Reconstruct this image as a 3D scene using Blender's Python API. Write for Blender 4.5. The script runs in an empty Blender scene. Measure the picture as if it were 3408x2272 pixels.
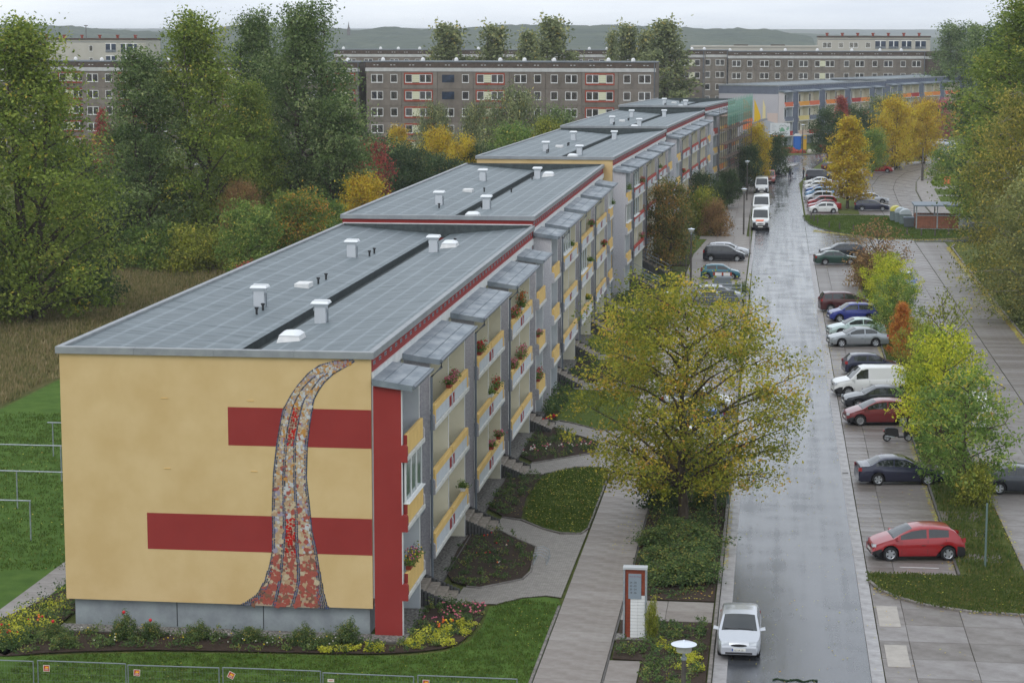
import bpy, math, random
import numpy as np
from mathutils import Vector, Matrix

# ---------------------------------------------------------------- camera, light, exposure
SC = bpy.context.scene
COL = SC.collection
CAM = (15.33, -79.79, 23.31)
cam_d = bpy.data.cameras.new('camera')
cam_o = bpy.data.objects.new('camera', cam_d); COL.objects.link(cam_o)
cam_d.sensor_width = 36.0
cam_d.lens = 36.0 * 7061.0 / 3408.0
cam_d.clip_start = 1.0
cam_d.clip_end = 40000.0
_yaw, _pit, _rol = math.radians(7.02), math.radians(8.19), math.radians(-0.04)
_f = Vector((-math.sin(_yaw) * math.cos(_pit), math.cos(_yaw) * math.cos(_pit), -math.sin(_pit)))
_r = Vector((math.cos(_yaw), math.sin(_yaw), 0)); _d = _f.cross(_r)
_c, _s = math.cos(_rol), math.sin(_rol)
_R, _D = _c * _r + _s * _d, -_s * _r + _c * _d
cam_o.matrix_world = Matrix(((_R.x, -_D.x, -_f.x, CAM[0]), (_R.y, -_D.y, -_f.y, CAM[1]), (_R.z, -_D.z, -_f.z, CAM[2]), (0, 0, 0, 1)))
SC.camera = cam_o

SUN_EL, SUN_AZ = 48.0, 205.0        # azimuth measured from +Y clockwise: light comes from behind-left of the viewer
W = bpy.data.worlds.new('World'); SC.world = W; W.use_nodes = True
nt = W.node_tree; nt.nodes.clear()
def _n(t, **k):
    n = nt.nodes.new(t)
    for a, b in k.items(): setattr(n, a, b)
    return n
sky = _n('ShaderNodeTexSky', sky_type='NISHITA', sun_disc=False, sun_elevation=math.radians(SUN_EL), sun_rotation=math.radians(SUN_AZ))
sky.air_density = 1.0; sky.dust_density = 3.0; sky.ozone_density = 1.0
tc = _n('ShaderNodeTexCoord'); mp = _n('ShaderNodeMapping'); mp.inputs['Scale'].default_value = (1.0, 1.0, 9.0)
nz = _n('ShaderNodeTexNoise'); nz.inputs['Scale'].default_value = 4.0; nz.inputs['Detail'].default_value = 6; nz.inputs['Roughness'].default_value = .55
cr = _n('ShaderNodeValToRGB')
cr.color_ramp.elements[0].position = .36; cr.color_ramp.elements[0].color = (4.7, 5.1, 5.7, 1)
cr.color_ramp.elements[1].position = .66; cr.color_ramp.elements[1].color = (6.5, 6.8, 7.1, 1)
mx = _n('ShaderNodeMix', data_type='RGBA'); mx.inputs[0].default_value = .90
bg = _n('ShaderNodeBackground'); bg.inputs[1].default_value = .125
wo = _n('ShaderNodeOutputWorld')
L = nt.links.new
L(tc.outputs['Generated'], mp.inputs[0]); L(mp.outputs[0], nz.inputs['Vector']); L(nz.outputs[0], cr.inputs[0])
L(sky.outputs[0], mx.inputs[6]); L(cr.outputs[0], mx.inputs[7]); L(mx.outputs[2], bg.inputs[0]); L(bg.outputs[0], wo.inputs[0])

sun_d = bpy.data.lights.new('sun', 'SUN'); sun_d.energy = 0.55; sun_d.angle = math.radians(28); sun_d.color = (1.0, .975, .94)
sun_o = bpy.data.objects.new('sun', sun_d); COL.objects.link(sun_o)
_az, _el = math.radians(SUN_AZ), math.radians(SUN_EL)
_to = Vector((math.sin(_az) * math.cos(_el), math.cos(_az) * math.cos(_el), math.sin(_el)))
sun_o.rotation_euler = _to.to_track_quat('Z', 'Y').to_euler()

SC.view_settings.view_transform = 'Standard'; SC.view_settings.look = 'None'
SC.view_settings.exposure = 0.62; SC.view_settings.gamma = 1.0; SC.view_settings.use_curve_mapping = False
SC.cycles.max_bounces = 7; SC.cycles.diffuse_bounces = 4; SC.cycles.glossy_bounces = 3
SC.cycles.transmission_bounces = 4; SC.cycles.transparent_max_bounces = 8; SC.cycles.volume_bounces = 0
SC.cycles.use_adaptive_sampling = True

# ---------------------------------------------------------------- helpers
def srgb(r, g, b):
    f = lambda c: (c / 255 / 12.92) if c <= 10 else ((c / 255 + .055) / 1.055) ** 2.4
    return (f(r), f(g), f(b))

_mats = {}
def mat(name, col, col2=None, col3=None, scale=2.0, rough=.8, rough2=None, bump=0.0, bscale=20.0, metal=0.0, stretch=None,
        spec=.5, coat=0.0, detail=5.0, lo=.35, hi=.65, trans=0.0, alpha=1.0, obj=False, emit=None, bdist=.02):
    if name in _mats: return _mats[name]
    if rough >= .9: spec = min(spec, .12)
    m = bpy.data.materials.new(name); m.use_nodes = True; _mats[name] = m
    t = m.node_tree; N = t.nodes; K = t.links.new
    b = N['Principled BSDF']; b.inputs['Roughness'].default_value = rough; b.inputs['Metallic'].default_value = metal
    b.inputs['Specular IOR Level'].default_value = spec; b.inputs['Coat Weight'].default_value = coat; b.inputs['Coat Roughness'].default_value = .05
    b.inputs['Base Color'].default_value = (*col, 1)
    if trans: b.inputs['Transmission Weight'].default_value = trans
    if emit: b.inputs['Emission Color'].default_value = (*emit[:3], 1); b.inputs['Emission Strength'].default_value = emit[3]
    c = N.new('ShaderNodeTexCoord'); mpn = N.new('ShaderNodeMapping'); K(c.outputs['Object'], mpn.inputs[0])
    if stretch: mpn.inputs['Scale'].default_value = stretch
    if col2:
        n = N.new('ShaderNodeTexNoise'); n.inputs['Scale'].default_value = scale; n.inputs['Detail'].default_value = detail; n.inputs['Roughness'].default_value = .6
        K(mpn.outputs[0], n.inputs['Vector'])
        r = N.new('ShaderNodeValToRGB'); e = r.color_ramp.elements
        e[0].position = lo; e[0].color = (*col, 1); e[1].position = hi; e[1].color = (*col2, 1)
        if col3: x = e.new((lo + hi) / 2); x.color = (*col3, 1)
        K(n.outputs[0], r.inputs[0]); K(r.outputs[0], b.inputs['Base Color'])
        if rough2 is not None:
            mr = N.new('ShaderNodeMapRange'); mr.inputs[1].default_value = lo; mr.inputs[2].default_value = hi
            mr.inputs[3].default_value = rough; mr.inputs[4].default_value = rough2
            K(n.outputs[0], mr.inputs[0]); K(mr.outputs[0], b.inputs['Roughness'])
    if bump:
        n2 = N.new('ShaderNodeTexNoise'); n2.inputs['Scale'].default_value = bscale; n2.inputs['Detail'].default_value = 4
        K(mpn.outputs[0], n2.inputs['Vector'])
        bp = N.new('ShaderNodeBump'); bp.inputs['Strength'].default_value = bump; bp.inputs['Distance'].default_value = bdist
        K(n2.outputs[0], bp.inputs['Height']); K(bp.outputs[0], b.inputs['Normal'])
    return m

LEAF_GAIN = 2.5
def leaf_mat(name, ramp, rough=.55):
    """foliage: colour picked by the per-leaf 'tone' attribute"""
    if name in _mats: return _mats[name]
    m = bpy.data.materials.new(name); m.use_nodes = True; _mats[name] = m
    t = m.node_tree; N = t.nodes; K = t.links.new
    b = N['Principled BSDF']; b.inputs['Roughness'].default_value = rough; b.inputs['Specular IOR Level'].default_value = .14
    a = N.new('ShaderNodeAttribute'); a.attribute_name = 'tone'
    K_ = LEAF_GAIN; ramp = [(p, tuple(min(.62, c*K_) for c in q)) for p, q in ramp]
    r = N.new('ShaderNodeValToRGB'); e = r.color_ramp.elements
    e[0].position = ramp[0][0]; e[0].color = (*ramp[0][1], 1); e[1].position = ramp[-1][0]; e[1].color = (*ramp[-1][1], 1)
    for p, c in ramp[1:-1]: x = e.new(p); x.color = (*c, 1)
    K(a.outputs['Fac'], r.inputs[0]); K(r.outputs[0], b.inputs['Base Color'])
    tr = N.new('ShaderNodeBsdfTranslucent'); K(r.outputs[0], tr.inputs[0])
    mxs = N.new('ShaderNodeMixShader'); mxs.inputs[0].default_value = .38
    o = N['Material Output']; K(b.outputs[0], mxs.inputs[1]); K(tr.outputs[0], mxs.inputs[2]); K(mxs.outputs[0], o.inputs[0])
    return m

class MB:
    """collects simple solids; build() links them as ONE mesh object"""
    def __init__(s): s.v = []; s.f = []; s.m = []
    def add(s, vs, fs, mi=0):
        o = len(s.v); s.v += [tuple(p) for p in vs]; s.f += [tuple(i + o for i in f) for f in fs]; s.m += [mi] * len(fs); return s
    def box(s, x0, x1, y0, y1, z0, z1, mi=0):
        v = [(x0,y0,z0),(x1,y0,z0),(x1,y1,z0),(x0,y1,z0),(x0,y0,z1),(x1,y0,z1),(x1,y1,z1),(x0,y1,z1)]
        return s.add(v, [(3,2,1,0),(4,5,6,7),(0,1,5,4),(1,2,6,5),(2,3,7,6),(3,0,4,7)], mi)
    def bbox(s, x0, x1, y0, y1, z0, z1, b=.02, mi=0):
        """box with chamfered upper edges"""
        v = [(x0,y0,z0),(x1,y0,z0),(x1,y1,z0),(x0,y1,z0),(x0,y0,z1-b),(x1,y0,z1-b),(x1,y1,z1-b),(x0,y1,z1-b),
             (x0+b,y0+b,z1),(x1-b,y0+b,z1),(x1-b,y1-b,z1),(x0+b,y1-b,z1)]
        return s.add(v, [(3,2,1,0),(8,9,10,11),(0,1,5,4),(1,2,6,5),(2,3,7,6),(3,0,4,7),(4,5,9,8),(5,6,10,9),(6,7,11,10),(7,4,8,11)], mi)
    def quad(s, a, b, c, d, mi=0): return s.add([a, b, c, d], [(0,1,2,3)], mi)
    def prism(s, poly, z0, z1, mi=0):
        n = len(poly); v = [(x, y, z0) for x, y in poly] + [(x, y, z1) for x, y in poly]
        f = [tuple(range(n-1, -1, -1)), tuple(range(n, 2*n))] + [(i, (i+1) % n, n+(i+1) % n, n+i) for i in range(n)]
        return s.add(v, f, mi)
    def xprism(s, poly, x0, x1, mi=0):      # poly in (y,z)
        n = len(poly); v = [(x0, y, z) for y, z in poly] + [(x1, y, z) for y, z in poly]
        f = [tuple(range(n-1, -1, -1)), tuple(range(n, 2*n))] + [(i, (i+1) % n, n+(i+1) % n, n+i) for i in range(n)]
        return s.add(v, f, mi)
    def yprism(s, poly, y0, y1, mi=0):      # poly in (x,z)
        n = len(poly); v = [(x, y0, z) for x, z in poly] + [(x, y1, z) for x, z in poly]
        f = [tuple(range(n)), tuple(range(2*n-1, n-1, -1))] + [((i+1) % n, i, n+i, n+(i+1) % n) for i in range(n)]
        return s.add(v, f, mi)
    def tube(s, pts, r, n=6, mi=0, cap=True):
        pts = [Vector(p) for p in pts]; k = len(pts); rs = r if isinstance(r, (list, tuple)) else [r] * k
        vs = []
        for i, p in enumerate(pts):
            d = (pts[min(i+1, k-1)] - pts[max(i-1, 0)])
            d = d.normalized() if d.length > 1e-9 else Vector((0, 0, 1))
            u = d.cross(Vector((0, 0, 1)) if abs(d.z) < .9 else Vector((1, 0, 0))).normalized(); w = d.cross(u)
            for j in range(n):
                a = 2 * math.pi * j / n; vs.append(p + (u * math.cos(a) + w * math.sin(a)) * rs[i])
        fs = [(i*n+j, i*n+(j+1) % n, (i+1)*n+(j+1) % n, (i+1)*n+j) for i in range(k-1) for j in range(n)]
        if cap: fs += [tuple(range(n-1, -1, -1)), tuple((k-1)*n+j for j in range(n))]
        return s.add(vs, fs, mi)
    def lathe(s, prof, n=12, c=(0, 0), mi=0):   # prof (r,z) bottom to top
        vs = [(c[0]+r*math.cos(2*math.pi*j/n), c[1]+r*math.sin(2*math.pi*j/n), z) for r, z in prof for j in range(n)]
        k = len(prof); fs = [(i*n+j, i*n+(j+1) % n, (i+1)*n+(j+1) % n, (i+1)*n+j) for i in range(k-1) for j in range(n)]
        fs += [tuple(range(n-1, -1, -1)), tuple((k-1)*n+j for j in range(n))]
        return s.add(vs, fs, mi)
    def mesh(s, name, mats, smooth=None):
        me = bpy.data.meshes.new(name); me.from_pydata(s.v, [], s.f)
        for m in (mats if isinstance(mats, (list, tuple)) else [mats]): me.materials.append(m)
        if any(s.m): me.polygons.foreach_set('material_index', s.m)
        if smooth is not None:
            me.polygons.foreach_set('use_smooth', [True] * len(me.polygons))
            me.set_sharp_from_angle(angle=math.radians(smooth))
        me.update(); return me
    def build(s, name, mats, parent=None, loc=(0, 0, 0), rz=0.0, smooth=None):
        return link(name, s.mesh(name, mats, smooth), parent, loc, rz)

def link(name, me, parent=None, loc=(0, 0, 0), rz=0.0, scale=None, m=None, stuff=False):
    o = bpy.data.objects.new(name, me); COL.objects.link(o)
    if parent is not None: o.parent = parent
    o.location = loc; o.rotation_euler = (0, 0, rz)
    if scale is not None: o.scale = scale if isinstance(scale, (tuple, list)) else (scale,) * 3
    if m is not None and o.material_slots:
        o.material_slots[0].link = 'OBJECT'; o.material_slots[0].material = m
    if stuff: o['kind'] = 'stuff'
    return o
def tag(o, label, cat, group=None, kind=None):
    o['label'] = label; o['category'] = cat
    if group: o['group'] = group
    if kind: o['kind'] = kind
    return o
def thing(name, label, cat, loc=(0, 0, 0), rz=0.0, group=None, scale=None):
    o = bpy.data.objects.new(name, None); COL.objects.link(o); o.location = loc; o.rotation_euler = (0, 0, rz)
    if scale: o.scale = (scale,) * 3
    return tag(o, label, cat, group)
def struct(o): o['kind'] = 'structure'; return o
def smooth_poly(pts, k=4):
    n = len(pts); out = []
    for i in range(n):
        p0, p1, p2, p3 = (np.array(pts[(i+j-1) % n], float) for j in range(4))
        for q in range(k):
            t = q / k
            out.append(tuple(.5*((2*p1)+(-p0+p2)*t+(2*p0-5*p1+4*p2-p3)*t*t+(-p0+3*p1-3*p2+p3)*t**3)))
    return out
def sheet(name, pts, z, m, parent=None):
    """ground sheet: flat polygon with a few cm of thickness below"""
    b = MB(); b.prism([tuple(p) for p in pts], z-.03, z); o = b.build(name, m, parent); return o
def inside(px, py, poly):
    c = np.zeros(len(px), bool); n = len(poly)
    for i in range(n):
        x0, y0 = poly[i]; x1, y1 = poly[i-1]
        if y0 == y1: continue
        k = ((y0 > py) != (y1 > py)) & (px < (x1-x0)*(py-y0)/(y1-y0)+x0); c ^= k
    return c
def scatter(poly, n, rs):
    a = np.array(poly); lo, hi = a.min(0), a.max(0); out = np.zeros((0, 2))
    while len(out) < n:
        p = rs.rand(n*2, 2)*(hi-lo)+lo; out = np.vstack([out, p[inside(p[:, 0], p[:, 1], poly)]])
    return out[:n]
def quads_mesh(name, C, U, V, tone, m):
    """many small quads (leaves): centre C, half axes U and V, with a per-face 'tone'"""
    n = len(C); me = bpy.data.meshes.new(name)
    v = np.empty((n, 4, 3), np.float32); v[:, 0] = C-U; v[:, 1] = C-V*.55; v[:, 2] = C+U; v[:, 3] = C+V*.55
    me.vertices.add(4*n); me.vertices.foreach_set('co', v.ravel())
    me.loops.add(4*n); me.loops.foreach_set('vertex_index', np.arange(4*n, dtype=np.int32))
    me.polygons.add(n); me.polygons.foreach_set('loop_start', np.arange(0, 4*n, 4, dtype=np.int32))
    me.update(calc_edges=True)
    a = me.attributes.new('tone', 'FLOAT', 'FACE'); a.data.foreach_set('value', np.clip(tone, 0, 1).astype(np.float32))
    if m is not None: me.materials.append(m)
    return me
def rand_dirs(n, rs, up=0.0):
    d = rs.normal(size=(n, 3)); d[:, 2] += up; return d/np.linalg.norm(d, axis=1)[:, None]
def leaf_quads(C, size, rs, up=.6):
    n = len(C); nr = rand_dirs(n, rs, up); a = rand_dirs(n, rs); U = np.cross(nr, a); U /= (np.linalg.norm(U, axis=1)[:, None]+1e-9)
    V = np.cross(nr, U); s = size*(.6+.8*rs.rand(n))[:, None]; return U*s, V*s
RS = np.random.RandomState(7); RD = random.Random(11)
# ---------------------------------------------------------------- materials
M_ren_y = mat('render_yellow', srgb(210,184,136), srgb(200,172,122), scale=.5, rough=.9, bump=.15, bscale=90)
M_ren_r = mat('render_red', srgb(146,46,42), srgb(138,40,36), scale=.5, rough=.85, bump=.15, bscale=90)
M_plinth = mat('plinth_concrete', srgb(150,158,160), srgb(132,138,142), scale=1.4, rough=.9, bump=.2, bscale=30)
M_rough = mat('roughcast', srgb(176,172,174), srgb(150,148,152), scale=14, rough=.95, bump=.7, bscale=60)
M_roughw = mat('roughcast_pale', srgb(196,194,196), srgb(176,174,178), scale=10, rough=.95, bump=.6, bscale=60)
M_cream = mat('balcony_cream', srgb(234,229,208), srgb(226,221,198), scale=.8, rough=.9)
M_bluew = mat('balcony_grey_white', srgb(212,218,222), srgb(200,206,212), scale=.8, rough=.9)
M_white = mat('white_paint', srgb(222,222,220), srgb(206,208,208), scale=2, rough=.6)
M_parw = mat('parapet_grey', srgb(196,202,206), srgb(184,190,196), scale=1.5, rough=.7)
M_pary = mat('parapet_yellow', srgb(226,190,116), srgb(214,178,106), scale=2, rough=.8)
M_slab = mat('slab_concrete', srgb(206,206,200), srgb(186,186,182), scale=3, rough=.85)
M_zinc = mat('zinc_sheet', srgb(142,150,156), srgb(112,122,130), srgb(128,137,144), scale=1.2, rough=.42, rough2=.6, metal=.35, bump=.1, bscale=4, stretch=(1,.5,1))
M_zincl = mat('zinc_edge', srgb(150,154,156), srgb(134,138,142), scale=1.5, rough=.5, metal=.25)
M_alu = mat('aluminium', srgb(206,210,214), rough=.35, metal=.5)
M_pipe = mat('downpipe_zinc', srgb(104,112,120), rough=.5, metal=.3)
M_dark = mat('dark_plastic', (.012,.014,.016), rough=.5)
M_channel = mat('roof_channel', srgb(62,72,72), srgb(44,52,54), scale=3, rough=.6)
M_vent = mat('vent_grille', srgb(150,158,166), rough=.5)
M_ventd = mat('vent_dark', (.02,.022,.03), rough=.7)
M_glass = mat('window_glass', (.02,.03,.035), (.05,.06,.065), scale=.6, rough=.06, spec=.8)
M_glassb = mat('balcony_glass', srgb(130,146,142), srgb(90,110,104), scale=1.2, rough=.08, spec=.8)
M_pvc = mat('window_frame_white', srgb(228,228,226), rough=.45)
M_soil = mat('bed_soil', (.030,.021,.016), (.075,.055,.042), scale=14, rough=.95, bump=.9, bscale=30, lo=.3, hi=.75)
M_gravel = mat('gravel', (.07,.066,.06), (.40,.38,.35), scale=9, rough=.9, bump=1.0, bscale=26, lo=.35, hi=.72, bdist=.05)
M_kerb = mat('kerb_stone', srgb(128,122,116), srgb(96,92,88), scale=3, rough=.55, rough2=.8)
M_kerbd = mat('kerb_dark', srgb(92,88,84), srgb(66,64,62), scale=4, rough=.6)
M_lawn = mat('lawn', (.062,.098,.018), (.125,.165,.034), (.090,.128,.024), scale=1.1, rough=.95, bump=1.0, bscale=35, bdist=.06, lo=.3, hi=.7, detail=9)
M_lawnl = mat('lawn_left', (.058,.115,.018), (.105,.180,.034), (.078,.145,.025), scale=.9, rough=.95, bump=1.0, bscale=30, bdist=.06, lo=.3, hi=.7, detail=9)
M_rgrass = mat('rough_grass', (.075,.090,.026), (.155,.155,.050), (.095,.12,.030), scale=1.6, rough=.95, bump=1.0, bscale=22, bdist=.1, lo=.3, hi=.7, detail=9)
M_meadow = mat('dry_meadow', (.085,.095,.030), (.23,.175,.085), (.13,.120,.045), scale=.22, rough=1, bump=1.0, bscale=8, bdist=.2, lo=.3, hi=.72, detail=9)
M_ground = mat('ground_fields', (.045,.060,.022), (.10,.105,.045), (.06,.075,.03), scale=.012, rough=1, detail=9)
M_conc = [mat('concrete_slab_%s' % k, srgb(*a), srgb(*b), scale=.9, rough=.26, rough2=.6, bump=.12, bscale=18, lo=.3, hi=.7)
          for k, a, b in (('a', (122,116,112), (104,98,94)), ('b', (116,109,104), (98,91,86)), ('c', (128,123,120), (110,104,101)), ('d', (108,101,95), (92,85,80)))]
M_path = [mat('path_slab_%s' % k, srgb(*a), srgb(*b), scale=1.1, rough=.4, rough2=.7, bump=.15, bscale=18, lo=.3, hi=.7)
          for k, a, b in (('a', (142,135,129), (118,111,105)), ('b', (138,131,125), (116,108,102)), ('c', (148,142,137), (124,117,111)))]
M_joint = mat('joint_dirt', (.045,.040,.034), (.06,.06,.04), scale=6, rough=.9)
M_gutter = mat('gutter_strip', srgb(158,156,156), srgb(130,127,127), scale=1.4, rough=.3, rough2=.6)
M_bark = mat('bark', (.055,.042,.032), (.11,.09,.07), scale=6, rough=.95, bump=.8, bscale=18, stretch=(1,1,.25))
M_barkl = mat('bark_pale', (.30,.28,.25), (.12,.10,.08), scale=5, rough=.9, bump=.4, bscale=18, stretch=(1,1,.3))
M_wood = mat('brown_boards', srgb(132,84,58), srgb(104,64,46), scale=5, rough=.75, stretch=(.3,1,1))
M_galv = mat('galvanised_steel', srgb(168,174,178), srgb(140,148,154), scale=6, rough=.5, metal=.5)
M_steps = mat('stair_concrete', srgb(140,130,118), srgb(112,104,94), scale=4, rough=.45, rough2=.7)
M_pali = mat('palisade', srgb(76,76,74), srgb(52,52,52), scale=6, rough=.75)
M_rubber = mat('tyre_rubber', (.012,.012,.013), rough=.8)
M_rim = mat('wheel_rim', srgb(176,180,184), rough=.35, metal=.6)
M_under = mat('underbody', (.006,.006,.007), rough=.9)
M_cglass = mat('car_glass', (.015,.02,.022), rough=.04, spec=.9)
M_head = mat('headlight', srgb(210,216,222), rough=.15, metal=.3, coat=.5)
M_tail = mat('taillight', (.35,.02,.02), rough=.2, coat=.5)
M_plate = mat('number_plate', srgb(220,220,214), rough=.4)
M_black = mat('black_print', (.01,.01,.01), rough=.6)
M_pblue = mat('print_blue', (.01,.05,.32), rough=.5)
M_trim = mat('black_bumper', (.018,.018,.02), rough=.5)
M_fur = mat('haze_dummy', (.5,.5,.5))

def asphalt():
    m = bpy.data.materials.new('wet_asphalt'); m.use_nodes = True; t = m.node_tree; N = t.nodes; K = t.links.new
    b = N['Principled BSDF']; c = N.new('ShaderNodeTexCoord')
    def noise(scale, stretch, det=6):
        mp_ = N.new('ShaderNodeMapping'); mp_.inputs['Scale'].default_value = stretch; K(c.outputs['Object'], mp_.inputs[0])
        n = N.new('ShaderNodeTexNoise'); n.inputs['Scale'].default_value = scale; n.inputs['Detail'].default_value = det; K(mp_.outputs[0], n.inputs['Vector']); return n
    a1 = noise(1.0, (1.7, .045, 1)); a2 = noise(1.0, (.45, .5, 1), 9); a3 = noise(90, (1, 1, 1), 2)
    ad = N.new('ShaderNodeMath'); ad.operation = 'ADD'; K(a1.outputs[0], ad.inputs[0]); K(a2.outputs[0], ad.inputs[1])
    r = N.new('ShaderNodeValToRGB'); e = r.color_ramp.elements; r.color_ramp.interpolation = 'LINEAR'
    hf = N.new('ShaderNodeMath'); hf.operation = 'MULTIPLY'; hf.inputs[1].default_value = .5; K(ad.outputs[0], hf.inputs[0])
    e[0].position = .40; e[0].color = (.036,.039,.046,1); e[1].position = .60; e[1].color = (.075,.080,.090,1)
    K(hf.outputs[0], r.inputs[0]); K(r.outputs[0], b.inputs['Base Color'])
    mr = N.new('ShaderNodeMapRange'); mr.inputs[1].default_value = .38; mr.inputs[2].default_value = .62; mr.inputs[3].default_value = .06; mr.inputs[4].default_value = .34
    K(hf.outputs[0], mr.inputs[0]); K(mr.outputs[0], b.inputs['Roughness']); b.inputs['Specular IOR Level'].default_value = .9
    bp = N.new('ShaderNodeBump'); bp.inputs['Strength'].default_value = .25; bp.inputs['Distance'].default_value = .01; K(a3.outputs[0], bp.inputs['Height']); K(bp.outputs[0], b.inputs['Normal'])
    return m
M_asph = asphalt()
def pavers():
    m = bpy.data.materials.new('small_pavers'); m.use_nodes = True; t = m.node_tree; N = t.nodes; K = t.links.new
    b = N['Principled BSDF']; b.inputs['Roughness'].default_value = .5; c = N.new('ShaderNodeTexCoord')
    br = N.new('ShaderNodeTexBrick'); br.inputs['Scale'].default_value = 1; br.inputs['Brick Width'].default_value = .2; br.inputs['Row Height'].default_value = .1
    br.inputs['Mortar Size'].default_value = .008; br.inputs['Color1'].default_value = (*srgb(150,145,138), 1); br.inputs['Color2'].default_value = (*srgb(124,118,111), 1); br.inputs['Mortar'].default_value = (*srgb(84,78,72), 1)
    K(c.outputs['Object'], br.inputs['Vector']); K(br.outputs[0], b.inputs['Base Color'])
    bp = N.new('ShaderNodeBump'); bp.inputs['Strength'].default_value = .4; bp.inputs['Distance'].default_value = .01; bp.invert = True; K(br.outputs['Fac'], bp.inputs['Height']); K(bp.outputs[0], b.inputs['Normal'])
    return m
M_paver = pavers()
def roofing():
    """grey bitumen sheet with paler dented lines every metre along the roof"""
    m = bpy.data.materials.new('bitumen_sheet'); m.use_nodes = True; t = m.node_tree; N = t.nodes; K = t.links.new
    b = N['Principled BSDF']; c = N.new('ShaderNodeTexCoord'); sx = N.new('ShaderNodeSeparateXYZ'); K(c.outputs['Object'], sx.inputs[0])
    n = N.new('ShaderNodeTexNoise'); n.inputs['Scale'].default_value = 1.1; n.inputs['Detail'].default_value = 7; oi = N.new('ShaderNodeObjectInfo')
    av = N.new('ShaderNodeVectorMath'); av.operation = 'ADD'; K(c.outputs['Object'], av.inputs[0]); K(oi.outputs['Location'], av.inputs[1]); 
    st = N.new('ShaderNodeMapping'); st.inputs['Scale'].default_value = (.6, 2.2, 1); K(av.outputs[0], st.inputs[0]); K(st.outputs[0], n.inputs['Vector'])
    r = N.new('ShaderNodeValToRGB'); e = r.color_ramp.elements; e[0].position = .32; e[0].color = (*srgb(76,88,92), 1); e[1].position = .68; e[1].color = (*srgb(106,117,122), 1)
    K(n.outputs[0], r.inputs[0])
    fr = N.new('ShaderNodeMath'); fr.operation = 'FRACT'; K(sx.outputs[0], fr.inputs[0])
    ab = N.new('ShaderNodeMath'); ab.operation = 'SUBTRACT'; K(fr.outputs[0], ab.inputs[0]); ab.inputs[1].default_value = .5
    a2 = N.new('ShaderNodeMath'); a2.operation = 'ABSOLUTE'; K(ab.outputs[0], a2.inputs[0])
    mr = N.new('ShaderNodeMapRange'); mr.inputs[1].default_value = 0.0; mr.inputs[2].default_value = .13; mr.inputs[3].default_value = 1; mr.inputs[4].default_value = 0; K(a2.outputs[0], mr.inputs[0])
    n2 = N.new('ShaderNodeTexNoise'); n2.inputs['Scale'].default_value = 2.3; n2.inputs['Detail'].default_value = 4; K(av.outputs[0], n2.inputs['Vector'])
    m2 = N.new('ShaderNodeMath'); m2.operation = 'MULTIPLY'; K(mr.outputs[0], m2.inputs[0]); K(n2.outputs[0], m2.inputs[1])
    mix = N.new('ShaderNodeMix'); mix.data_type = 'RGBA'; K(m2.outputs[0], mix.inputs[0]); K(r.outputs[0], mix.inputs[6]); mix.inputs[7].default_value = (*srgb(140,151,158), 1)
    K(mix.outputs[2], b.inputs['Base Color']); b.inputs['Roughness'].default_value = .5
    return m
M_roof = roofing()

# ---------------------------------------------------------------- ground and setting
g = MB(); g.box(-6000, 6000, -600, 7500, -.6, -.12); struct(g.build('ground', M_ground))
# hills with wooded ridges
def ridge(name, y, depth, x0, x1, base, tops, m, seed, jag, n=420):
    rs = np.random.RandomState(seed); xs = np.linspace(x0, x1, n); h = np.interp(xs, [t[0] for t in tops], [t[1] for t in tops])
    k = rs.rand(n); k = np.convolve(k, np.ones(5)/5, 'same')-.5
    k2 = np.convolve(rs.rand(n), np.ones(17)/17, 'same')-.5
    rows = 12; V = []; F = []
    for j in range(rows):
        t = j/(rows-1)
        for i in range(n):
            hh = base+(h[i]-base)*math.sin(t*math.pi/2)+ (jag*(k[i]*1.4+k2[i]*5)*(t**2)) + (rs.rand()-.5)*jag*.7*t
            V.append((xs[i], y+depth*t, hh))
    for j in range(rows-1):
        for i in range(n-1): F.append((j*n+i, j*n+i+1, (j+1)*n+i+1, (j+1)*n+i))
    b = MB(); b.add(V, F); return struct(b.build(name, m))
M_hill = mat('wooded_hill', (.028,.046,.026), (.080,.095,.050), (.048,.068,.036), scale=.02, rough=1, bump=1, bscale=.05, bdist=8, lo=.3, hi=.7, detail=10)
M_hillf = mat('far_hill', (.05,.07,.05), (.09,.10,.05), scale=.002, rough=1)
ridge('hills', 2250, 500, -2300, 60, -.12, [(-2300,40),(-1100,38),(-930,36),(-880,30),(-800,28),(-720,34),(-690,38),(-600,34),(-540,31),(-500,34),(-430,30),(-330,37),(-200,38),(-120,33),(-20,31),(60,26)], M_hill, 3, 3.2)
ridge('hills', 3000, 900, -400, 3600, -.12, [(-400,34),(0,31),(300,20),(900,10),(1500,8),(2400,14),(3600,10)], M_hill, 5, 2.0)
ridge('hills', 5600, 900, -4200, 5200, -.12, [(-4200,44),(-900,46),(100,44),(500,43),(900,50),(1500,45),(2200,44),(3000,44),(5200,40)], M_hillf, 9, 1.2)
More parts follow.
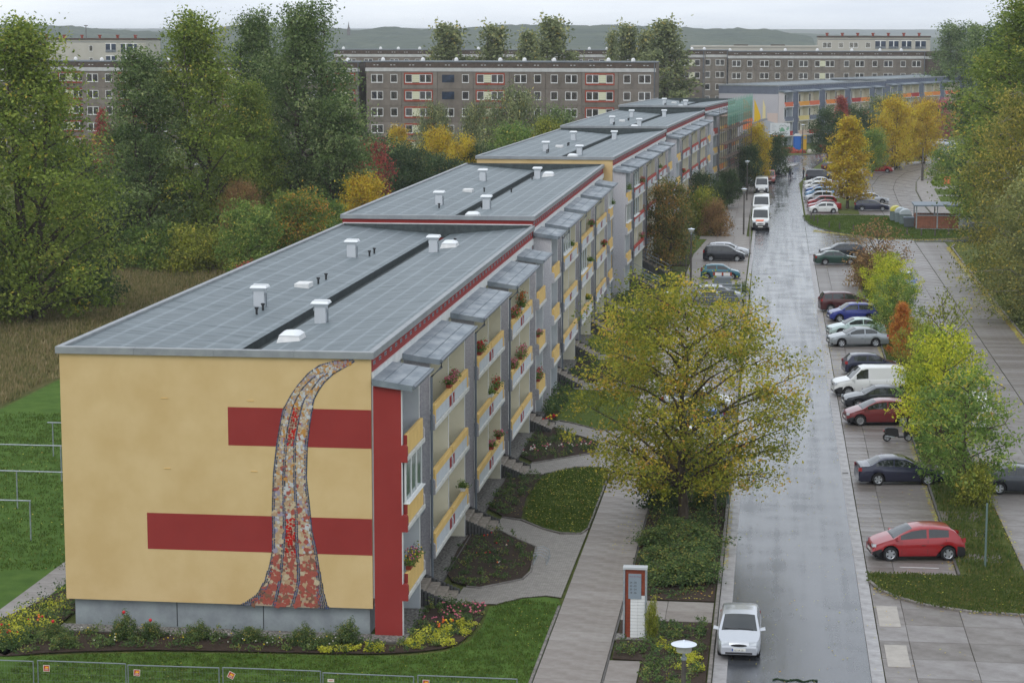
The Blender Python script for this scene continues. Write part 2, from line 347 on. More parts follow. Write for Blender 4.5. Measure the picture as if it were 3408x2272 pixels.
# scattered far woods
for i, (x, y, w, d, h) in enumerate([(120,1500,260,120,10),(420,1800,360,150,11),(-260,1350,300,140,11),(60,1000,200,60,9),(520,2300,420,160,12),(-560,1500,420,200,12),(-900,1900,500,200,13)]):
    rs = np.random.RandomState(40+i); nx, ny = 60, 10; V = []; F = []
    for j in range(ny):
        for k in range(nx):
            e = min(1, 4*min(k/(nx-1), 1-k/(nx-1)), 5*min(j/(ny-1), 1-j/(ny-1)) if 0 < j < ny-1 else 0)
            V.append((x+w*(k/(nx-1)-.5), y+d*(j/(ny-1)-.5), -.2+(h*(.7+.5*rs.rand()))*max(e, 0)**.4 if e > 0 else -.2))
    for j in range(ny-1):
        for k in range(nx-1): F.append((j*nx+k, j*nx+k+1, (j+1)*nx+k+1, (j+1)*nx+k))
    b = MB(); b.add(V, F); o = b.build('distant_wood', M_hill); tag(o, 'far-off dark wood lying in the hazy fields before the hills', 'wood', 'distant woods in the fields', 'stuff')

# big near sheets
struct(sheet('grass_area', [(-120,-40),(60,-40),(90,700),(-200,700)], -.05, M_rgrass))
struct(sheet('meadow', [(-32.5,-10),(-33.2,48),(-33.3,60),(-13.4,112),(-13.4,130),(-60,134),(-100,120),(-110,-10)], -.035, M_meadow))
struct(sheet('lawn', [(-31.9,-30),(-32.8,47),(-33.0,60),(-13.2,111),(-13.0,8),(-12.9,-3.4),(-13.5,-4.6),(-12,-4.4),(-8,-3.4),(0,-2.9),(2,-2.6),(3.2,-1.9),(3.9,-.4),(4.1,1.6),(4.0,4.6),(4.4,5.0),(5.2,6.1),(6.1,6.5),(6.7,6.3),(6.93,5.2),(6.93,-30)], -.015, M_lawnl))
# road
struct(sheet('road', [(13.98,-30),(19.2,-30),(19.25,60),(19.3,181),(19.35,200),(19.4,262),(22,300),(26.5,345),(26.3,353),(15.9,337.5),(13,303),(12.9,250),(13.1,180),(13.2,165),(13.5,97),(13.8,42)], 0.0, M_asph))
struct(sheet('junction', [(19.31,150.2),(26.5,150.2),(26.5,167.2),(36.5,167.2),(40,166),(52,169),(52,190),(46,184),(40.6,188),(40.8,202),(36.2,202),(19.36,202)], .004, M_asph))
def strip(name, x0, x1, y0, y1, step, z, mats, prefix='slab', gap=.02, jit=.004, parent=None, xs=None, dx=0.0):
    """paving made of separate slabs with open joints over a dirt bed"""
    bed = MB(); bed.box(x0, x1, y0, y1, z-.08, z-.03); root = struct(bed.build(name, M_joint, parent))
    cols = xs or [x0, x1]; cache = []
    for a, b_ in zip(cols[:-1], cols[1:]):
        mb = MB(); mb.bbox(gap/2, b_-a-gap/2, gap/2, step-gap/2, -.03, 0, .008); cache.append(mb)
    n = int(round((y1-y0)/step)); me = [[c.mesh(prefix, mm) for mm in mats] for c in cache]
    for j in range(n):
        for k in range(len(cache)):
            o = link(prefix, RD.choice(me[k]), root, (cols[k]+(RD.random()-.5)*.01, y0+j*step, z+RD.random()*jit)); o.rotation_euler = ((RD.random()-.5)*.004, (RD.random()-.5)*.004, 0)
    return root
# gutters beside the asphalt
strip('gutter', 13.42, 13.96, -30, 101, 2.5, .004, [M_gutter], 'gutter_stone')
strip('gutter', 19.22, 19.72, -30, 150, 2.5, .004, [M_gutter], 'gutter_stone')
strip('gutter', 12.95, 13.3, 101, 181, 4, .004, [M_gutter], 'gutter_stone')
# kerbs (real steps)
def kerb(pts, w=.14, h=.12, m=M_kerb, name='kerb', seg=1.0, n=None):
    pts = [np.array(p, float) for p in pts]; b = MB()
    for a, c in zip(pts[:-1], pts[1:]):
        d = c-a; L_ = np.linalg.norm(d)
        if L_ < 1e-6: continue
        d /= L_; nrm = np.array([-d[1], d[0]])*w/2; k = max(1, int(round(L_/seg)))
        for i in range(k):
            p = a+d*(L_*i/k+.006); q = a+d*(L_*(i+1)/k-.006)
            P = [p-nrm, q-nrm, q+nrm, p+nrm]; I = [p-nrm*.72, q-nrm*.72, q+nrm*.72, p+nrm*.72]
            v = [(*r_, -.06) for r_ in P]+[(*r_, h-.02) for r_ in P]+[(*r_, h) for r_ in I]
            b.add(v, [(0,1,5,4),(1,2,6,5),(2,3,7,6),(3,0,4,7),(4,5,9,8),(5,6,10,9),(6,7,11,10),(7,4,8,11),(8,9,10,11)])
    return struct(b.build(name, m))
kerb([(13.33,-30),(13.33,30),(13.2,60),(13.02,110)]); kerb([(13.0,150),(12.75,165),(12.4,200),(12.35,262),(12.6,290),(14.5,330),(18,341),(27,353)])
# right parking lot, second road, slab strip
strip('parking_bay', 19.74, 23.6, 12.2, 150.2, 1.0, .008, M_conc, 'concrete_slab', xs=[19.74, 20.9, 23.6])
strip('concrete_road', 26.6, 31.5, 12.2, 167, 2.5, .006, M_conc[:3], 'concrete_slab', xs=[26.6, 29.6, 31.5])
strip('concrete_road', 31.54, 34.9, 40, 166, 1.0, .010, M_conc, 'concrete_slab', xs=[31.54, 34.9])
strip('concrete_apron', 19.74, 40, -20, 12.1, 2.4, .002, M_conc, 'concrete_slab', xs=[19.74, 20.9, 23.2, 25.6, 28, 30.4, 32.8, 35.2, 37.6, 40])
kerb([(23.68,12.1),(23.68,148)], .12, .10, M_kerbd); kerb([(26.5,26),(26.45,160)], .12, .07, M_kerbd)
kerb([(35.0,60),(35.0,142),(35.2,160),(35.9,164)], .16, .12)
struct(sheet('planting_strip', [(23.76,12.1),(26.42,12.1),(26.42,148),(23.76,148)], .045, M_rgrass))
for y0, y1 in ((22.8,26.0),(19.6,22.2),(14.6,17.2)): struct(sheet('pavement', [(23.78,y0),(25.9,y0),(25.9,y1-1.1),(23.78,y1-1.1)], .056, M_conc[3]))
VERGE = [(19.78,12.0),(19.76,10.6),(20.1,9.3),(20.8,8.1),(21.9,7.0),(23.6,6.2),(25.8,5.9),(29,6.1),(32,6.9),(34,8.5),(33,10.5),(29,12),(26.4,12.0)]
struct(sheet('grass_verge', VERGE, .05, M_rgrass)); kerb(VERGE[1:10], .16, .09)
struct(sheet('grass_verge', [(35.1,60),(35.1,142),(35.4,158),(37.5,160),(44,166),(60,166),(60,60)], .04, M_rgrass))
# green island with bollards
ISLE = [(19.35,200.5),(19.4,194),(20.1,186),(22.0,178.6),(24.3,174),(27.5,169.6),(32.8,168.9),(37.2,171.2),(38.8,175),(38.9,179),(38.4,183.5),(33.5,186),(31.6,192),(30.2,196),(30.4,201),(23.1,201.6)]
struct(sheet('grass_island', ISLE, .06, M_lawn)); kerb(ISLE+[ISLE[0]], .14, .09, M_kerbd)
# far right: curved concrete road, path, lawns
def band(name, L_, R_, z, m, n=1):
    b = MB(); k = len(L_); 
    for i in range(k-1): b.add([(*L_[i], z), (*R_[i], z), (*R_[i+1], z), (*L_[i+1], z)], [(0,1,2,3)])
    return struct(b.build(name, m))
lL = [(19.6,202),(19.6,240),(20,262),(24,300),(30,330),(40,352)]; mL = [(26.8,202),(26.8,230),(27.6,262),(30,285),(33.5,305),(44,335)]
kR = [(36.1,202),(36.1,222),(36.8,248),(38.1,268),(39.8,283),(50,318)]
band('parking_bay', lL, mL, .01, M_conc[0]); band('concrete_road', mL, kR, .014, M_conc[1])
rs_ = np.random.RandomState(5)
seams = MB()
for off in (.33, .66):
    pr = [(a[0]+(b_[0]-a[0])*off, a[1]+(b_[1]-a[1])*off) for a, b_ in zip(mL, kR)]
    for a, b_ in zip(pr[:-1], pr[1:]): seams.tube([(a[0], a[1], .014), (b_[0], b_[1], .014)], .035, 4)
for t in np.linspace(0, 4.9, 14):
    i = int(t); f_ = t-i; a = (mL[i][0]*(1-f_)+mL[i+1][0]*f_, mL[i][1]*(1-f_)+mL[i+1][1]*f_); c = (kR[i][0]*(1-f_)+kR[i+1][0]*f_, kR[i][1]*(1-f_)+kR[i+1][1]*f_)
    seams.tube([(a[0], a[1], .013), (c[0], c[1], .008)], .02, 4)
struct(seams.build('slab_joint', M_joint))
kP = [(36.3,202),(36.3,222),(37.0,248),(38.3,268),(40.0,283),(50.2,318)]; rP = [(38.7,202),(38.8,222),(39.7,248),(40.4,268),(42.4,283),(53,318)]
band('footpath', kP, rP, .09, M_path[0]); kerb(kP, .16, .11)
struct(sheet('lawn', [(40.0,270),(42,284),(56,320),(70,330),(70,205),(38.75,205),(38.85,222),(39.7,248)], .05, M_lawn))
for y0, y1 in ((252,258.5),(237,239.5),(224,226)): struct(sheet('path', [(39.0,y0),(52,y0+.3),(52,y1),(39.2,y1)], .062, M_path[2]))
FARG = [(27,324.8),(32,322),(37.5,323.6),(43,327),(43.8,332),(40,338),(30,338)]
struct(sheet('grass_island', FARG, .06, M_lawn)); struct(sheet('parking_bay', [(30,339),(45,333),(56,322),(75,340),(75,420),(36,400),(27,360)], .004, M_conc[0]))
struct(sheet('grass_island', [(24.0,203.5),(26.7,203.5),(26.9,232),(24.2,232)], .05, M_rgrass))
struct(sheet('grass_verge', [(14,338),(26,353),(40,400),(20,400),(8,345)], .03, M_rgrass))
# road narrowing spur by the van
SP = [(16.2,296),(17.2,297.5),(19.8,313),(18.2,316),(15.2,312),(14.8,300)]
struct(sheet('pavement_spur', SP, .09, M_gutter)); kerb(SP+[SP[0]], .14, .12)

# footpath slabs beside the block, gardens
FP = strip('footpath', 6.95, 9.42, -30, 100, 1.25, .03, M_path, 'path_slab')
strip('footpath', 6.9, 12.85, 100, 170, 2.0, .03, M_path, 'path_slab', xs=[6.9, 8.9, 10.9, 12.85])
strip('footpath', 8.7, 12.3, 170, 292, 2.5, .03, M_path, 'path_slab', xs=[8.7, 10.5, 12.3])
strip('parking_bay', 9.5, 13.25, 40, 100, 1.5, .024, M_conc, 'concrete_slab', xs=[9.5, 11.4, 13.25])
strip('cross_path', 9.5, 13.2, 3.3, 6.3, 1.5, .026, M_path, 'path_slab', xs=[9.5, 11.3, 13.2])
strip('cross_path', 9.5, 10.7, -7.6, -2.4, 2.6, .026, M_path, 'path_slab')
kerb([(6.86,-30),(6.86,5.0)], .12, .05); kerb([(9.47,-7),(9.47,40)], .08, .04, M_kerbd)
PAVE = [(2.4,5.05),(4.2,5.0),(5.2,6.2),(6.1,6.62),(6.8,6.42),(6.86,19),(6.6,17.8),(5.6,17.7),(4.8,18.5),(3.4,20.3),(2.45,20.8),(2.3,18.45),(4.8,15.0),(5.05,10.4),(4.85,9.05),(3.1,7.4),(2.5,7.5)]
struct(sheet('paved_path', PAVE, .022, M_paver))
struct(sheet('paved_path', [(2.35,31.5),(3.4,31.4),(5,33.6),(6.2,33.7),(6.7,32.7),(6.86,33),(6.86,47),(6.5,44.6),(5.4,44.4),(3.5,46.6),(2.3,47.4),(2.2,45.8),(4.0,43.1),(5.0,41.8),(5.7,40.5),(5.65,37.5),(2.3,34.0)], .022, M_paver))
for k in range(4):
    yy = 60.6+13.3*k; struct(sheet('paved_path', [(2.2,yy-1.2),(6.88,yy-2),(6.88,yy+2.2),(2.2,yy+1.2)], .020, M_paver))
LAWN2 = smooth_poly([(3.6,20.9),(3.3,25.9),(3.5,31.1),(4.9,33.2),(6.2,33.3),(6.65,32.4),(6.78,26),(6.78,19.8),(6.5,18.1),(5.7,18.05),(4.8,18.9)], 3)
struct(sheet('lawn', LAWN2, .035, M_lawn))
LAWN3 = [(2.4,47.6),(3.5,46.8),(5.4,44.7),(6.5,45),(6.78,47),(6.78,58),(2.4,59)]
struct(sheet('lawn', LAWN3, .035, M_lawn))
struct(sheet('lawn', [(1.4,75),(6.7,75),(6.7,84),(1.4,84)], .035, M_lawn))
LAWN5 = [(2.5,124.5),(6.4,124.5),(6.5,131),(4.2,134.5),(2.5,134)]
struct(sheet('lawn', LAWN5, .045, M_lawn)); struct(sheet('lawn', [(3,150),(7,150),(7.8,166),(3,166)], .045, M_lawn)); kerb(LAWN5[1:4], .12, .09)
struct(sheet('lawn', [(2.6,167.5),(8.4,167.5),(8.6,290),(2.6,290)], .03, M_lawn))
BEDS = {'front': smooth_poly([(1.5,-1.2),(1.5,3.9),(2.5,4.6),(3.8,4.6),(3.9,1.6),(3.7,-.2),(3.1,-1.6),(1.2,-2.5),(-1.1,-2.8),(-8,-3.2),(-12.2,-4.2),(-13.3,-4.7),(-14.3,-3.2),(-12.8,-1.4),(-6,-1.1),(0,-1.2)], 2),
 'bed2': smooth_poly([(1.4,9.8),(2.5,7.9),(3.2,7.6),(4.7,9.3),(4.9,10.6),(4.65,15),(2.5,18.1),(1.4,18.2)], 2),
 'bed3': [(2.5,21.1),(3.4,20.9),(3.1,25.5),(3.35,31.1),(1.5,31.2),(1.45,22.9)],
 'bed4': [(1.5,36.3),(2.5,34.5),(5.45,37.7),(5.5,40.4),(4.8,41.6),(3.9,42.8),(2.2,45.2),(1.5,45.6)],
 'bed5': [(1.5,49),(2.3,48),(2.3,58.5),(1.5,59)], 'bed6': [(1.5,62.5),(6.6,62.8),(6.6,72),(1.5,72)], 'bed7': [(1.5,89),(6.6,89),(6.6,98),(1.5,98)], 'bed8': [(1.6,102),(6.5,102),(6.5,111),(1.6,112)],
 'bed9': [(1.9,120),(6.6,119),(6.8,123.6),(1.9,123.9)], 'bed10': [(2.3,137),(6.8,137),(6.8,148),(2.3,148)],
 'strip': [(9.55,6.5),(13.2,6.5),(13.2,38),(9.5,38)], 'sign': [(9.6,-2.2),(10.75,-2.3),(10.75,-9),(13.2,-9),(13.2,3.1),(9.55,3.1)],
 'left': [(-16.4,-4.5),(-13.3,-4.7),(-12.7,-1.4),(-12.7,8.4),(-13.6,8.4),(-14.9,2)]}
for k, p_ in BEDS.items(): struct(sheet('planting_bed', p_, .04, M_soil))
kerb([(2.62,7.55),(3.2,7.4),(4.85,9.1),(5.05,10.5),(4.78,15.0),(3.6,16.6),(2.5,18.35)], .09, .08); kerb([(2.45,20.85),(3.5,20.35),(4.7,18.65),(5.65,17.85),(6.6,17.9),(6.84,19),(6.84,32.6),(6.3,33.5),(4.9,33.45),(3.4,31.4)], .09, .08)
kerb([(2.35,34.1),(5.62,37.55),(5.66,40.5),(4.95,41.7)], .09, .08); kerb([(2.2,45.9),(2.6,47.4),(3.5,46.65),(5.35,44.5),(6.5,44.7),(6.84,46.8),(6.84,59)], .09, .08)
# gravel margin along the facade and gable
struct(sheet('gravel_margin', [(-12.6,-1.05),(1.42,-1.05),(1.42,111),(1.2,111),(.2,111),(.2,-.0),(-12.6,-.0)], .012, M_gravel)); kerb([(1.46,-1.1),(1.46,110)], .06, .06, M_kerbd); kerb([(1.46,-1.1),(-12.6,-1.1)], .06, .06, M_kerbd)
strip('side_path', -15.9, -14.6, -30, 60, 1.5, .0, M_path, 'path_slab')
# ---------------------------------------------------------------- the stepped apartment block
H_ = 2.76
UNITS = [(0.0, 4.1, 'S'), (6.75, 16.9, 'D'), (20.0, 30.1, 'D'), (33.3, 43.4, 'D'), (46.6, 50.7, 'S')]
_cm = {}
def cached(key, fn, name, mats, smooth=None):
    k = (key, tuple(m.name for m in (mats if isinstance(mats, (list, tuple)) else [mats])))
    if k not in _cm: b = MB(); fn(b); _cm[k] = b.mesh(name, mats, smooth)
    return _cm[k]
def sidewall(b, y0, y1, z0, z1, xo=1.2): b.box(0.0, xo, y0, y1, z0, z1)
def nib(b, y0, y1, zb):
    """rounded console at the foot of each storey's side wall"""
    pts = [(1.18, zb-.05), (1.42, zb-.05), (1.42, zb+.50)] + [(1.30+.12*math.cos(a), zb+.50+.12*math.sin(a)) for a in (.4, .8, 1.2, 1.57)] + [(1.18, zb+.62)]
    b.yprism(pts, y0, y1)
def parapet(root, y0, y1, zb, style, side):
    """zb slab underside; side: -1 near half, +1 far half, 0 single"""
    frame, panel, acc = style
    w = y1-y0; zt = zb+1.0; zl = zb+.19
    if side == 0:
        o = link('parapet', cached(('par0', round(w, 2)), lambda b: b.bbox(0, .14, 0, w, 0, zt-zl, .015), 'parapet', frame), root, (1.24, y0, zl)); return o
    o = link('parapet', cached(('par', round(w, 2)), lambda b: b.bbox(0, .13, 0, w, 0, zt-zl, .015), 'parapet', panel), root, (1.24, y0, zl))
    def fr(b):
        b.bbox(-.005, .155, -.01, w, zt-zl-.27, zt-zl+.012, .015)
        if side < 0: b.box(-.004, .154, -.012, .30, -.01, zt-zl-.272)
        else: b.box(-.004, .154, w-.30, w+.002, -.01, zt-zl-.272)
    link('parapet_frame', cached(('pf', round(w, 2), side), fr, 'parapet_frame', frame), o)
    def ac(b):
        if side < 0: b.box(.129, .15, w-.62, w-.14, .01, .46)
        else: b.box(.129, .15, .18, .55, .01, .46)
    link('accent_square', cached(('pa', round(w, 2), side), ac, 'accent_square', acc), o)
    return o
def vent_pair(b, y):
    for s in (-.13, .13):
        b.xprism([(y+s+.085*math.cos(a*math.pi/4+.39), .085*math.sin(a*math.pi/4+.39)) for a in range(8)], 0, .02, 0)
        b.box(.0201, .024, y+s-.03, y+s+.03, -.045, .045, 1)
def palisades(root, x0, x1, y, z0, z1, n):
    for i in range(n):
        t = i/(max(1, n-1)); h = z0+(z1-z0)*t
        me = cached(('pal', round(h, 2)), lambda b: b.lathe([(.075, -.05), (.075, h-.02), (.06, h)], 8), 'palisade', M_pali, 40)
        link('palisade', me, root, (x0+(x1-x0)*t, y, 0))
def stairs(root, y0, y1, x0, ztop, nst, rail=False):
    stp = ztop/nst; tread = .38
    b = MB(); b.bbox(-.0, x0, y0, y1, -.05, ztop, .02); b.build('landing', M_steps, root)
    for i in range(nst-1):
        me = cached(('step', round(y1-y0, 2), round(ztop-stp*(i+1), 3)), lambda b_: b_.bbox(.004, tread+.02, 0, y1-y0, -.05, ztop-stp*(i+1), .02), 'step', M_steps)
        link('step', me, root, (x0+tread*i, y0, 0))
    n = int((nst-1)*tread/.16)+4
    for yy in (y0-.10, y1+.10): palisades(root, x0-.35, x0+(nst-1)*tread, yy, ztop+.16, .22, n)
    if rail:
        r = MB(); e = x0+(nst-1)*tread+.3
        for yy in (y0+.08, y1-.08):
            for dz in (.9, .5): r.tube([(x0-.3, yy, ztop+dz), (x0, yy, ztop+dz), (e, yy, dz+.05)], .022, 6)
            for t in (0, .5, 1): r.tube([(x0+(e-x0)*t, yy, ztop*(1-t)), (x0+(e-x0)*t, yy, ztop*(1-t)+.9)], .022, 6)
        r.build('handrail', M_galv, root, smooth=40)

def block(name, label, group, ox, oy, rz, Ln, zt, style, gable, units=UNITS, detail=2, roofitems=(), scale=1.0, pipes=True, gapwall=None, stz=.68, rail=False, nstep=4, singles=None, red=M_ren_r, fascia_white=M_white, pal=None):
    R = thing(name, label, 'apartment block', (ox, oy, 0), rz, group, scale)
    dz = zt-11.25; W_ = 12.4
    # ---- core walls
    zw0 = 1.06+dz
    b = MB(); b.box(-W_+.02, 0, .05, Ln, zw0+.002, 10.0+dz); b.box(-W_+.02, -W_+.18, .052, Ln, 10.0+dz, 10.99+dz); b.build('wall', M_bluew, R)
    b = MB(); b.box(-W_+.25, -.15, .16, Ln-.02, -.3, zw0); b.build('plinth', M_plinth, R)
    if detail > 1:
        for xx in (-7.96, -4.44): bb = MB(); bb.box(xx-.015, xx+.015, .150, .17, 0, zw0-.02); bb.build('plinth_joint', M_dark, R)
    # gable render (insulation slab stands proud)
    b = MB(); b.box(-W_-.02, .02, -.10, .05, zw0, 11.0+dz); G = b.build('gable_render', gable, R)
    # upper band (attic storey), with lead course
    b = MB(); b.box(-.09, .03, .052, Ln, 10.43+dz, 11.02+dz); b.build('attic_band', red, R)
    b = MB(); b.box(-.09, -.001, .052, Ln, 9.9+dz, 10.428+dz); b.build('attic_wall', fascia_white, R)
    if gable is red: b = MB(); b.box(-W_, 0, -.13, -.101, 10.66+dz, 10.72+dz); b.build('white_lath', M_white, R)
    b = MB(); b.box(0.0, .10, .01, Ln, 10.02+dz, 10.428+dz); b.build('white_band', fascia_white, R)
    # coping profiles: gable, far end, both eaves, in 2.5 m lengths
    if detail > 1:
        for x0 in np.arange(-W_-.15, .1, 3.19): bb = MB(); bb.bbox(x0+.004, min(x0+3.186, .15), -.22, .03, 10.97+dz, 11.25+dz, .02); bb.build('coping', M_zincl, R)
    else: bb = MB(); bb.bbox(-W_-.15, .15, -.22, .03, 10.97+dz, 11.25+dz, .02); bb.build('coping', M_zincl, R)
    for x0, x1 in ((-.10, .15), (-W_-.15, -W_+.10)): bb = MB(); bb.bbox(x0, x1, .034, Ln, 10.97+dz, 11.25+dz, .02); bb.build('coping', M_zincl, R)
    bb = MB(); bb.bbox(-W_+.104, -.104, Ln-.12, Ln-.004, 10.4+dz, 11.25+dz, .02); bb.build('end_upstand', M_channel, R)
    bb = MB(); bb.bbox(-W_+.104, -.104, .034, .12, 10.3+dz, 11.20+dz, .02); bb.build('end_upstand', M_channel, R)
    # roof: two falls towards an inner channel
    ze, zc = 11.13+dz, 10.62+dz; xc0, xc1 = -6.15, -5.35
    bb = MB(); bb.box(xc0-.01, xc1+.01, .12, Ln-.12, zc-.5, zc-.36); bb.box(xc0-.03, xc0, .12, Ln-.12, zc-.5, zc-.01); bb.box(xc1, xc1+.03, .12, Ln-.12, zc-.5, zc-.01); bb.build('roof_channel', M_channel, R)
    n = int(Ln-.24) if detail > 0 else 12; stp = (Ln-.24)/n
    def sh(b_, xa, za, xb, zb):
        t = .014; y0, y1 = 0, stp+.05
        v = [(xa, y0, za), (xb, y0, zb), (xb, y1, zb+t), (xa, y1, za+t)]; lo_ = [(x, y, z-.05) for x, y, z in v]
        b_.add(v+lo_, [(0,1,2,3), (7,6,5,4), (0,4,5,1), (1,5,6,2), (2,6,7,3), (3,7,4,0)])
    m1 = cached(('rs', 1, round(stp, 4), round(dz, 2)), lambda b_: sh(b_, -W_+.10, ze, xc0, zc), 'roof_sheet', M_roof)
    m2 = cached(('rs', 2, round(stp, 4), round(dz, 2)), lambda b_: sh(b_, xc1, zc, -.10, ze), 'roof_sheet', M_roof)
    for j in range(n):
        for me in (m1, m2): o = link('roof_sheet', me, R, (0, .12+j*stp, (j % 2)*.003+RD.random()*.004)); o.rotation_euler = (-.014/(stp+.05), 0, 0)
    # vents in the attic band
    if detail > 0:
        if detail > 1:
            me = cached('vp', lambda b_: vent_pair(b_, 0), 'vent', [M_vent, M_ventd])
            for k in range(int(Ln/1.2)): link('vent', me, R, (.0305, .55+k*1.2, 10.74+dz))
        else:
            bb = MB()
            for k in range(int(Ln/1.2)): vent_pair(bb, .55+k*1.2)
            o = bb.build('vents', [M_vent, M_ventd], R, (.0305, 0, 10.74+dz)); o['kind'] = 'stuff'
    # ---- balcony units
    si = 0
    for ui, (y0, y1, kind) in enumerate(units):
        if y1 > Ln: continue
        first = ui == 0
        zf = [1.46+dz+H_*i for i in range(3)]; zc_ = 9.92+dz
        near_m = style['near_first'] if first else M_rough
        ys = [y0, y1-.15] if kind == 'S' else [y0, (y0+y1)/2-.075, y1-.15]
        for wi, yy in enumerate(ys):
            mm = near_m if wi == 0 else (M_bluew if kind == 'S' else M_cream)
            z0_ = -.05 if wi != 1 or kind == 'S' else zf[0]
            y_in = yy - (.10 if wi == 0 and first else 0)
            bb = MB(); bb.box(0.102, 1.2, y_in, yy+.15, z0_, zc_-.01+.12*0); o = bb.build('side_wall', mm, R)
            e = MB(); e.box(1.2, 1.215, y_in-.003, yy+.153, z0_, zc_-.02); e.build('wall_edge', M_white, o)
            nb = MB()
            for z in zf: nib(nb, y_in-.004 if wi == 0 else yy-.003, yy+.154, z)
            nb.build('console', [mm if wi == 0 else M_roughw, M_white], o)
        # inner back wall panelling with window and door per bay
        bays = [(y0+.15, y1-.15)] if kind == 'S' else [(y0+.15, (y0+y1)/2-.075), ((y0+y1)/2+.075, y1-.15)]
        bw = MB(); bw.box(.002, .10, y0, y1, zf[0], zc_+.05); bw.build('back_wall', M_bluew if kind == 'S' else M_cream, R)
        for bi, (a, c) in enumerate(bays):
            for fi, z in enumerate(zf):
                B = bpy.data.objects.new('balcony', None); COL.objects.link(B); B.parent = R; B.location = (0, 0, 0)
                w = c-a
                sl = cached(('slab', round(w, 2)), lambda b_: b_.bbox(.101, 1.44, -.149, w+.149 if kind == 'S' or bi == 1 else w+.07, 0, .17, .015), 'slab', M_slab)
                link('slab', sl, B, (0, a, z))
                side = 0 if kind == 'S' else (-1 if bi == 0 else 1)
                if kind == 'S': col = (singles[si % len(singles)] if singles else style['single']); st = (col, col, col)
                else:
                    st = style['double'] if not pal else None
                if pal: col = pal[(ui*5+fi*3+bi*2) % len(pal)]; parapet(B, a, c, z, (col, col, col), 0)
                else: parapet(B, a+.02, c-.02, z, st, side)
                if kind == 'S' and first and style.get('redend') and wi >= 0:
                    e = MB(); e.box(1.236, 1.384, a+.002-.0, a+.018, z+.62, z+.99); e.build('parapet_end', red, B)
                if detail > 0 or pal:
                    fr = cached(('bwin', round(w, 2)), lambda b_: (b_.box(.10, .14, .35, 1.95, .98, 2.35), b_.box(.10, .14, 2.15, 2.98, .20, 2.35)), 'window_frame', M_pvc)
                    gl = cached(('bgl', round(w, 2)), lambda b_: (b_.box(.141, .146, .43, 1.12, 1.06, 2.27), b_.box(.141, .146, 1.20, 1.87, 1.06, 2.27), b_.box(.141, .146, 2.25, 2.88, .3, 2.27)), 'pane', M_glass)
                    f = link('balcony_window', fr, B, (0, a+.3, z)); link('pane', gl, f)
                si += 1 if kind == 'S' else 0
        # canopy
        cy0, cy1 = y0-.30, y1+.12
        cb = MB(); zw, zo = 10.22+dz, 9.98+dz
        cb.add([(.104, cy0, zw), (1.68, cy0, zo), (1.68, cy1, zo), (.104, cy1, zw), (.104, cy0, zw-.26), (1.68, cy0, zo-.22), (1.68, cy1, zo-.22), (.104, cy1, zw-.26)],
               [(0,1,2,3), (7,6,5,4), (0,4,5,1), (1,5,6,2), (2,6,7,3), (3,7,4,0)])
        C_ = cb.build('canopy', M_zinc, R)
        if detail > 0:
            sm = MB()
            for xx in (.55, 1.15): zz = zw-(zw-zo)*(xx-.104)/1.576; sm.box(xx-.012, xx+.012, cy0+.02, cy1-.02, zz, zz+.03)
            if kind == 'D': sm.add([(.12, (y0+y1)/2, zw+.002), (1.66, (y0+y1)/2, zo+.002), (1.66, (y0+y1)/2+.04, zo+.02), (.12, (y0+y1)/2+.04, zw+.02)], [(0,1,2,3)])
            sm.build('seam', M_zinc, C_)
        gt = MB(); gt.tube([(1.74, cy0, zo-.06), (1.74, cy1, zo-.06)], .07, 8); gt.build('gutter_pipe', M_pipe, C_, smooth=50)
        if pipes and kind == 'D':
            dp = MB(); dp.tube([(1.74, cy0+.1, zo-.1), (1.74, cy0+.1, zo-.32), (1.30, y0-.12, zo-.75), (1.30, y0-.12, .1)], .055, 8)
            for z in zf: dp.tube([(1.30, y0-.12, z+.8), (1.30, y0-.12, z+.86)], .07, 8)
            dp.build('downpipe', M_pipe, R, smooth=50)
    # ---- stair bays between the units
    ends = [(units[i][1], units[i+1][0]) for i in range(len(units)-1) if units[i+1][1] <= Ln]+[(units[-1][1], Ln)]
    for gi, (a, c) in enumerate(ends):
        if gapwall is not None:
            bb = MB(); bb.box(.1, 1.12, a+.005, c-.005, -.05, 10.0+dz); bb.build('stair_tower', gapwall, R)
        elif c-a > 1.5:
            nm = (a+c)/2
            for fi in range(3):
                f = link('stair_window', cached('stwin', lambda b_: b_.box(.001, .05, -.55, .55, 0, .9), 'window_frame', M_pvc), R, (0, nm, 2.9+dz+H_*fi))
                link('pane', cached('stpane', lambda b_: (b_.box(.051, .056, -.47, -.04, .08, .82), b_.box(.051, .056, .04, .47, .08, .82)), 'pane', M_glass), f)
            dr = link('entrance_door', cached('door', lambda b_: b_.box(.001, .06, -.5, .5, 0, 2.1), 'door', M_dark), R, (0, nm, stz)); link('pane', cached('dpane', lambda b_: b_.box(.061, .066, -.35, .35, .9, 1.9), 'pane', M_glass), dr)
            ec = MB(); ec.bbox(.02, 1.0, a+.18, c-.18, 2.95+stz-.08, 3.05+stz-.08, .02); ec.build('entrance_canopy', M_zinc, R)
            if detail > 0 and gi < len(ends)-1: stairs(R, a+.32, c-.32 if c-a < 3 else a+2.72, 1.28, stz, nstep, rail)
            if detail > 0 and gi == len(ends)-1 and rail: stairs(R, a+.4, a+2.7, 1.28, stz, nstep, rail)
    # ---- roof furniture is lifted off as separate things by the caller
    R['ztop'] = zt
    return R

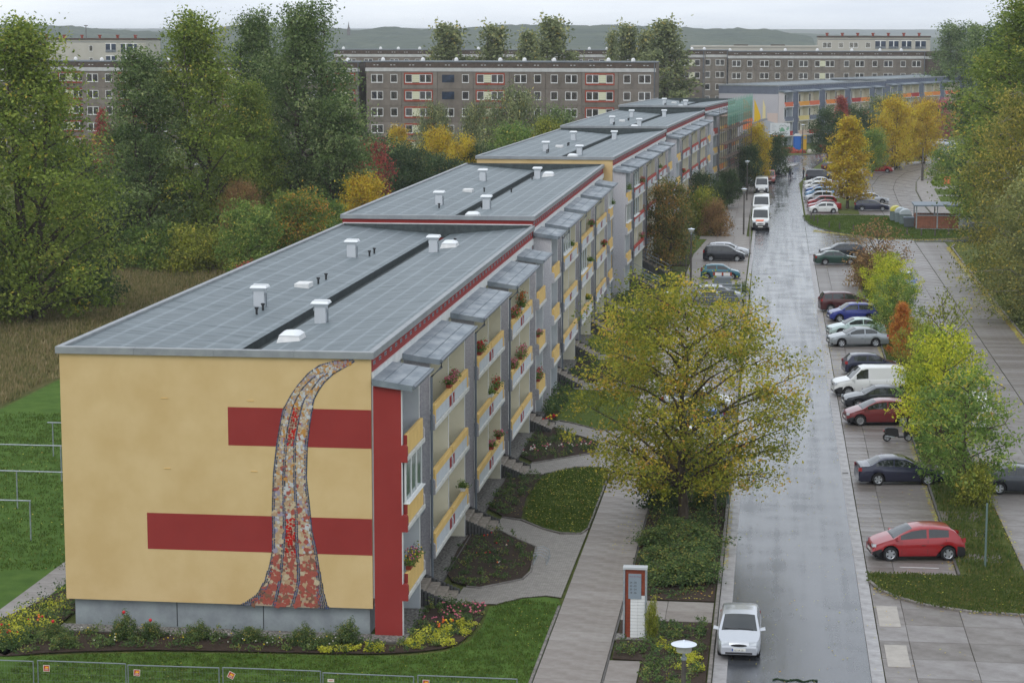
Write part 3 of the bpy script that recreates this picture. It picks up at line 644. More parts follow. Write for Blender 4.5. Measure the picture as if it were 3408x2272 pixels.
ST1 = dict(near_first=M_ren_r, single=M_pary, double=(M_pary, M_parw, M_ren_r), redend=True)
ST2 = dict(near_first=M_roughw, single=M_pary, double=(M_pary, M_parw, M_ren_r))
M_parr = mat('parapet_red', srgb(176,72,58), srgb(164,62,50), scale=2, rough=.8)
ST3 = dict(near_first=M_roughw, single=M_pary, double=(M_parr, M_parw, M_ren_r))
GRP = 'stepped apartment blocks in one terrace'
B1 = block('apartment_block', 'nearest terrace block with yellow gable, red stripes and mosaic road', GRP, 0, 0, 0, 55.5, 11.25, ST1, M_ren_y)
B2 = block('apartment_block', 'second terrace block stepping up behind the mosaic-gabled one', GRP, 0, 55.5, 0, 56.3, 11.85, ST2, M_ren_r, stz=1.0, nstep=5)
B3 = block('apartment_block', 'third terrace block with plain yellow gable top and red-edged balconies', GRP, .85, 112.0, -.032, 57.5, 12.5, ST3, M_ren_y, detail=1, rail=True, stz=1.35, nstep=7)
B4 = block('apartment_block', 'fourth terrace block, between the yellow-gabled and the scaffolded ones', GRP, 2.75, 170.0, -.046, 56, 12.85, ST3, M_channel, detail=1, stz=1.35, nstep=7)
ORG = mat('parapet_orange', srgb(222,142,72), srgb(208,128,60), scale=2, rough=.8)
B5 = block('apartment_block', 'farthest terrace block with scaffolding and green netting at its front', GRP, 5.4, 226.5, -.10, 36, 13.45, ST3, M_channel, units=[(0, 4.1, 'S'), (6.75, 16.9, 'D'), (20, 30.1, 'D')], detail=1, pal=[M_pary, ORG, M_parr, M_pary], stz=1.35, nstep=7)

# gable decoration of block 1: two red stripes and the mosaic road (parts of the block)
b = MB(); b.box(-5.67, .022, -.106, -.099, 7.45, 8.97); b.build('red_stripe', M_ren_r, B1)
b = MB(); b.box(-9.02, .022, -.106, -.099, 3.20, 4.66); b.build('red_stripe', M_ren_r, B1)
for x, z in ((-8.2, 9.25), (-4.75, 9.22), (-8.15, 6.45), (-4.65, 6.42)): b = MB(); b.box(x-.13, x+.13, -.125, -.099, z, z+.02); b.build('fixing_cover', M_pary, B1)
b = MB(); b.box(.0, 1.0, -.2, -.1, 0, .9)   # red foot of the tower under the gable slab
MOS = [((-0.63,11.01),(-0.62,10.99),(-0.62,10.96),(-0.61,10.94)),((-1.40,10.92),(-1.31,10.82),(-1.06,10.77),(-1.01,10.69)),((-1.98,10.75),(-1.73,10.55),(-1.55,10.52),(-1.45,10.43)),((-2.45,10.42),(-2.27,10.24),(-1.99,10.22),(-1.81,10.09)),((-2.85,9.97),(-2.67,9.84),(-2.32,9.78),(-2.04,9.76)),((-3.16,9.53),(-2.91,9.44),(-2.59,9.45),(-2.22,9.41)),((-3.36,9.17),(-3.05,9.13),(-2.71,9.14),(-2.29,9.13)),((-3.47,8.82),(-3.16,8.81),(-2.79,8.81),(-2.37,8.82)),((-3.60,8.21),(-3.30,8.22),(-2.92,8.18),(-2.46,8.22)),((-3.72,7.56),(-3.38,7.57),(-3.03,7.57),(-2.54,7.59)),((-3.87,6.38),(-3.48,6.26),(-3.04,6.28),(-2.59,6.29)),((-3.94,5.10),(-3.48,5.11),(-3.00,5.13),(-2.47,5.14)),((-3.94,4.16),(-3.48,4.17),(-3.00,4.05),(-2.39,4.20)),((-3.97,3.35),(-3.56,3.28),(-2.97,3.27),(-2.20,3.32)),((-4.08,2.80),(-3.61,2.79),(-2.94,2.81),(-2.13,2.81)),((-4.25,2.12),(-3.69,2.14),(-2.94,2.16),(-2.07,2.19)),((-4.53,1.54),(-3.82,1.56),(-3.07,1.59),(-2.01,1.57)),((-5.14,1.10),(-3.96,1.08),(-3.23,1.08),(-1.89,1.07))]
MOS = [tuple((x, min(z-.06, 10.94)) for x, z in r) for r in MOS]
def mosaic(root):
    A = np.array(MOS, float); seg = np.r_[0, np.cumsum(np.linalg.norm(np.diff(A[:, 1], axis=0), axis=1))]
    def P(c, s):   # c 0..3 across, s metres along
        s = min(max(s, 0), seg[-1]); i = min(np.searchsorted(seg, s, 'right')-1, len(A)-2); t = (s-seg[i])/(seg[i+1]-seg[i])
        k = min(int(c), 2); u = c-k; q = A[i]*(1-t)+A[i+1]*t; return q[k]*(1-u)+q[k+1]*u
    Ltot = seg[-1]
    base = MB()
    for i in range(len(A)-1):
        a, c = A[i], A[i+1]; base.add([(c[0][0], -.109, c[0][1]), (c[3][0], -.109, c[3][1]), (a[3][0], -.109, a[3][1]), (a[0][0], -.109, a[0][1])], [(0,1,2,3)])
    base.build('mosaic_bed', mat('mosaic_grout', srgb(168,150,130), rough=.9), root)
    pals = dict(white=srgb(196,198,198), cream=srgb(196,178,148), ochre=srgb(192,140,72), lilac=srgb(158,150,166), red=srgb(166,86,74), brown=srgb(134,94,76), tan=srgb(184,154,122), hot=srgb(188,22,20), dkred=srgb(128,44,38), blue=srgb(66,82,124), navy=srgb(52,62,78), steel=srgb(88,102,124))
    names = list(pals); mats_ = [mat('shard_'+k, v, tuple(c*.8 for c in v), scale=9, rough=.35) for k, v in pals.items()]
    rs = np.random.RandomState(3); sh = MB()
    def poly(cx, cz, r, col, sq=False):
        n = 4 if sq else rs.randint(4, 7); a0 = rs.rand()*6.3; pts = []
        for j in range(n):
            a = a0+2*math.pi*(j+(0 if sq else (rs.rand()-.5)*.6))/n; rr = r*(1 if sq else .75+.5*rs.rand()); pts.append((cx+rr*math.cos(a), cz+rr*math.sin(a)))
        y = -.113-rs.rand()*.006; mi = names.index(col)
        v = [(x, -.108, z) for x, z in pts]+[(cx+(x-cx)*.9, y, cz+(z-cz)*.9) for x, z in pts]
        sh.add(v, [tuple(range(n, 2*n))]+[(j, (j+1) % n, n+(j+1) % n, n+j) for j in range(n)], mi)
    for lane in range(3):
        s = .25
        while s < Ltot:
            wdt = np.linalg.norm(P(lane+.999, s)-P(lane, s)); f = s/Ltot
            r0 = .045+.035*f; k = max(2, int(wdt/(r0*1.75))); inred = False
            for j in range(k):
                c = lane+.1+.8*(j+.5+(rs.rand()-.5)*.5)/k; q = P(c, s+(rs.rand()-.5)*r0)
                z = q[1]; hot = lane == 1 and (7.45 < z < 8.97 or 3.2 < z < 4.66)
                if hot: col = rs.choice(['hot', 'hot', 'hot', 'dkred', 'hot', 'brown'])
                elif f < .33: col = rs.choice(['white', 'ochre', 'cream', 'cream', 'white', 'tan', 'lilac', 'ochre', 'white', 'tan'] if f > .08 else ['ochre', 'red', 'tan', 'lilac'])
                elif f < .62: col = rs.choice(['white', 'cream', 'cream', 'tan', 'white', 'ochre', 'lilac', 'cream', 'tan', 'red'])
                elif f < .80: col = rs.choice(['cream', 'red', 'tan', 'cream', 'white', 'lilac', 'cream', 'red', 'tan'])
                else: col = rs.choice(['red', 'red', 'red', 'brown', 'red', 'tan'] + (['cream'] if f < .92 else []))
                big = 1.0 if hot else (1.0+1.0*(rs.rand() < .12+.2*f))
                poly(q[0], q[1], r0*big*.95, col)
            s += r0*1.5
    for c in (0.0, 1.0, 2.0, 2.999):
        s = .05
        while s < Ltot:
            f = s/Ltot; q = P(c, s); wl = .03+.05*f; edge = c in (0.0, 2.999)
            if edge: wl += .16*max(0, f-.86)/.14+.02*f
            if f < .12 and not edge: s += .05; continue
            k = 1+int(wl/.05)
            for j in range(k):
                dx = (j-(k-1)/2)*.075; poly(q[0]+dx+(.05 if c == 0 else (-.05 if edge else 0))*f, q[1], .040, rs.choice(['blue', 'navy', 'steel', 'navy']), True)
            s += .06
    o = sh.build('mosaic_shards', mats_, root); o['kind'] = 'stuff'
mosaic(B1)

# ---------------------------------------------------------------- roof furniture
def chimney_proto(x, y, z, label, first=[None]):
    R = thing('roof_ventilator', label, 'roof ventilator', (x, y, z), 0, 'ventilator chimneys on the terrace roofs')
    link('shaft', cached('chs', lambda b: b.bbox(-.25, .25, -.25, .25, -.25, .72, .01), 'shaft', M_alu), R)
    link('collar', cached('chc', lambda b: b.lathe([(.36, -.22), (.34, -.16)], 4), 'collar', M_alu), R)
    def hood(b):
        a, c = .25, .40; z0, z1, z2 = .72, .88, .98
        v = [(-a,-a,z0),(a,-a,z0),(a,a,z0),(-a,a,z0),(-c,-c,z1),(c,-c,z1),(c,c,z1),(-c,c,z1),(-c+.05,-c+.12,z2),(c-.05,-c+.12,z2),(c-.05,-.05,z2),(-c+.05,-.05,z2),(-c+.05,.1,z2),(c-.05,.1,z2),(c-.05,c-.1,z2+.02),(-c+.05,c-.1,z2+.02)]
        b.add(v, [(0,1,5,4),(1,2,6,5),(2,3,7,6),(3,0,4,7),(8,9,10,11),(12,13,14,15),(4,5,9,8),(6,7,15,14),(5,6,14,13),(5,13,10,9),(7,4,12,15),(4,8,11,12)])
    link('hood', cached('chh', hood, 'hood', mat('hood_white', srgb(222,226,228), rough=.4)), R)
    link('bracket', cached('chb', lambda b: (b.box(-.31,-.255,-.2,-.14,.55,.68), b.box(.255,.31,-.2,-.14,.5,.66), b.box(.255,.3,.1,.2,-.1,.6)), 'bracket', M_galv), R)
    return R
def vent_pipe(x, y, z, label):
    me = cached('vpipe', lambda b: b.lathe([(.055,-.2),(.055,.24),(.095,.26),(.095,.33),(.04,.34)], 8), 'vent_pipe', M_dark, 40)
    o = link('vent_pipe', me, None, (x, y, z)); tag(o, label, 'vent pipe', 'small black vent pipes on the terrace roofs'); return o
def hatch(x, y, z, label, flat=False):
    R = thing('roof_hatch', label, 'roof hatch' if not flat else 'roof cover', (x, y, z), 0, 'white roof hatches')
    if flat: link('cover', cached('hcov', lambda b: b.bbox(-.36, .36, -.55, .55, -.2, .12, .02), 'cover', M_white), R); return R
    link('kerb', cached('hk', lambda b: b.add([(-.55,-.7,-.3),(.55,-.7,-.3),(.55,.7,-.3),(-.55,.7,-.3),(-.42,-.55,.14),(.42,-.55,.14),(.42,.55,.14),(-.42,.55,.14)], [(0,1,5,4),(1,2,6,5),(2,3,7,6),(3,0,4,7),(4,5,6,7)]), 'kerb', M_white), R)
    def dome(b):
        n = 7; V = []; F = []
        for i in range(n):
            for j in range(n):
                u, v = -1+2*i/(n-1), -1+2*j/(n-1); V.append((u*.44, v*.58, .15+.16*math.sqrt(max(0, (1-u**4)*(1-v**4)))))
        for i in range(n-1):
            for j in range(n-1): F.append((i*n+j, (i+1)*n+j, (i+1)*n+j+1, i*n+j+1))
        b.add(V, F)
    link('dome', cached('hd', dome, 'dome', mat('hatch_dome', srgb(222,226,228), rough=.3), 60), R); return R
def rz_(x, dz):   # height of the falling roof at x
    return (10.62+dz)+(.51)*((x+5.35)/5.25 if x > -5.35 else (-6.15-x)/6.15)
for x, y, dz, l in ((-8.4,16.5,0,'left one of the nearest pair of roof ventilators'),(-4.5,11.9,0,'roof ventilator nearest to the mosaic gable'),(-8.5,38.9,0,'left one of the farther pair of ventilators on the nearest roof'),(-4.5,43.4,0,'ventilator beside the white hatch at the far end of the nearest roof'),
    (-8.3,69.6,.6,'left front ventilator on the second roof'),(-4.6,67.4,.6,'ventilator right of the channel at the front of the second roof'),(-8.6,94.7,.6,'left rear ventilator on the second roof'),(-4.6,99.7,.6,'ventilator at the far edge of the second roof, before the yellow wall')):
    chimney_proto(x, y, rz_(x, dz), l)
for x, y, dz, l in ((-7.9,13.8,0,'front one of the two vent pipes at the foot of the nearest left ventilator'),(-7.95,15.2,0,'rear one of the two vent pipes at the foot of the nearest left ventilator'),(-7.7,26.1,0,'vent pipe just right of the flat white cover on the nearest roof'),(-7.7,28,0,'vent pipe behind the one beside the flat white cover, nearest roof'),(-7.7,40,0,'front vent pipe of the pair near the rear left ventilator, nearest roof'),(-7.7,41.5,0,'rear vent pipe of the pair near the rear left ventilator, nearest roof'),(-3.9,47.9,0,'vent pipe beside the rear right ventilator of the nearest roof'),(-7.9,67,.6,'vent pipe before the left front ventilator of the second roof'),(-5.2,69.3,.6,'vent pipe left of the right front ventilator, second roof'),(-7,83.8,.6,'vent pipe beside the flat white cover of the second roof'),(-4.9,84,.6,'vent pipe alone right of the channel on the second roof'),(-5.0,99.2,.6,'vent pipe beside the rearmost ventilator of the second roof')): vent_pipe(x, y, rz_(x, dz), l)
hatch(-4.6,6.5,rz_(-4.6,0)+.1,'white domed roof hatch behind the mosaic gable'); hatch(-8.1,24.5,rz_(-8.1,0)+.1,'flat white cover in the middle of the nearest roof', True); hatch(-3.9,45.8,rz_(-3.9,0)+.1,'white domed hatch beside the rear ventilator of the nearest roof')
hatch(-4.6,60.4,rz_(-4.6,.6)+.1,'white domed hatch at the front of the second roof'); hatch(-8.1,82.7,rz_(-8.1,.6)+.1,'flat white cover in the middle of the second roof', True); hatch(-3.9,102,rz_(-3.9,.6)+.1,'white domed hatch at the far end of the second roof')
def on_block(B, x, y): v = Matrix.Rotation(B.rotation_euler.z, 3, 'Z') @ Vector((x, y, 0)); return B.location.x+v.x, B.location.y+v.y
for B, nm in ((B3, 'third'), (B4, 'fourth'), (B5, 'fifth')):
    dz = B['ztop']-11.25
    for k, (x, y) in enumerate([(-8.4,16.5),(-4.5,12),(-8.5,39),(-4.5,43.4)][:4 if B is not B5 else 3]):
        if B is B5 and y > 35: continue
        X, Y = on_block(B, x, y); chimney_proto(X, Y, rz_(x, dz), ['left front', 'right front', 'left rear', 'right rear'][k]+' ventilator on the %s roof of the terrace' % nm)
    for x, y, l in ((-7.9,13.8,'front vent pipe by the left front ventilator of the'),(-7.95,15.2,'rear vent pipe by the left front ventilator of the'),(-7.7,28,'front vent pipe behind the flat white cover of the'),(-7.7,29,'rear vent pipe behind the flat white cover of the')): X, Y = on_block(B, x, y); vent_pipe(X, Y, rz_(x, dz), l+' %s roof' % nm)
    X, Y = on_block(B, -4.6, 7.5); hatch(X, Y, rz_(-4.6, dz)+.1, 'white domed hatch at the front of the %s roof' % nm)
    X, Y = on_block(B, -8.1, 24.5); hatch(X, Y, rz_(-8.1, dz)+.1, 'flat white cover on the %s roof' % nm, True)
# ---------------------------------------------------------------- far buildings
M_brown = [mat('aggregate_panel_%d' % i, srgb(*a), srgb(*b), srgb(*c), scale=.7, rough=.95, stretch=(1,1,.5), lo=.3, hi=.7) for i, (a, b, c) in enumerate([((134,126,118),(108,102,95),(122,114,106)), ((126,118,110),(102,96,88),(116,108,100)), ((140,133,125),(112,107,98),(128,120,112))])]
M_attic = mat('attic_brown', srgb(96,84,76), srgb(80,72,66), scale=2, rough=.95)
M_wtile = mat('white_tile_band', srgb(190,190,188), srgb(172,172,170), scale=1, rough=.7)
M_redfr = mat('rust_red_frame', srgb(158,72,50), srgb(136,58,42), scale=1, rough=.85)
M_infil = mat('cream_infill', srgb(206,206,178), rough=.8)
M_tar = mat('tar_roof', srgb(112,118,122), srgb(92,98,102), scale=.3, rough=.8)
M_pale = mat('pale_render', srgb(186,182,172), srgb(176,172,162), scale=.3, rough=.9)
def far_window(root, x, z, w, h, dbl, pane=None, open_=False, ch='win'):
    fr = cached(('fw', w, h, dbl), lambda b: (b.box(0, w, -.045, .02, 0, .13), b.box(0, w, -.02, .02, h-.07, h), b.box(0, .07, -.02, .02, .13, h-.07), b.box(w-.07, w, -.02, .02, .13, h-.07)) + ((b.box(w/2-.07, w/2+.07, -.02, .02, .13, h-.07),) if dbl else ()), 'window', M_pvc)
    o = link('window', fr, root, (x, 0, z))
    link('pane', cached(('fp', w, h), lambda b: b.box(.07, w-.07, .0, .012, .13, h-.07), 'pane', pane or M_glass), o)
BAYS = [[('D',.83),('S',4.1)], [('R',.6,'SID')], [('L',.75),('S',4.1)], [('R',.6,'SID')], [('D',.85),('S',4.1)], [('S',.85),('D',3.25)], [('R',.75,'DIS')], [('S',.85),('D',3.3)]]
M_panes = [M_glass, mat('pane_curtain', srgb(132,138,144), srgb(86,92,98), scale=2, rough=.2), mat('pane_blueish', srgb(44,60,84), srgb(26,34,46), scale=1, rough=.1)]
def slab_block(name, label, x, y, rz, nb, ztop, storeys, pattern, redframes=True, depth=12, seed=1, group='brown concrete apartment blocks beyond the trees', vis=99, pw=6.0):
    R = thing(name, label, 'apartment block', (x, y, 0), rz, group); rd = random.Random(seed); Ln = nb*pw
    b = MB(); b.box(0, Ln, .1, depth, -.2, ztop-.45); b.build('wall', M_brown[1], R)
    b = MB(); b.bbox(-.15, Ln+.15, -.12, depth, ztop-.44, ztop-.30, .02); b.box(.3, Ln-.3, .4, depth-.4, ztop-.299, ztop-.27); b.build('roof', M_tar, R)
    b = MB(); b.box(-.1, Ln+.1, -.06, .099, ztop-1.35, ztop-.441); b.build('attic_band', M_attic, R)
    b = MB(); b.box(-.12, Ln+.12, -.09, .099, ztop-1.95, ztop-1.351); b.build('white_band', M_wtile, R)
    z1 = ztop-1.96; pan = [cached(('pan', pw, k), lambda b_: b_.bbox(.03, pw-.03, 0, .1, .02, 2.76, .0), 'panel', m_) for k, m_ in enumerate(M_brown)]
    vm = cached('fvent', lambda b_: (b_.box(-.42,-.12,-.075,-.061,0,.12), b_.box(.12,.42,-.075,-.061,0,.12)), 'vent', M_wtile)
    for i in range(nb):
        for k in range(2): o = link('vent', vm, R, (i*pw+pw*(.28+.47*k), 0, ztop-.95))
        bt = BAYS[pattern[i % len(pattern)]]
        for s_ in range(min(storeys, vis)):
            z = z1-2.78*(s_+1); link('panel', rd.choice(pan), R, (i*pw, -.0, z))
            zs = z+.92
            for w_ in bt:
                X = i*pw+w_[1]*pw/6; pn = rd.choice(M_panes+[M_glass]*2)
                if w_[0] == 'D': far_window(R, X, zs, 2.0, 1.4, True, pn)
                elif w_[0] == 'S': far_window(R, X, zs, 1.15, 1.4, False, pn)
                elif w_[0] == 'L':
                    if s_ < 2: link('loggia_opening', cached('log', lambda b_: b_.box(0, 2.05, -.012, .02, .07, 1.35), 'loggia_opening', M_panes[2]), R, (X, 0, zs))
                    else: far_window(R, X, zs, 2.0, 1.4, True, pn)
                elif w_[0] == 'R':
                    cx = X
                    for ch in w_[2]:
                        ww = {'S': 1.15, 'I': 1.2, 'D': 2.0}[ch]
                        if ch == 'I': link('infill', cached('inf', lambda b_: [b_.box(0, 1.18, -.03, .02, .10+.32*q, .40+.32*q) for q in range(4)], 'infill', M_infil), R, (cx, 0, zs))
                        else: far_window(R, cx, zs, ww, 1.4, ch == 'D', pn)
                        cx += ww+.02
                    if redframes:
                        fr = cached('redfr', lambda b_: (b_.box(-.22, 4.62, -.06, -.005, 1.42, 1.66), b_.box(-.22, 4.62, -.06, -.005, -.30, -.02), b_.box(-.22, -.03, -.05, -.005, -.02, 1.42), b_.box(4.42, 4.60, -.05, -.005, -.02, 1.42)), 'red_frame', M_redfr)
                        link('red_frame', fr, R, (X, 0, zs))
    dp = MB(); dp.tube([(Ln-.12, -.14, ztop-.5), (Ln-.12, -.14, 0)], .07, 6); dp.build('downpipe', M_pipe, R)
    hd = cached('rdome', lambda b_: b_.lathe([(.35,0),(.35,.25),(.25,.5),(0.02,.6)], 8), 'roof_vent', M_white, 60)
    for k in range(nb): link('roof_vent', hd, R, (k*pw+rd.random()*4, 3+rd.random()*5, ztop-.28))
    return R
slab_block('slab_block', 'long brown block with rust-red framed windows behind the terrace', -52.2, 270, 0, 8, 19.4, 6, [0,1,2,3,4,5,6,7], seed=3)
slab_block('slab_block', 'brown block half hidden behind the poplars, left of the red-framed one', -101.9, 272.5, 0, 8, 19.3, 6, [4,1,2,0,3,4,5,6], seed=4)
slab_block('slab_block', 'brown block at the far left, stepped back behind the poplar', -126, 277, 0, 4, 19.3, 6, [2,0,2,1], seed=5)
slab_block('slab_block', 'brown block seen over the roof in the gap between the tall trees', -84.6, 400, 0, 14, 20.5, 6, [3,4,0,1,5,7,6], seed=6, redframes=False, vis=2)
R1 = slab_block('slab_block', 'brown block in the upper right, right of the tall poplar', 2.2, 520, 0, 7, 15.93, 5, [0,4,5,3,5,7,5], seed=7, redframes=False, pw=6.3); R1.scale = (1.2245,)*3
R1 = slab_block('slab_block', 'short brown block end just right of the tall poplar', -27.4, 523, 0, 4, 16.15, 5, [7,4,0,5], seed=8, redframes=False); R1.scale = (1.2245,)*3
# blank brown gable wing at the far right end
R = thing('gable_wing', 'blank brown end wing below the pale penthouse', 'apartment block', (56.2, 520.6, 0), 0, None, 1.2245); b = MB(); b.box(.02, 5.2, 0, 12, -.2, 13.93); b.build('wall', M_attic, R); b = MB(); b.box(0, 5.25, -.05, 12, 13.94, 14.5); b.build('white_band', M_wtile, R); b = MB(); b.bbox(0, 5.3, -.08, 12, 14.51, 15.6, .02); b.build('attic_band', M_attic, R)
# pale taller blocks behind
def pale(label, x0, x1, y, ztop, wins, loggias, sc=1.0):
    R = thing('pale_block', label, 'apartment block', (x0, y, 0), 0, 'pale tall blocks at the back', sc); Ln = x1-x0; ztop /= sc
    b = MB(); b.box(0, Ln, 0, 12, -.2, ztop-.4); b.build('wall', M_pale, R); b = MB(); b.bbox(-.15, Ln+.15, -.15, 12.1, ztop-.399, ztop, .03); b.build('roof', M_attic, R)
    b = MB(); b.box(0.01, Ln-.01, -.03, -.001, ztop-.95, ztop-.8); b.build('band', M_tar, R)
    for zf in (2.6, 5.4):
        for (a, w, d) in wins: far_window(R, a, ztop-zf-.45, w, 1.4, d)
        for (a, w) in loggias:
            o = link('loggia', cached(('lg', w), lambda b_: b_.box(0, w, -.012, .005, 0, 1.9), 'loggia', M_panes[2]), R, (a, 0, ztop-zf-.6))
            link('parapet', cached(('lp', w), lambda b_: b_.box(-.05, w+.05, -.12, -.013, 0, .55), 'parapet', M_panes[1]), o); link('mullion', cached(('lm', w), lambda b_: (b_.box(w/2-.12, w/2+.12, -.06, -.012, .55, 1.9), b_.box(-.1, w+.1, -.06, -.012, 1.9, 2.05)), 'mullion', M_pvc), o)
    for k in range(7): v = link('roof_vent', cached('pv', lambda b_: b_.lathe([(.3,0),(.3,.5),(.45,.55),(.45,.75)], 8), 'roof_vent', M_redfr), R, (Ln*(k+.6)/7.3, 2, ztop))
    return R
pale('tall cream block in the upper left behind the brown blocks', -160, -128.9, 400, 22.7, [(17.6,.9,False),(29.6,.7,False)], [(21.6,2.4),(24.6+.6,2.4),(26.4+1,1.6)])
pale('low cream penthouse storey at the upper right with a balcony row', 28.1, 56.2, 585, 23.35, [(1.2,2.2,True),(5.2,1.2,False),(7.9,2.2,True),(12.0,1.2,False)], [(14.4,2.6),(17.8,2.4),(21.0,2.4),(24.4,2.6)], 1.209)
R = thing('flat_roof_block', 'long flat cream roof edge behind the upper right brown block', 'apartment block', (-10, 565, 0), 0, None, 1.217); b = MB(); b.box(0, 31, 0, 12, -.2, 16.4); b.build('wall', M_pale, R); b = MB(); b.bbox(-.1, 31.1, -.15, 12, 16.401, 16.8, .03); b.build('roof', M_pale, R)
for a, w in ((10.5, 3.5), (19.5, 3.5)): b = MB(); b.box(a, a+w, .5, 3, 16.81, 17.05); b.build('roof_box', M_attic, R)
# coloured, rotated block at the far right
M_gb = mat('grey_blue_render', srgb(112,118,132), srgb(104,110,124), scale=1, rough=.9)
M_pal2 = [mat('parapet_c%d' % i, srgb(*c), rough=.85) for i, c in enumerate([(168,50,44),(214,196,128),(222,132,58),(112,118,132),(226,158,66),(206,180,160),(214,108,72)])]
STC = dict(near_first=mat('pale_side_wall', srgb(196,190,192), rough=.9), single=M_pal2[0], double=(M_pal2[0],)*3)
GA = math.radians(-24)
FB = block('coloured_block', 'renovated grey-blue block with coloured balconies at the far end of the road', 'colourful renovated blocks at the road end', 16.04, 377.5, GA, 55.5, 11.62, STC, mat('gable_lilac_white', srgb(188,186,192), srgb(180,178,186), scale=.3, rough=.9), detail=1, scale=1.12, pipes=False, gapwall=M_gb, red=M_gb, fascia_white=M_gb, pal=M_pal2)
FB2 = block('coloured_block', 'rear half of the coloured block row, mostly behind trees', 'colourful renovated blocks at the road end', 16.04-math.sin(GA)*55.5*1.12, 377.5+math.cos(GA)*55.5*1.12, GA, 55.5, 11.9, STC, M_gb, detail=1, scale=1.12, pipes=False, gapwall=M_gb, red=M_gb, fascia_white=M_gb, pal=M_pal2[::-1])
b = MB(); b.box(-12.45, .03, -.13, -.101, 9.9, 11.35); b.build('gable_band', M_gb, FB)
M_mo, M_my, M_mp, M_mg, M_mc = (mat('mural_'+k, srgb(*c), rough=.85) for k, c in (('orange',(232,132,82)),('yellow',(226,186,40)),('pale_yellow',(222,208,160)),('grey',(138,142,154)),('blush',(206,188,182))))
def flat(name, pts, y, m): b = MB(); n = len(pts); b.add([(x, y, z) for x, z in pts], [tuple(range(n))]); b.build(name, m, FB)
flat('mural_sail', [(-7.3,3.0),(-5.4,3.2),(-5.2,5.0),(-5.6,7.0),(-6.4,8.5),(-7.3,8.9)], -.115, M_mo); flat('mural_sail', [(-4.9,4.2),(-3.5,4.0),(-3.6,5.8),(-4.3,7.6),(-4.9,8.9)], -.116, M_my); flat('mural_sail', [(-3.2,5.2),(-2.5,5.2),(-2.6,7.5),(-3.1,8.9)], -.117, M_mp)
flat('mural_hull', [(-5.4,3.4),(-4.6,4.2),(-1.9,5.1),(-2.4,5.3),(-3.5,5.1),(-5.3,4.3)], -.118, M_mg); flat('mural_field', [(-2.2,4.4),(.0,4.4),(.0,6.3),(-2.2,6.3)], -.112, M_mc); flat('mural_field', [(-8.5,1.2),(-.01,1.2),(-.01,4.3),(-2.2,4.9),(-4.4,3.9),(-6.0,2.4)], -.113, mat('mural_pale_grey', srgb(170,174,184), rough=.85))
# advertising board on the gable corner
R = thing('advert_board', 'white site board with green hill emblem and orange stripe beside the coloured block', 'sign board', (14.7, 366, 0), 0, None, .62); 
b = MB(); b.box(-.4, 6.2, 0, .12, 4.5, 8.8); b.build('board', mat('board_white', srgb(206,210,214), rough=.6), R)
def dec(name, pts, m, y=-.012): b = MB(); b.add([(x, y, z) for x, z in pts], [tuple(range(len(pts)))]); b.build(name, m, R)
dec('orange_stripe', [(-.3,4.1),(4.2,4.1),(4.4,4.5),(3,4.72),(1,4.75),(-.2,4.5)], M_mo, -.02)
dec('emblem', [(2.6,6.2),(3.0,6.0),(4.2,6.0),(4.6,6.3),(3.9,7.2),(3.4,7.4)], mat('emblem_green', srgb(110,160,132), rough=.6)); dec('emblem', [(4.8,6.5),(5.5,6.3),(6.0,7.0),(5.7,7.5),(5.1,7.2)], mat('emblem_green2', srgb(140,176,158), rough=.6))
o = MB(); o.tube([(2.6,-.03,7.6),(3.2,-.03,8.1),(3.8,-.03,7.8),(4.4,-.03,8.2),(5.3,-.03,7.4),(6.0,-.03,7.8)], .06, 5); o.build('emblem_outline', mat('emblem_dark', srgb(70,84,86), rough=.6), R)
for k in range(6): b = MB(); b.box(.1, .1+1.0+.3*(k % 3), -.014, -.004, 8.3-.42*k, 8.38-.42*k); b.build('text_line', M_mg, R)
for k in range(5): b = MB(); b.box(.3+1.1*k, 1.1+1.1*k, -.014, -.004, 5.0, 5.25); b.build('text_line', M_mg, R)
for xx in (.3, 5.6): b = MB(); b.box(xx, xx+.16, .13, .3, 0, 8.6); b.build('post', M_galv, R)
# church spire on the ridge and thin masts
t = thing('church', 'tiny church spire standing on the far ridge', 'church', (-504, 2500, 0)); b = MB(); b.box(-1.7, 1.7, -1.7, 1.7, 20, 30.5); b.build('tower', M_attic, t); b = MB(); b.lathe([(2.2,30.5),(1.0,34),(.05,40.5)], 6); b.build('spire', M_attic, t)
for x, y, z, l in ((-164, 700, 34, 'thin mast rising behind the cream block at the upper left'), (-560, 1500, 33, 'thin mast left of the pointed poplar before the ridge'), (-440, 1300, 32, 'thin mast below the church spire before the ridge')):
    b = MB(); b.tube([(0,0,-.2),(0,0,z*.93)], .28, 6); b.tube([(-1.2,0,z*.93),(1.2,0,z*.93)], .3, 4); o = b.build('mast', M_attic, None, (x, y, 0)); tag(o, l, 'mast', 'masts before the ridge')
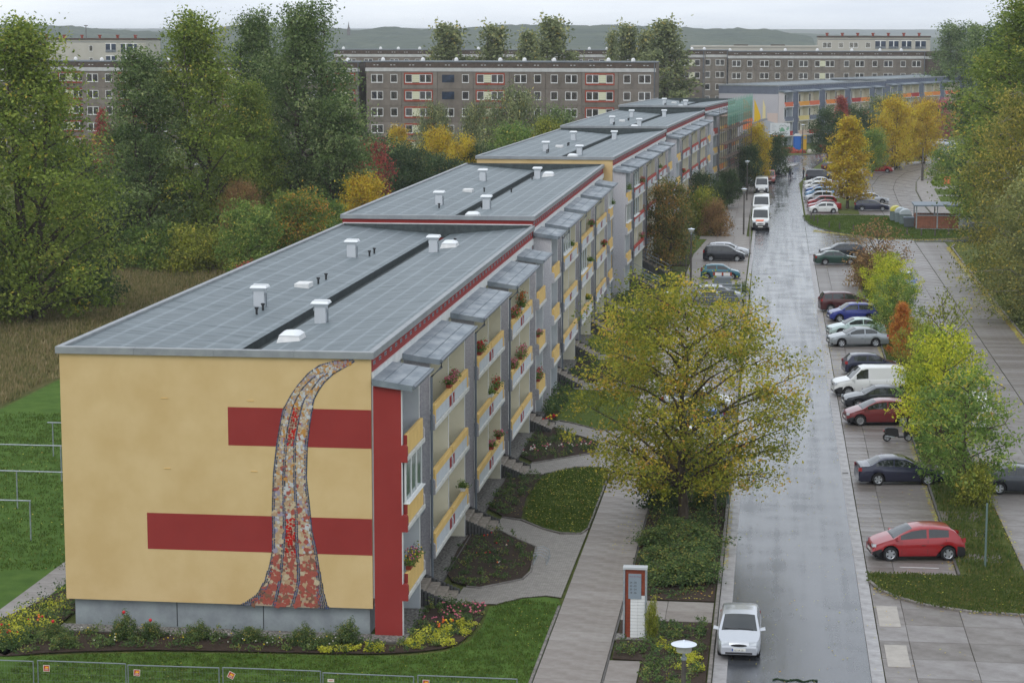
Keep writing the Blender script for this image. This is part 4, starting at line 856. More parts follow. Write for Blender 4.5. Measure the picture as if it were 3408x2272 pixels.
# ---------------------------------------------------------------- vehicles
def paint(name, c, metallic=.0, rough=.28):
    return mat('paint_'+name, srgb(*c), rough=rough, metal=metallic, coat=.8)
def car_parts(sp):
    """meshes of one car type; x forward, y left, z up, origin on the ground midway between the axles"""
    wb, fo, ro, Wd, H = sp['wb'], sp['fo'], sp['ro'], sp['w'], sp['h']; rw = sp.get('rw', .30)
    xf, xr = wb/2+fo, -(wb/2+ro); top = sp['top']; TX = [xf-t[0] for t in top][::-1]; TZ = [t[1] for t in top][::-1]
    belt = sp['belt']; BX = [xf-t[0] for t in belt][::-1]; BZ = [t[1] for t in belt][::-1]
    cow, wt, rt, rb = [xf-v for v in sp['glass']]       # cowl, windscreen top, roof rear, rear glass bottom
    pil = [xf-v for v in sp['pillars']]                  # alternating start/end of side panes
    Ra = rw+.075; ax = (wb/2, -wb/2); zs0 = sp.get('sill', .21)
    X = {xf, xr, xf-.02, xf-.07, xf-.18, xr+.03, xr+.10, xr+.25, cow, wt, rt, rb, (cow+wt)/2, cow+.06}
    X |= set(TX) | set(pil); X |= set(np.linspace(xr+.3, xf-.3, 22).tolist())
    for a in ax: X |= {a+Ra*math.cos(t) for t in np.linspace(0, math.pi, 11)}
    X = sorted(x for x in X if xr <= x <= xf); Xc = [X[0]]
    keep = {round(v, 4) for v in [cow, wt, rt, rb]+pil+[xf, xr]}
    for x in X[1:]:
        if x-Xc[-1] < .022:
            if round(x, 4) in keep and round(Xc[-1], 4) not in keep: Xc[-1] = x
            elif round(x, 4) in keep: Xc.append(x)
            continue
        Xc.append(x)
    X = Xc; n = len(X); Zb0 = sum(BZ)/len(BZ)
    rows = []
    for x in X:
        zt = float(np.interp(x, TX, TZ)); zb = float(np.interp(x, BX, BZ)); zb = min(zb, zt-.015)
        zs = zs0
        for a in ax:
            if abs(x-a) < Ra: zs = max(zs, rw+math.sqrt(max(0, Ra*Ra-(x-a)**2)))
        ef = max(0, (x-(xf-.75))/.75); er = max(0, ((xr+.6)-x)/.6)
        w = Wd/2*(1-.17*ef**2.6-.10*er**2.4); 
        if x > xf-.3: zs = max(zs, zs0+.04*(x-(xf-.3))/.3)
        lift = zs0+.0
        k = min(1, max(0, (zt-zb-.03)/(H-Zb0-.1)))
        wr = w*(.95-sp.get('tumble', .20)*k)
        z1 = max(zs+.015, min(zs0+.16, zb-.1)); z2 = max(z1+.015, (zs0+zb)/2+.06)
        z3 = max(z2+.01, zb-.05)
        y4, y5 = w*.955, wr+.01; z5 = zt-.055*k-.004
        p = [(w*.94, zs), (w*.995, z1), (w*1.0, z2), (w*.985, z3), (y4, zb+.0), (y4+(y5-y4)*.10, zb+(z5-zb)*.10), (y4+(y5-y4)*.90, zb+(z5-zb)*.90), (y5, z5), (wr*.88, zt-.004), (wr*.5, zt+.018), (0, zt+.024)]
        rows.append([(x, y, z) for y, z in p])
    np_ = 11
    body, wsc, rwd, bmp, panes = MB(), MB(), MB(), MB(), [[MB(), MB()] for _ in range(len(pil)//2)]
    bz = sp.get('bumper')
    V = [p for r in rows for p in r]+[(x, -y, z) for r in rows for (x, y, z) in r]; o2 = n*np_
    fb, fw, fr_, fbm = [], [], [], []; fp = [[[], []] for _ in panes]
    for i in range(n-1):
        xm = (X[i]+X[i+1])/2
        for j in range(np_-1):
            f = (i*np_+j, (i+1)*np_+j, (i+1)*np_+j+1, i*np_+j+1); g_ = tuple(q+o2 for q in f[::-1]); f = f
            dest = None
            if j == 5:
                for k in range(len(pil)//2):
                    if pil[2*k+1] < xm < pil[2*k]: dest = fp[k]; break
            if dest is not None: dest[0].append(f); dest[1].append(g_); continue
            if j >= 8 and wt < xm < cow: fw += [f, g_]; continue
            if j >= 8 and rb < xm < rt and not sp.get('van'): fr_ += [f, g_]; continue
            if bz and j <= 1 and (xm > wb/2+Ra-.02 or xm < -wb/2-Ra+.02): fbm += [f, g_]; continue
            fb += [f, g_]
    for i in (0, n-1):
        a = [i*np_+j for j in range(np_)]; c = [o2+i*np_+j for j in range(np_-1, -1, -1)]
        ring = a+c[1:] if True else a
        fb.append(tuple(ring) if i == 0 else tuple(ring[::-1]))
    def sub(fs):
        b = MB(); 
        if not fs: return None
        ids = sorted({q for f in fs for q in f}); mp_ = {q: k for k, q in enumerate(ids)}; b.add([V[q] for q in ids], [tuple(mp_[q] for q in f) for f in fs]); return b
    P = {}
    body = sub(fb); 
    P['body'] = body; P['windscreen'] = sub(fw); P['rear_window'] = sub(fr_); P['bumper'] = sub(fbm); P['panes'] = [sub(s_) for k in fp for s_ in k]
    u = MB(); u.box(xr+.12, xf-.12, -Wd/2+.10, Wd/2-.10, .17, .55); 
    if True: u.box(-wb/2+Ra+.02, wb/2-Ra-.02, -Wd/2+.05, Wd/2-.05, .18, .34)
    P['underbody'] = u
    zhead, zfront = sp['head']; w2 = Wd/2
    def at(x, frac=1.0):
        ef = max(0, (x-(xf-.75))/.75); return Wd/2*(1-.17*ef**2.6)*frac
    h = MB(); hx = xf-.035
    h.add([(xf-.01, w2*.46, zhead-.06), (xf-.02, w2*.46, zhead+.07), (xf-.16, at(xf-.16, 1.004), zhead+.09), (xf-.14, at(xf-.14, 1.01), zhead-.04), (xf+.005, w2*.8, zhead-.055), (xf-.02, w2*.8, zhead+.08)], [(0,4,5,1), (4,3,2,5)])
    P['headlight'] = h
    t = MB(); zt_ = sp['tail']; er = lambda x: Wd/2*(1-.10*(max(0, ((xr+.6)-x)/.6))**2.4)
    t.add([(xr-.008, w2*.62, zt_-.10), (xr-.008, w2*.62, zt_+.10), (xr-.008, w2*.88, zt_+.10), (xr-.008, w2*.88, zt_-.10), (xr+.16, er(xr+.16)*1.005, zt_+.11), (xr+.16, er(xr+.16)*1.005, zt_-.09)], [(0,1,2,3), (3,2,4,5)])
    P['taillight'] = t
    gr = MB(); gr.add([(xf+.006, w2*.38*math.cos(a), zfront+.055*math.sin(a)) for a in np.linspace(0, 2*math.pi, 13)[:-1]], [tuple(range(12))]); P['grille'] = gr
    li = MB(); li.box(xf-.03, xf+.008, -w2*.62, w2*.62, sp.get('intake', .30)-.035, sp.get('intake', .30)+.035); P['air_intake'] = li
    pl = MB(); pl.box(xf+.004, xf+.018, -.26, .26, .38, .49); P['number_plate'] = pl
    m = MB(); mx_ = cow-.18; zb = float(np.interp(mx_, BX, BZ)); m.add([(mx_-.06, Wd/2*.95, zb+.02), (mx_+.07, Wd/2*.95, zb+.03), (mx_+.06, Wd/2+.17, zb+.06), (mx_-.05, Wd/2+.17, zb+.05), (mx_-.06, Wd/2*.96, zb+.13), (mx_+.04, Wd/2*.96, zb+.13), (mx_+.02, Wd/2+.15, zb+.17), (mx_-.05, Wd/2+.15, zb+.17)], [(3,2,1,0),(4,5,6,7),(0,1,5,4),(1,2,6,5),(2,3,7,6),(3,0,4,7)])
    P['mirror'] = m
    # door gaps and handles
    gp = MB(); hd = []
    for x in sp.get('doors', []):
        x = xf-x; zb = float(np.interp(x, BX, BZ)); 
        gp.add([(x-.008, Wd/2+.0035, zs0+.1), (x+.008, Wd/2+.0035, zs0+.1), (x+.008, Wd/2*.985+.003, zb-.03), (x-.008, Wd/2*.985+.003, zb-.03)], [(0,1,2,3)])
        gp.add([(x-.008, -Wd/2-.0035, zs0+.1), (x+.008, -Wd/2-.0035, zs0+.1), (x+.008, -Wd/2*.985-.003, zb-.03), (x-.008, -Wd/2*.985-.003, zb-.03)], [(3,2,1,0)])
    P['door_gap'] = gp
    P['hx'] = [xf-v for v in sp.get('handles', [])]; P['hz'] = Zb0-.14
    wp = MB()
    if cow and not sp.get('nowiper'):
        zc = float(np.interp(cow, TX, TZ))
        for y0, y1 in ((.55, -.05), (-.02, -.60)): wp.tube([(cow-.02, y0*Wd/1.7, zc+.04), (cow-.06, y1*Wd/1.7, zc+.07)], .012, 4)
    P['wiper'] = wp
    return P
def wheel_mesh(r, kind):
    ty = MB()
    prof = [(r*.66, -.085), (r*.93, -.095), (r, -.07), (r, .07), (r*.93, .095), (r*.66, .085)]; n = 20
    V = [(q[0]*math.cos(2*math.pi*j/n), q[1], q[0]*math.sin(2*math.pi*j/n)) for q in prof for j in range(n)]
    ty.add(V, [(i*n+j, i*n+(j+1) % n, (i+1)*n+(j+1) % n, (i+1)*n+j) for i in range(5) for j in range(n)])
    ri = MB(); 
    for s in (-1, 1):
        c = [(0, s*.055, 0)]+[(r*.16*math.cos(2*math.pi*j/10), s*.06, r*.16*math.sin(2*math.pi*j/10)) for j in range(10)]
        ri.add(c, [(0, 1+j, 1+(j+1) % 10) if s < 0 else (0, 1+(j+1) % 10, 1+j) for j in range(10)])
        ns = 5 if kind == 'alloy' else 8
        for k in range(ns):
            a = 2*math.pi*k/ns; w = .055 if kind == 'alloy' else .05
            u = (math.cos(a), math.sin(a)); v = (-math.sin(a), math.cos(a))
            q = [(r*.12*u[0]+w*v[0], r*.12*u[1]+w*v[1]), (r*.12*u[0]-w*v[0], r*.12*u[1]-w*v[1]), (r*.64*u[0]-w*1.1*v[0], r*.64*u[1]-w*1.1*v[1]), (r*.64*u[0]+w*1.1*v[0], r*.64*u[1]+w*1.1*v[1])]
            ri.add([(x, s*.062, z) for x, z in q], [(0,1,2,3)])
        m_ = 20; V = [(rr*math.cos(2*math.pi*j/m_), s*yy, rr*math.sin(2*math.pi*j/m_)) for rr, yy in ((r*.60, .066), (r*.68, .088)) for j in range(m_)]
        ri.add(V, [(j, (j+1) % m_, m_+(j+1) % m_, m_+j) for j in range(m_)])
        d = [(r*.62*math.cos(2*math.pi*j/m_), s*.035, r*.62*math.sin(2*math.pi*j/m_)) for j in range(m_)]; ri.add(d, [tuple(range(m_))], 1)
    return ty, ri
SPEC = {
 'hatch': dict(wb=2.61, fo=.80, ro=.78, w=1.75, h=1.51, top=[(0,.52),(.05,.66),(.20,.76),(.55,.90),(.95,1.02),(1.30,1.22),(1.75,1.42),(2.2,1.50),(2.8,1.51),(3.4,1.46),(3.65,1.38),(3.92,1.10),(4.10,.92),(4.17,.80),(4.19,.50)], belt=[(0,.50),(.3,.74),(1.0,.93),(2.5,.99),(3.6,1.04),(4.19,.92)], glass=(.92,1.80,3.55,3.98), pillars=(1.25,2.42,2.52,3.42), head=(.68,.56), tail=.92, doors=(1.30,2.47,3.30), handles=(2.28,3.12), rw=.32, bumper=1),
 'small': dict(wb=2.45, fo=.78, ro=.60, w=1.64, h=1.42, top=[(0,.50),(.04,.62),(.15,.74),(.5,.84),(.88,.94),(1.28,1.18),(1.62,1.37),(2.1,1.42),(2.8,1.41),(3.35,1.34),(3.62,1.05),(3.76,.88),(3.82,.75),(3.83,.48)], belt=[(0,.48),(.3,.72),(.9,.88),(2.5,.93),(3.83,.90)], glass=(.88,1.62,3.35,3.64), pillars=(1.22,2.22,2.32,3.22), head=(.665,.60), tail=.85, doors=(1.2,2.27,3.1), handles=(2.1,2.95), rw=.29),
 'box': dict(wb=2.46, fo=.78, ro=.75, w=1.66, h=1.50, top=[(0,.50),(.04,.66),(.2,.80),(.6,.92),(.95,1.00),(1.35,1.28),(1.62,1.45),(2.1,1.50),(3.0,1.49),(3.6,1.42),(3.82,1.15),(3.95,.95),(3.99,.8),(3.99,.5)], belt=[(0,.48),(.3,.78),(1,.94),(3.99,.98)], glass=(.95,1.64,3.6,3.86), pillars=(1.2,2.3,2.4,3.5), head=(.74,.62), tail=.98, doors=(1.25,2.35,3.3), handles=(2.15,3.05), rw=.30),
 'sedan': dict(wb=2.60, fo=.88, ro=1.02, w=1.74, h=1.42, top=[(0,.50),(.05,.64),(.25,.74),(.7,.85),(1.22,.95),(1.62,1.18),(2.02,1.37),(2.5,1.42),(3.1,1.40),(3.40,1.31),(3.80,1.07),(4.02,1.00),(4.35,.98),(4.46,.90),(4.50,.55)], belt=[(0,.48),(.3,.72),(1.2,.90),(3.6,.97),(4.5,.90)], glass=(1.22,2.02,3.32,3.90), pillars=(1.55,2.62,2.70,3.60), head=(.66,.58), tail=.82, doors=(1.5,2.66,3.5), handles=(2.45,3.4), rw=.31),
 'estate': dict(wb=2.72, fo=.92, ro=1.02, w=1.78, h=1.49, top=[(0,.50),(.05,.66),(.25,.76),(.7,.88),(1.15,.98),(1.6,1.24),(1.98,1.43),(2.5,1.49),(3.6,1.47),(4.15,1.40),(4.42,1.12),(4.58,.92),(4.65,.8),(4.66,.5)], belt=[(0,.48),(.3,.74),(1.1,.93),(4.66,.98)], glass=(1.15,1.98,4.12,4.48), pillars=(1.5,2.6,2.68,3.55,3.63,4.22), head=(.68,.58), tail=.9, doors=(1.45,2.64,3.6), handles=(2.42,3.4), rw=.32),
 'mpv': dict(wb=2.72, fo=.80, ro=.85, w=1.78, h=1.66, top=[(0,.54),(.05,.74),(.25,.88),(.65,1.02),(.92,1.12),(1.35,1.42),(1.75,1.60),(2.3,1.66),(3.5,1.65),(4.05,1.58),(4.25,1.2),(4.34,.95),(4.37,.8),(4.37,.5)], belt=[(0,.52),(.3,.84),(.9,1.03),(4.37,1.07)], glass=(.92,1.72,4.02,4.26), pillars=(1.25,2.35,2.43,3.32,3.40,4.05), head=(.80,.66), tail=1.0, doors=(1.2,2.39,3.3), handles=(2.2,3.1), rw=.31),
 'van': dict(wb=3.3, fo=.95, ro=1.05, w=1.94, h=2.28, top=[(0,.62),(.05,.86),(.2,1.06),(.55,1.24),(.80,1.32),(1.25,1.75),(1.75,2.14),(2.1,2.26),(3,2.28),(5.0,2.28),(5.24,2.24),(5.29,1.6),(5.30,.6)], belt=[(0,.6),(.3,1.02),(.8,1.22),(1.5,1.24),(5.3,1.26)], glass=(.80,1.72,5.2,5.28), pillars=(1.35,2.15), head=(.98,.74), tail=1.0, doors=(1.25,2.25,3.3), handles=(2.1,), rw=.34, van=True, tumble=.10, sill=.30),
 't4': dict(wb=2.92, fo=.90, ro=.92, w=1.84, h=1.94, top=[(0,.60),(.05,.84),(.2,.96),(.6,1.06),(1.02,1.14),(1.45,1.55),(1.72,1.84),(2.1,1.93),(4.3,1.94),(4.62,1.88),(4.72,1.3),(4.74,.6)], belt=[(0,.58),(.3,.92),(1.0,1.08),(2,1.12),(4.74,1.14)], glass=(1.02,1.72,4.6,4.72), pillars=(1.42,2.20), head=(.84,.72), tail=1.0, doors=(1.3,2.28,3.4), handles=(2.36,), rw=.32, van=True, tumble=.14, sill=.24, bumper=1),
}
SPEC['t4w'] = dict(SPEC['t4'], pillars=(1.42,2.20,2.32,3.35,3.45,4.5))
_car = {}
def car_proto(kind, wheels='steel'):
    key = (kind, wheels)
    if key in _car: return _car[key]
    sp = SPEC[kind]; P = car_parts(sp); M = []
    S = 35
    M.append(('body', P['body'].mesh('body', M_white, S), (0,0,0), 'paint', None)); 
    for k, mm in (('windscreen', M_cglass), ('rear_window', M_cglass), ('bumper', 'bump'), ('underbody', M_under), ('grille', M_trim), ('air_intake', M_trim), ('number_plate', M_plate), ('wiper', M_trim)):
        if P[k] is not None and P[k].v: M.append((k, P[k].mesh(k, M_trim if mm == 'bump' else mm, S), (0,0,0), 'bump' if mm == 'bump' else None, None))
    for q in P['panes']:
        if q: M.append(('side_window', q.mesh('side_window', M_cglass, S), (0,0,0), None, None))
    if P['door_gap'].v: M.append(('door_gap', P['door_gap'].mesh('door_gap', M_trim), (0,0,0), None, None))
    for k, mm in (('headlight', M_head), ('taillight', M_tail), ('mirror', 'paint')):
        me = P[k].mesh(k, M_white if mm == 'paint' else mm); b2 = MB(); b2.add([(x, -y, z) for x, y, z in P[k].v], [f[::-1] for f in P[k].f]); me2 = b2.mesh(k, M_white if mm == 'paint' else mm)
        M.append((k, me, (0,0,0), 'mirror' if mm == 'paint' else None, None)); M.append((k, me2, (0,0,0), 'mirror' if mm == 'paint' else None, None))
    hb = MB(); hb.box(-.09, .09, -.012, .012, -.016, .016); hme = hb.mesh('door_handle', M_trim)
    for x in P['hx']:
        for s in (-1, 1): M.append(('door_handle', hme, (x, s*(sp['w']/2*.995), P['hz']), None, None))
    rw = sp.get('rw', .3); ty, ri = wheel_mesh(rw, wheels); tm, rm = ty.mesh('tyre', M_rubber, 40), ri.mesh('rim', [M_rim if wheels == 'alloy' else mat('hubcap', srgb(150,152,154), rough=.5, metal=.3), M_under])
    for x in (sp['wb']/2, -sp['wb']/2):
        for s in (-1, 1): M.append(('wheel', tm, (x, s*(sp['w']/2-.105), rw), None, rm))
    _car[key] = M; return M
def car(kind, x, y, deg, label, pm, cat='car', group=None, wheels='steel', scale=1.0, bump=None, mirror=None, name='parked_car', plate=None):
    R = thing(name, label, cat, (x, y, .02), math.radians(deg), group, scale)
    for nm, me, loc, role, rim in car_proto(kind, wheels):
        m = {'paint': pm, 'bump': bump or M_trim, 'mirror': mirror or pm}.get(role)
        o = link(nm, me, R, loc, m=m)
        if rim is not None: link('rim', rim, o)
    sp = SPEC[kind]; xf = sp['wb']/2+sp['fo']
    if plate:
        b = MB(); b.box(xf+.0181, xf+.0195, -.26, -.215, .385, .485); b.build('plate_band', M_pblue, R)
        text_on(plate, R, (xf+.0195, -.20, .395), .085)
    return R
def text_on(s, parent, loc, size, m=None, rot=(math.pi/2, 0, math.pi/2), name='lettering', align='LEFT'):
    c = bpy.data.curves.new(name, 'FONT'); c.body = s; c.size = size; c.extrude = .001; c.align_x = align
    t_ = bpy.data.objects.new(name, c); COL.objects.link(t_); dg = bpy.context.evaluated_depsgraph_get(); me = bpy.data.meshes.new_from_object(t_.evaluated_get(dg)); bpy.data.objects.remove(t_); me.materials.clear(); me.materials.append(m or M_black); o = bpy.data.objects.new(name, me); COL.objects.link(o); o.parent = parent; o.location = loc; o.rotation_euler = rot; return o
silver = paint('silver', (190,194,200), .55, .3); silverd = paint('silver_grey', (150,156,160), .6, .3); red = paint('bright_red', (150,22,30), .1); maroon = paint('maroon', (118,38,42), .2); dred = paint('dark_maroon', (74,24,26), .2)
navy = paint('navy', (28,32,58), .2); nblack = paint('blue_black', (26,30,40), .2); blue = paint('blue', (34,48,132), .2); lblue = paint('light_blue', (120,156,190), .4); mint = paint('mint', (188,208,204), .4); green = paint('dark_green', (24,62,50), .2); teal = paint('teal', (26,96,112), .3); wht = paint('white', (214,216,214), 0); bblue = paint('mid_blue', (38,82,150), .3); dgrey = paint('anthracite', (44,50,58), .3); paler = paint('faded_red', (150,58,52), .1)
# parked along the left kerb and bays
car('small', 14.35, -1.13+1.23, -90, 'silver hatchback facing the camera, parked by the kerb in the foreground', silver, wheels='steel', plate='HG UK 22')
G1 = 'cars parked nose to tail in the right hand bays'
off = .75
car('hatch', 22.0, 14.6+.82, 180+9, 'bright red five-door hatchback in the nearest right bay', red, group=G1, wheels='alloy')
car('sedan', 22.25, 30.98+.8, 7, 'navy sedan with its boot towards the road, behind the scooter bay', navy, group=G1, wheels='alloy')
car('sedan', 28.4, 30.2, 3, 'dark blue-grey car behind the young tree at the right edge', dgrey, wheels='alloy')
car('hatch', 21.95, 48.25+.8, 180+9, 'dull maroon three-door hatchback next to the black scooter', maroon, group=G1)
car('sedan', 22.1, 53.9+.8, 180+7, 'blue-black sedan between the maroon hatchback and the white van', nblack, group=G1, wheels='alloy')
car('t4', 21.75, 58.59+.9, 180+8, 'white panel van with closed side in the right bays', wht, cat='van', name='parked_van')
car('small', 22.2, 67.8+.8, 9, 'dark blue boxy hatchback beyond the white van', navy, group=G1)
car('sedan', 21.8, 81.3+.8, 180+11, 'silver sedan with rear spoiler in the right bays', silverd, group=G1, wheels='alloy')
car('sedan', 21.9, 87.0+.6, 180+11, 'pale mint sedan just behind the silver sedan', mint, group=G1)
car('box', 22.0, 95.6+.8, 180+11, 'blue rounded hatchback beside the dark maroon van', blue, group=G1, wheels='alloy')
car('mpv', 21.6, 102.0+.8, 8, 'dark maroon people carrier with roof rails beyond the blue hatchback', dred, group=G1)
car('sedan', 21.95, 139.9+.7, 7, 'dark green sedan alone near the junction', green, group=G1)
car('estate', 22.6, 148.2, 187, 'dark estate car behind the dark green sedan', dgrey, group=G1)
car('t4w', 27.7, 49.6, 90, 'white minibus with dark windows behind the yellow tree', wht, cat='van', name='parked_van')
car('mpv', 27.6, 118.5, -90, 'light blue car half hidden right of the bushy strip', bblue)
G2 = 'cars parked by the entrances left of the road'
car('mpv', 10.35, 141.8+.8, 0, 'dark blue compact people carrier by the street lamp left of the road', nblack, group=G2, wheels='alloy')
car('estate', 10.6, 146.6+.8, 0, 'pale silver car just behind the dark blue people carrier', silver, group=G2)
car('small', 10.3, 125.2+.8, 0, 'teal hatchback behind the grey cabinet', teal, group=G2)
car('estate', 10.7, 107.8, 0, 'silver car behind the galvanised mesh cage', silver, group=G2)
car('sedan', 11.2, 38.8, 0, 'white car behind the small mesh cage under the big maple', wht, group=G2)
car('small', 10.9, 45.3, 180, 'blue car glimpsed through the big maple', bblue, group=G2)
car('estate', 11.0, 52.0, 0, 'white estate car glimpsed through the big maple', silver, group=G2)
# delivery vans and others on the left kerb, far part
G3 = 'white delivery vans with dark lower fronts along the kerb'
def delivery(x, y, deg, label, stripe=True, scale=1.0):
    scale *= 1.12
    R = car('van', x, y, deg, label, wht, cat='van', group=G3, mirror=M_trim, name='delivery_van', scale=scale); xf = 1.65+.95
    b = MB(); b.add([(xf+.012, -.8, .34), (xf+.012, .8, .34), (xf+.012, .86, .84), (xf+.012, .55, .9), (xf+.012, .45, .62), (xf+.012, -.45, .62), (xf+.012, -.55, .9), (xf+.012, -.86, .84)], [tuple(range(8))]); b.build('bumper', M_trim, R)
    b = MB(); b.add([(xf-.075, -.45, 1.0), (xf-.075, .45, 1.0), (xf-.24, .42, 1.13), (xf-.24, -.42, 1.13)], [(0,1,2,3)]); 
    for i in range(4): pass
    if stripe: b2 = MB(); b2.add([(xf-.10, -.55, 1.03), (xf-.10, .30, 1.03), (xf-.30, .40, 1.17), (xf-.30, -.45, 1.17)], [(0,1,2,3)]); b2.build('orange_logo_bar', mat('logo_orange', srgb(226,110,70), rough=.5), R)
    return R
delivery(13.85, 178.9+1.8, -90, 'front white delivery van with orange bar on its bonnet'); delivery(13.8, 200.5, -90, 'second white delivery van with orange bar, behind the front one', scale=1.05)
delivery(13.6, 240, -90, 'rearmost small white van of the three on the kerb', False, .95)
car('t4', 14.7, 264, -90, 'dark red van with black bumper before the tall white van', paler, cat='van', name='parked_van', scale=1.02)
delivery(15.9, 283, -100, 'tall white van beside the two pedestrians', False, 1.15)
G4 = 'cars in the bays before the big yellow tree'
car('small', 22.0, 204.6+.8, 187, 'small white hatchback at the head of the far row', wht, group=G4)
car('sedan', 22.1, 210.3, 187, 'red sedan just behind the small white hatchback', paint('cherry', (150,28,34), .1), group=G4)
car('box', 22.0, 216.2, 187, 'second red car in the far row', red, group=G4)
car('box', 21.8, 224.0, 187, 'silver rounded hatchback in the far row', silver, group=G4, scale=1.05)
car('mpv', 22.0, 231.5, 187, 'pale blue people carrier in the far row', lblue, group=G4)
car('sedan', 22.2, 241, 187, 'mid blue sedan in the far row', bblue, group=G4)
car('small', 21.9, 247.5, 187, 'white small car behind the mid blue sedan', wht, group=G4)
car('sedan', 22.2, 257, 187, 'white sedan next to the dark box van', wht, group=G4)
car('t4', 22.9, 268, 2, 'dark closed van at the end of the far row', nblack, cat='van', name='parked_van')
car('estate', 25.5, 296, 60, 'dark red car half hidden left of the yellow tree', dred, scale=1.05)
car('estate', 28.6, 209.2+.8, 0, 'dark blue estate car right of the big yellow tree', navy, wheels='alloy')
car('estate', 29.2, 222.0+.8, 0, 'silver estate car behind the dark blue estate', silver)
car('small', 33.6, 292.5, -12, 'bright red hatchback beyond the big yellow tree', red, scale=1.12)
car('estate', 35.3, 303.5, -10, 'silver estate behind the bright red hatchback', silverd, scale=1.12)
car('hatch', 41.5, 336, -8, 'white-silver hatchback on the far green island edge', silver, scale=1.12)
G5 = 'cars in the far car park under the autumn trees'
for i, (k, x, y, d, l, m_) in enumerate([('estate',38.5,352,5,'dark car in the shade before the far car park',nblack),('sedan',45,360,0,'dull red car in the far car park',dred),('mpv',46,372,30,'pale blue car in the far car park',lblue),('hatch',51,380,20,'silver car at the back of the far car park',silver),('t4w',53,352,-15,'white estate van in front of the far car park',wht),('mpv',57,366,170,'white car behind the white estate van',wht),('hatch',60,350,200,'pale car at the right end of the far car park',silver),('small',58,335,190,'red car glimpsed through the shrubs on the right',red),('sedan',62,380,10,'red car at the back right of the far car park',red)]):
    car(k, x, y, d, l, m_, group=G5, scale=1.12)
R = car('van', 60, 412, -90, 'white motorhome at the far right of the car park', wht, cat='van', name='motorhome', scale=1.15)

# scooter
def scooter():
    R = thing('scooter', 'black motor scooter parked between the maroon and navy cars', 'scooter', (22.75, 43.3, .02), math.radians(8))
    t, r_ = wheel_mesh(.24, 'alloy')
    for x in (-.62, .62): o = link('wheel', t.mesh('tyre', M_rubber, 40), R, (x, 0, .24), scale=(1, .55, 1)); link('rim', r_.mesh('rim', [M_rim, M_under]), o)
    b = MB(); b.xprism([(0,0)]*3, 0, 0) if False else None
    b.yprism([(-.80,.52),(-.70,.70),(-.35,.74),(.0,.68),(.05,.42),(.05,.30),(-.30,.28),(-.62,.42)], -.14, .14); b.build('rear_body', M_trim, R)
    b = MB(); b.yprism([(-.78,.73),(-.60,.82),(-.20,.80),(.02,.72),(-.02,.68),(-.60,.70)], -.12, .12); b.build('seat', M_dark, R)
    b = MB(); b.yprism([(.0,.24),(.42,.24),(.46,.30),(.0,.31)], -.17, .17); b.build('footboard', M_trim, R)
    b = MB(); b.yprism([(.36,.28),(.56,.34),(.54,.62),(.40,.98),(.32,.96)], -.16, .16); b.build('front_shield', paint('scooter_black', (18,20,26)), R)
    b = MB(); b.tube([(.62,0,.24),(.50,0,.62),(.38,0,1.02)], .03, 6); b.build('fork', M_galv, R)
    b = MB(); b.tube([(.30,-.30,1.04),(.38,-.1,1.06),(.38,.1,1.06),(.30,.30,1.04)], .022, 6); b.build('handlebar', M_trim, R)
    for s in (-1, 1): b = MB(); b.tube([(.36,s*.2,1.05),(.34,s*.28,1.20)], .01, 5); b.lathe([(.001,1.17),(.055,1.18),(.055,1.24),(.001,1.25)], 8, (.33, s*.30)); b.build('mirror', M_head, R)
    b = MB(); b.yprism([(.50,.44),(.78,.50),(.80,.54),(.52,.56)], -.09, .09); b.build('front_mudguard', M_trim, R)
    b = MB(); b.tube([(-.2,-.16,.26),(-.75,-.18,.34)], .045, 8); b.build('exhaust', M_galv, R); b = MB(); b.box(-.84,-.79,-.07,.07,.60,.68); b.build('taillight', M_tail, R)
scooter()
# ---------------------------------------------------------------- trees and plants
G_ = lambda r, g, b: srgb(r, g, b)
L_POP = leaf_mat('leaf_poplar', [(0,(.030,.050,.008)),(.45,(.076,.104,.016)),(.85,(.135,.160,.034)),(.95,(.20,.18,.03)),(1,(.28,.19,.03))])
L_POPD = leaf_mat('leaf_poplar_dark', [(0,(.020,.038,.012)),(.5,(.054,.080,.024)),(.9,(.115,.145,.060)),(1,(.16,.17,.07))])
L_MAPY = leaf_mat('leaf_maple_turning', [(0,(.036,.052,.008)),(.35,(.092,.102,.014)),(.66,(.165,.155,.020)),(.88,(.24,.175,.025)),(1,(.28,.13,.03))])
L_YEL = leaf_mat('leaf_yellow_green', [(0,(.045,.075,.012)),(.4,(.14,.17,.018)),(.7,(.32,.27,.02)),(.9,(.45,.30,.02)),(1,(.5,.22,.03))])
L_GRN = leaf_mat('leaf_fresh_green', [(0,(.030,.060,.014)),(.5,(.075,.115,.025)),(.85,(.14,.17,.045)),(1,(.32,.20,.04))])
L_ORG = leaf_mat('leaf_orange', [(0,(.10,.07,.012)),(.4,(.34,.17,.02)),(.75,(.48,.22,.02)),(1,(.50,.13,.02))])
L_GOLD = leaf_mat('leaf_gold', [(0,(.085,.072,.012)),(.4,(.24,.16,.016)),(.75,(.36,.22,.02)),(1,(.42,.17,.02))])
L_RED = leaf_mat('leaf_red', [(0,(.05,.016,.014)),(.5,(.16,.035,.03)),(.85,(.28,.06,.04)),(1,(.14,.10,.03))])
L_DRK = leaf_mat('leaf_dark', [(0,(.010,.022,.008)),(.5,(.026,.044,.016)),(.9,(.055,.075,.03)),(1,(.09,.09,.03))])
L_WIL = leaf_mat('leaf_willow', [(0,(.035,.045,.020)),(.5,(.085,.100,.045)),(.85,(.16,.17,.08)),(1,(.24,.19,.05))])
L_BRW = leaf_mat('leaf_brown', [(0,(.06,.035,.016)),(.5,(.13,.08,.035)),(.9,(.19,.12,.05)),(1,(.09,.10,.03))])
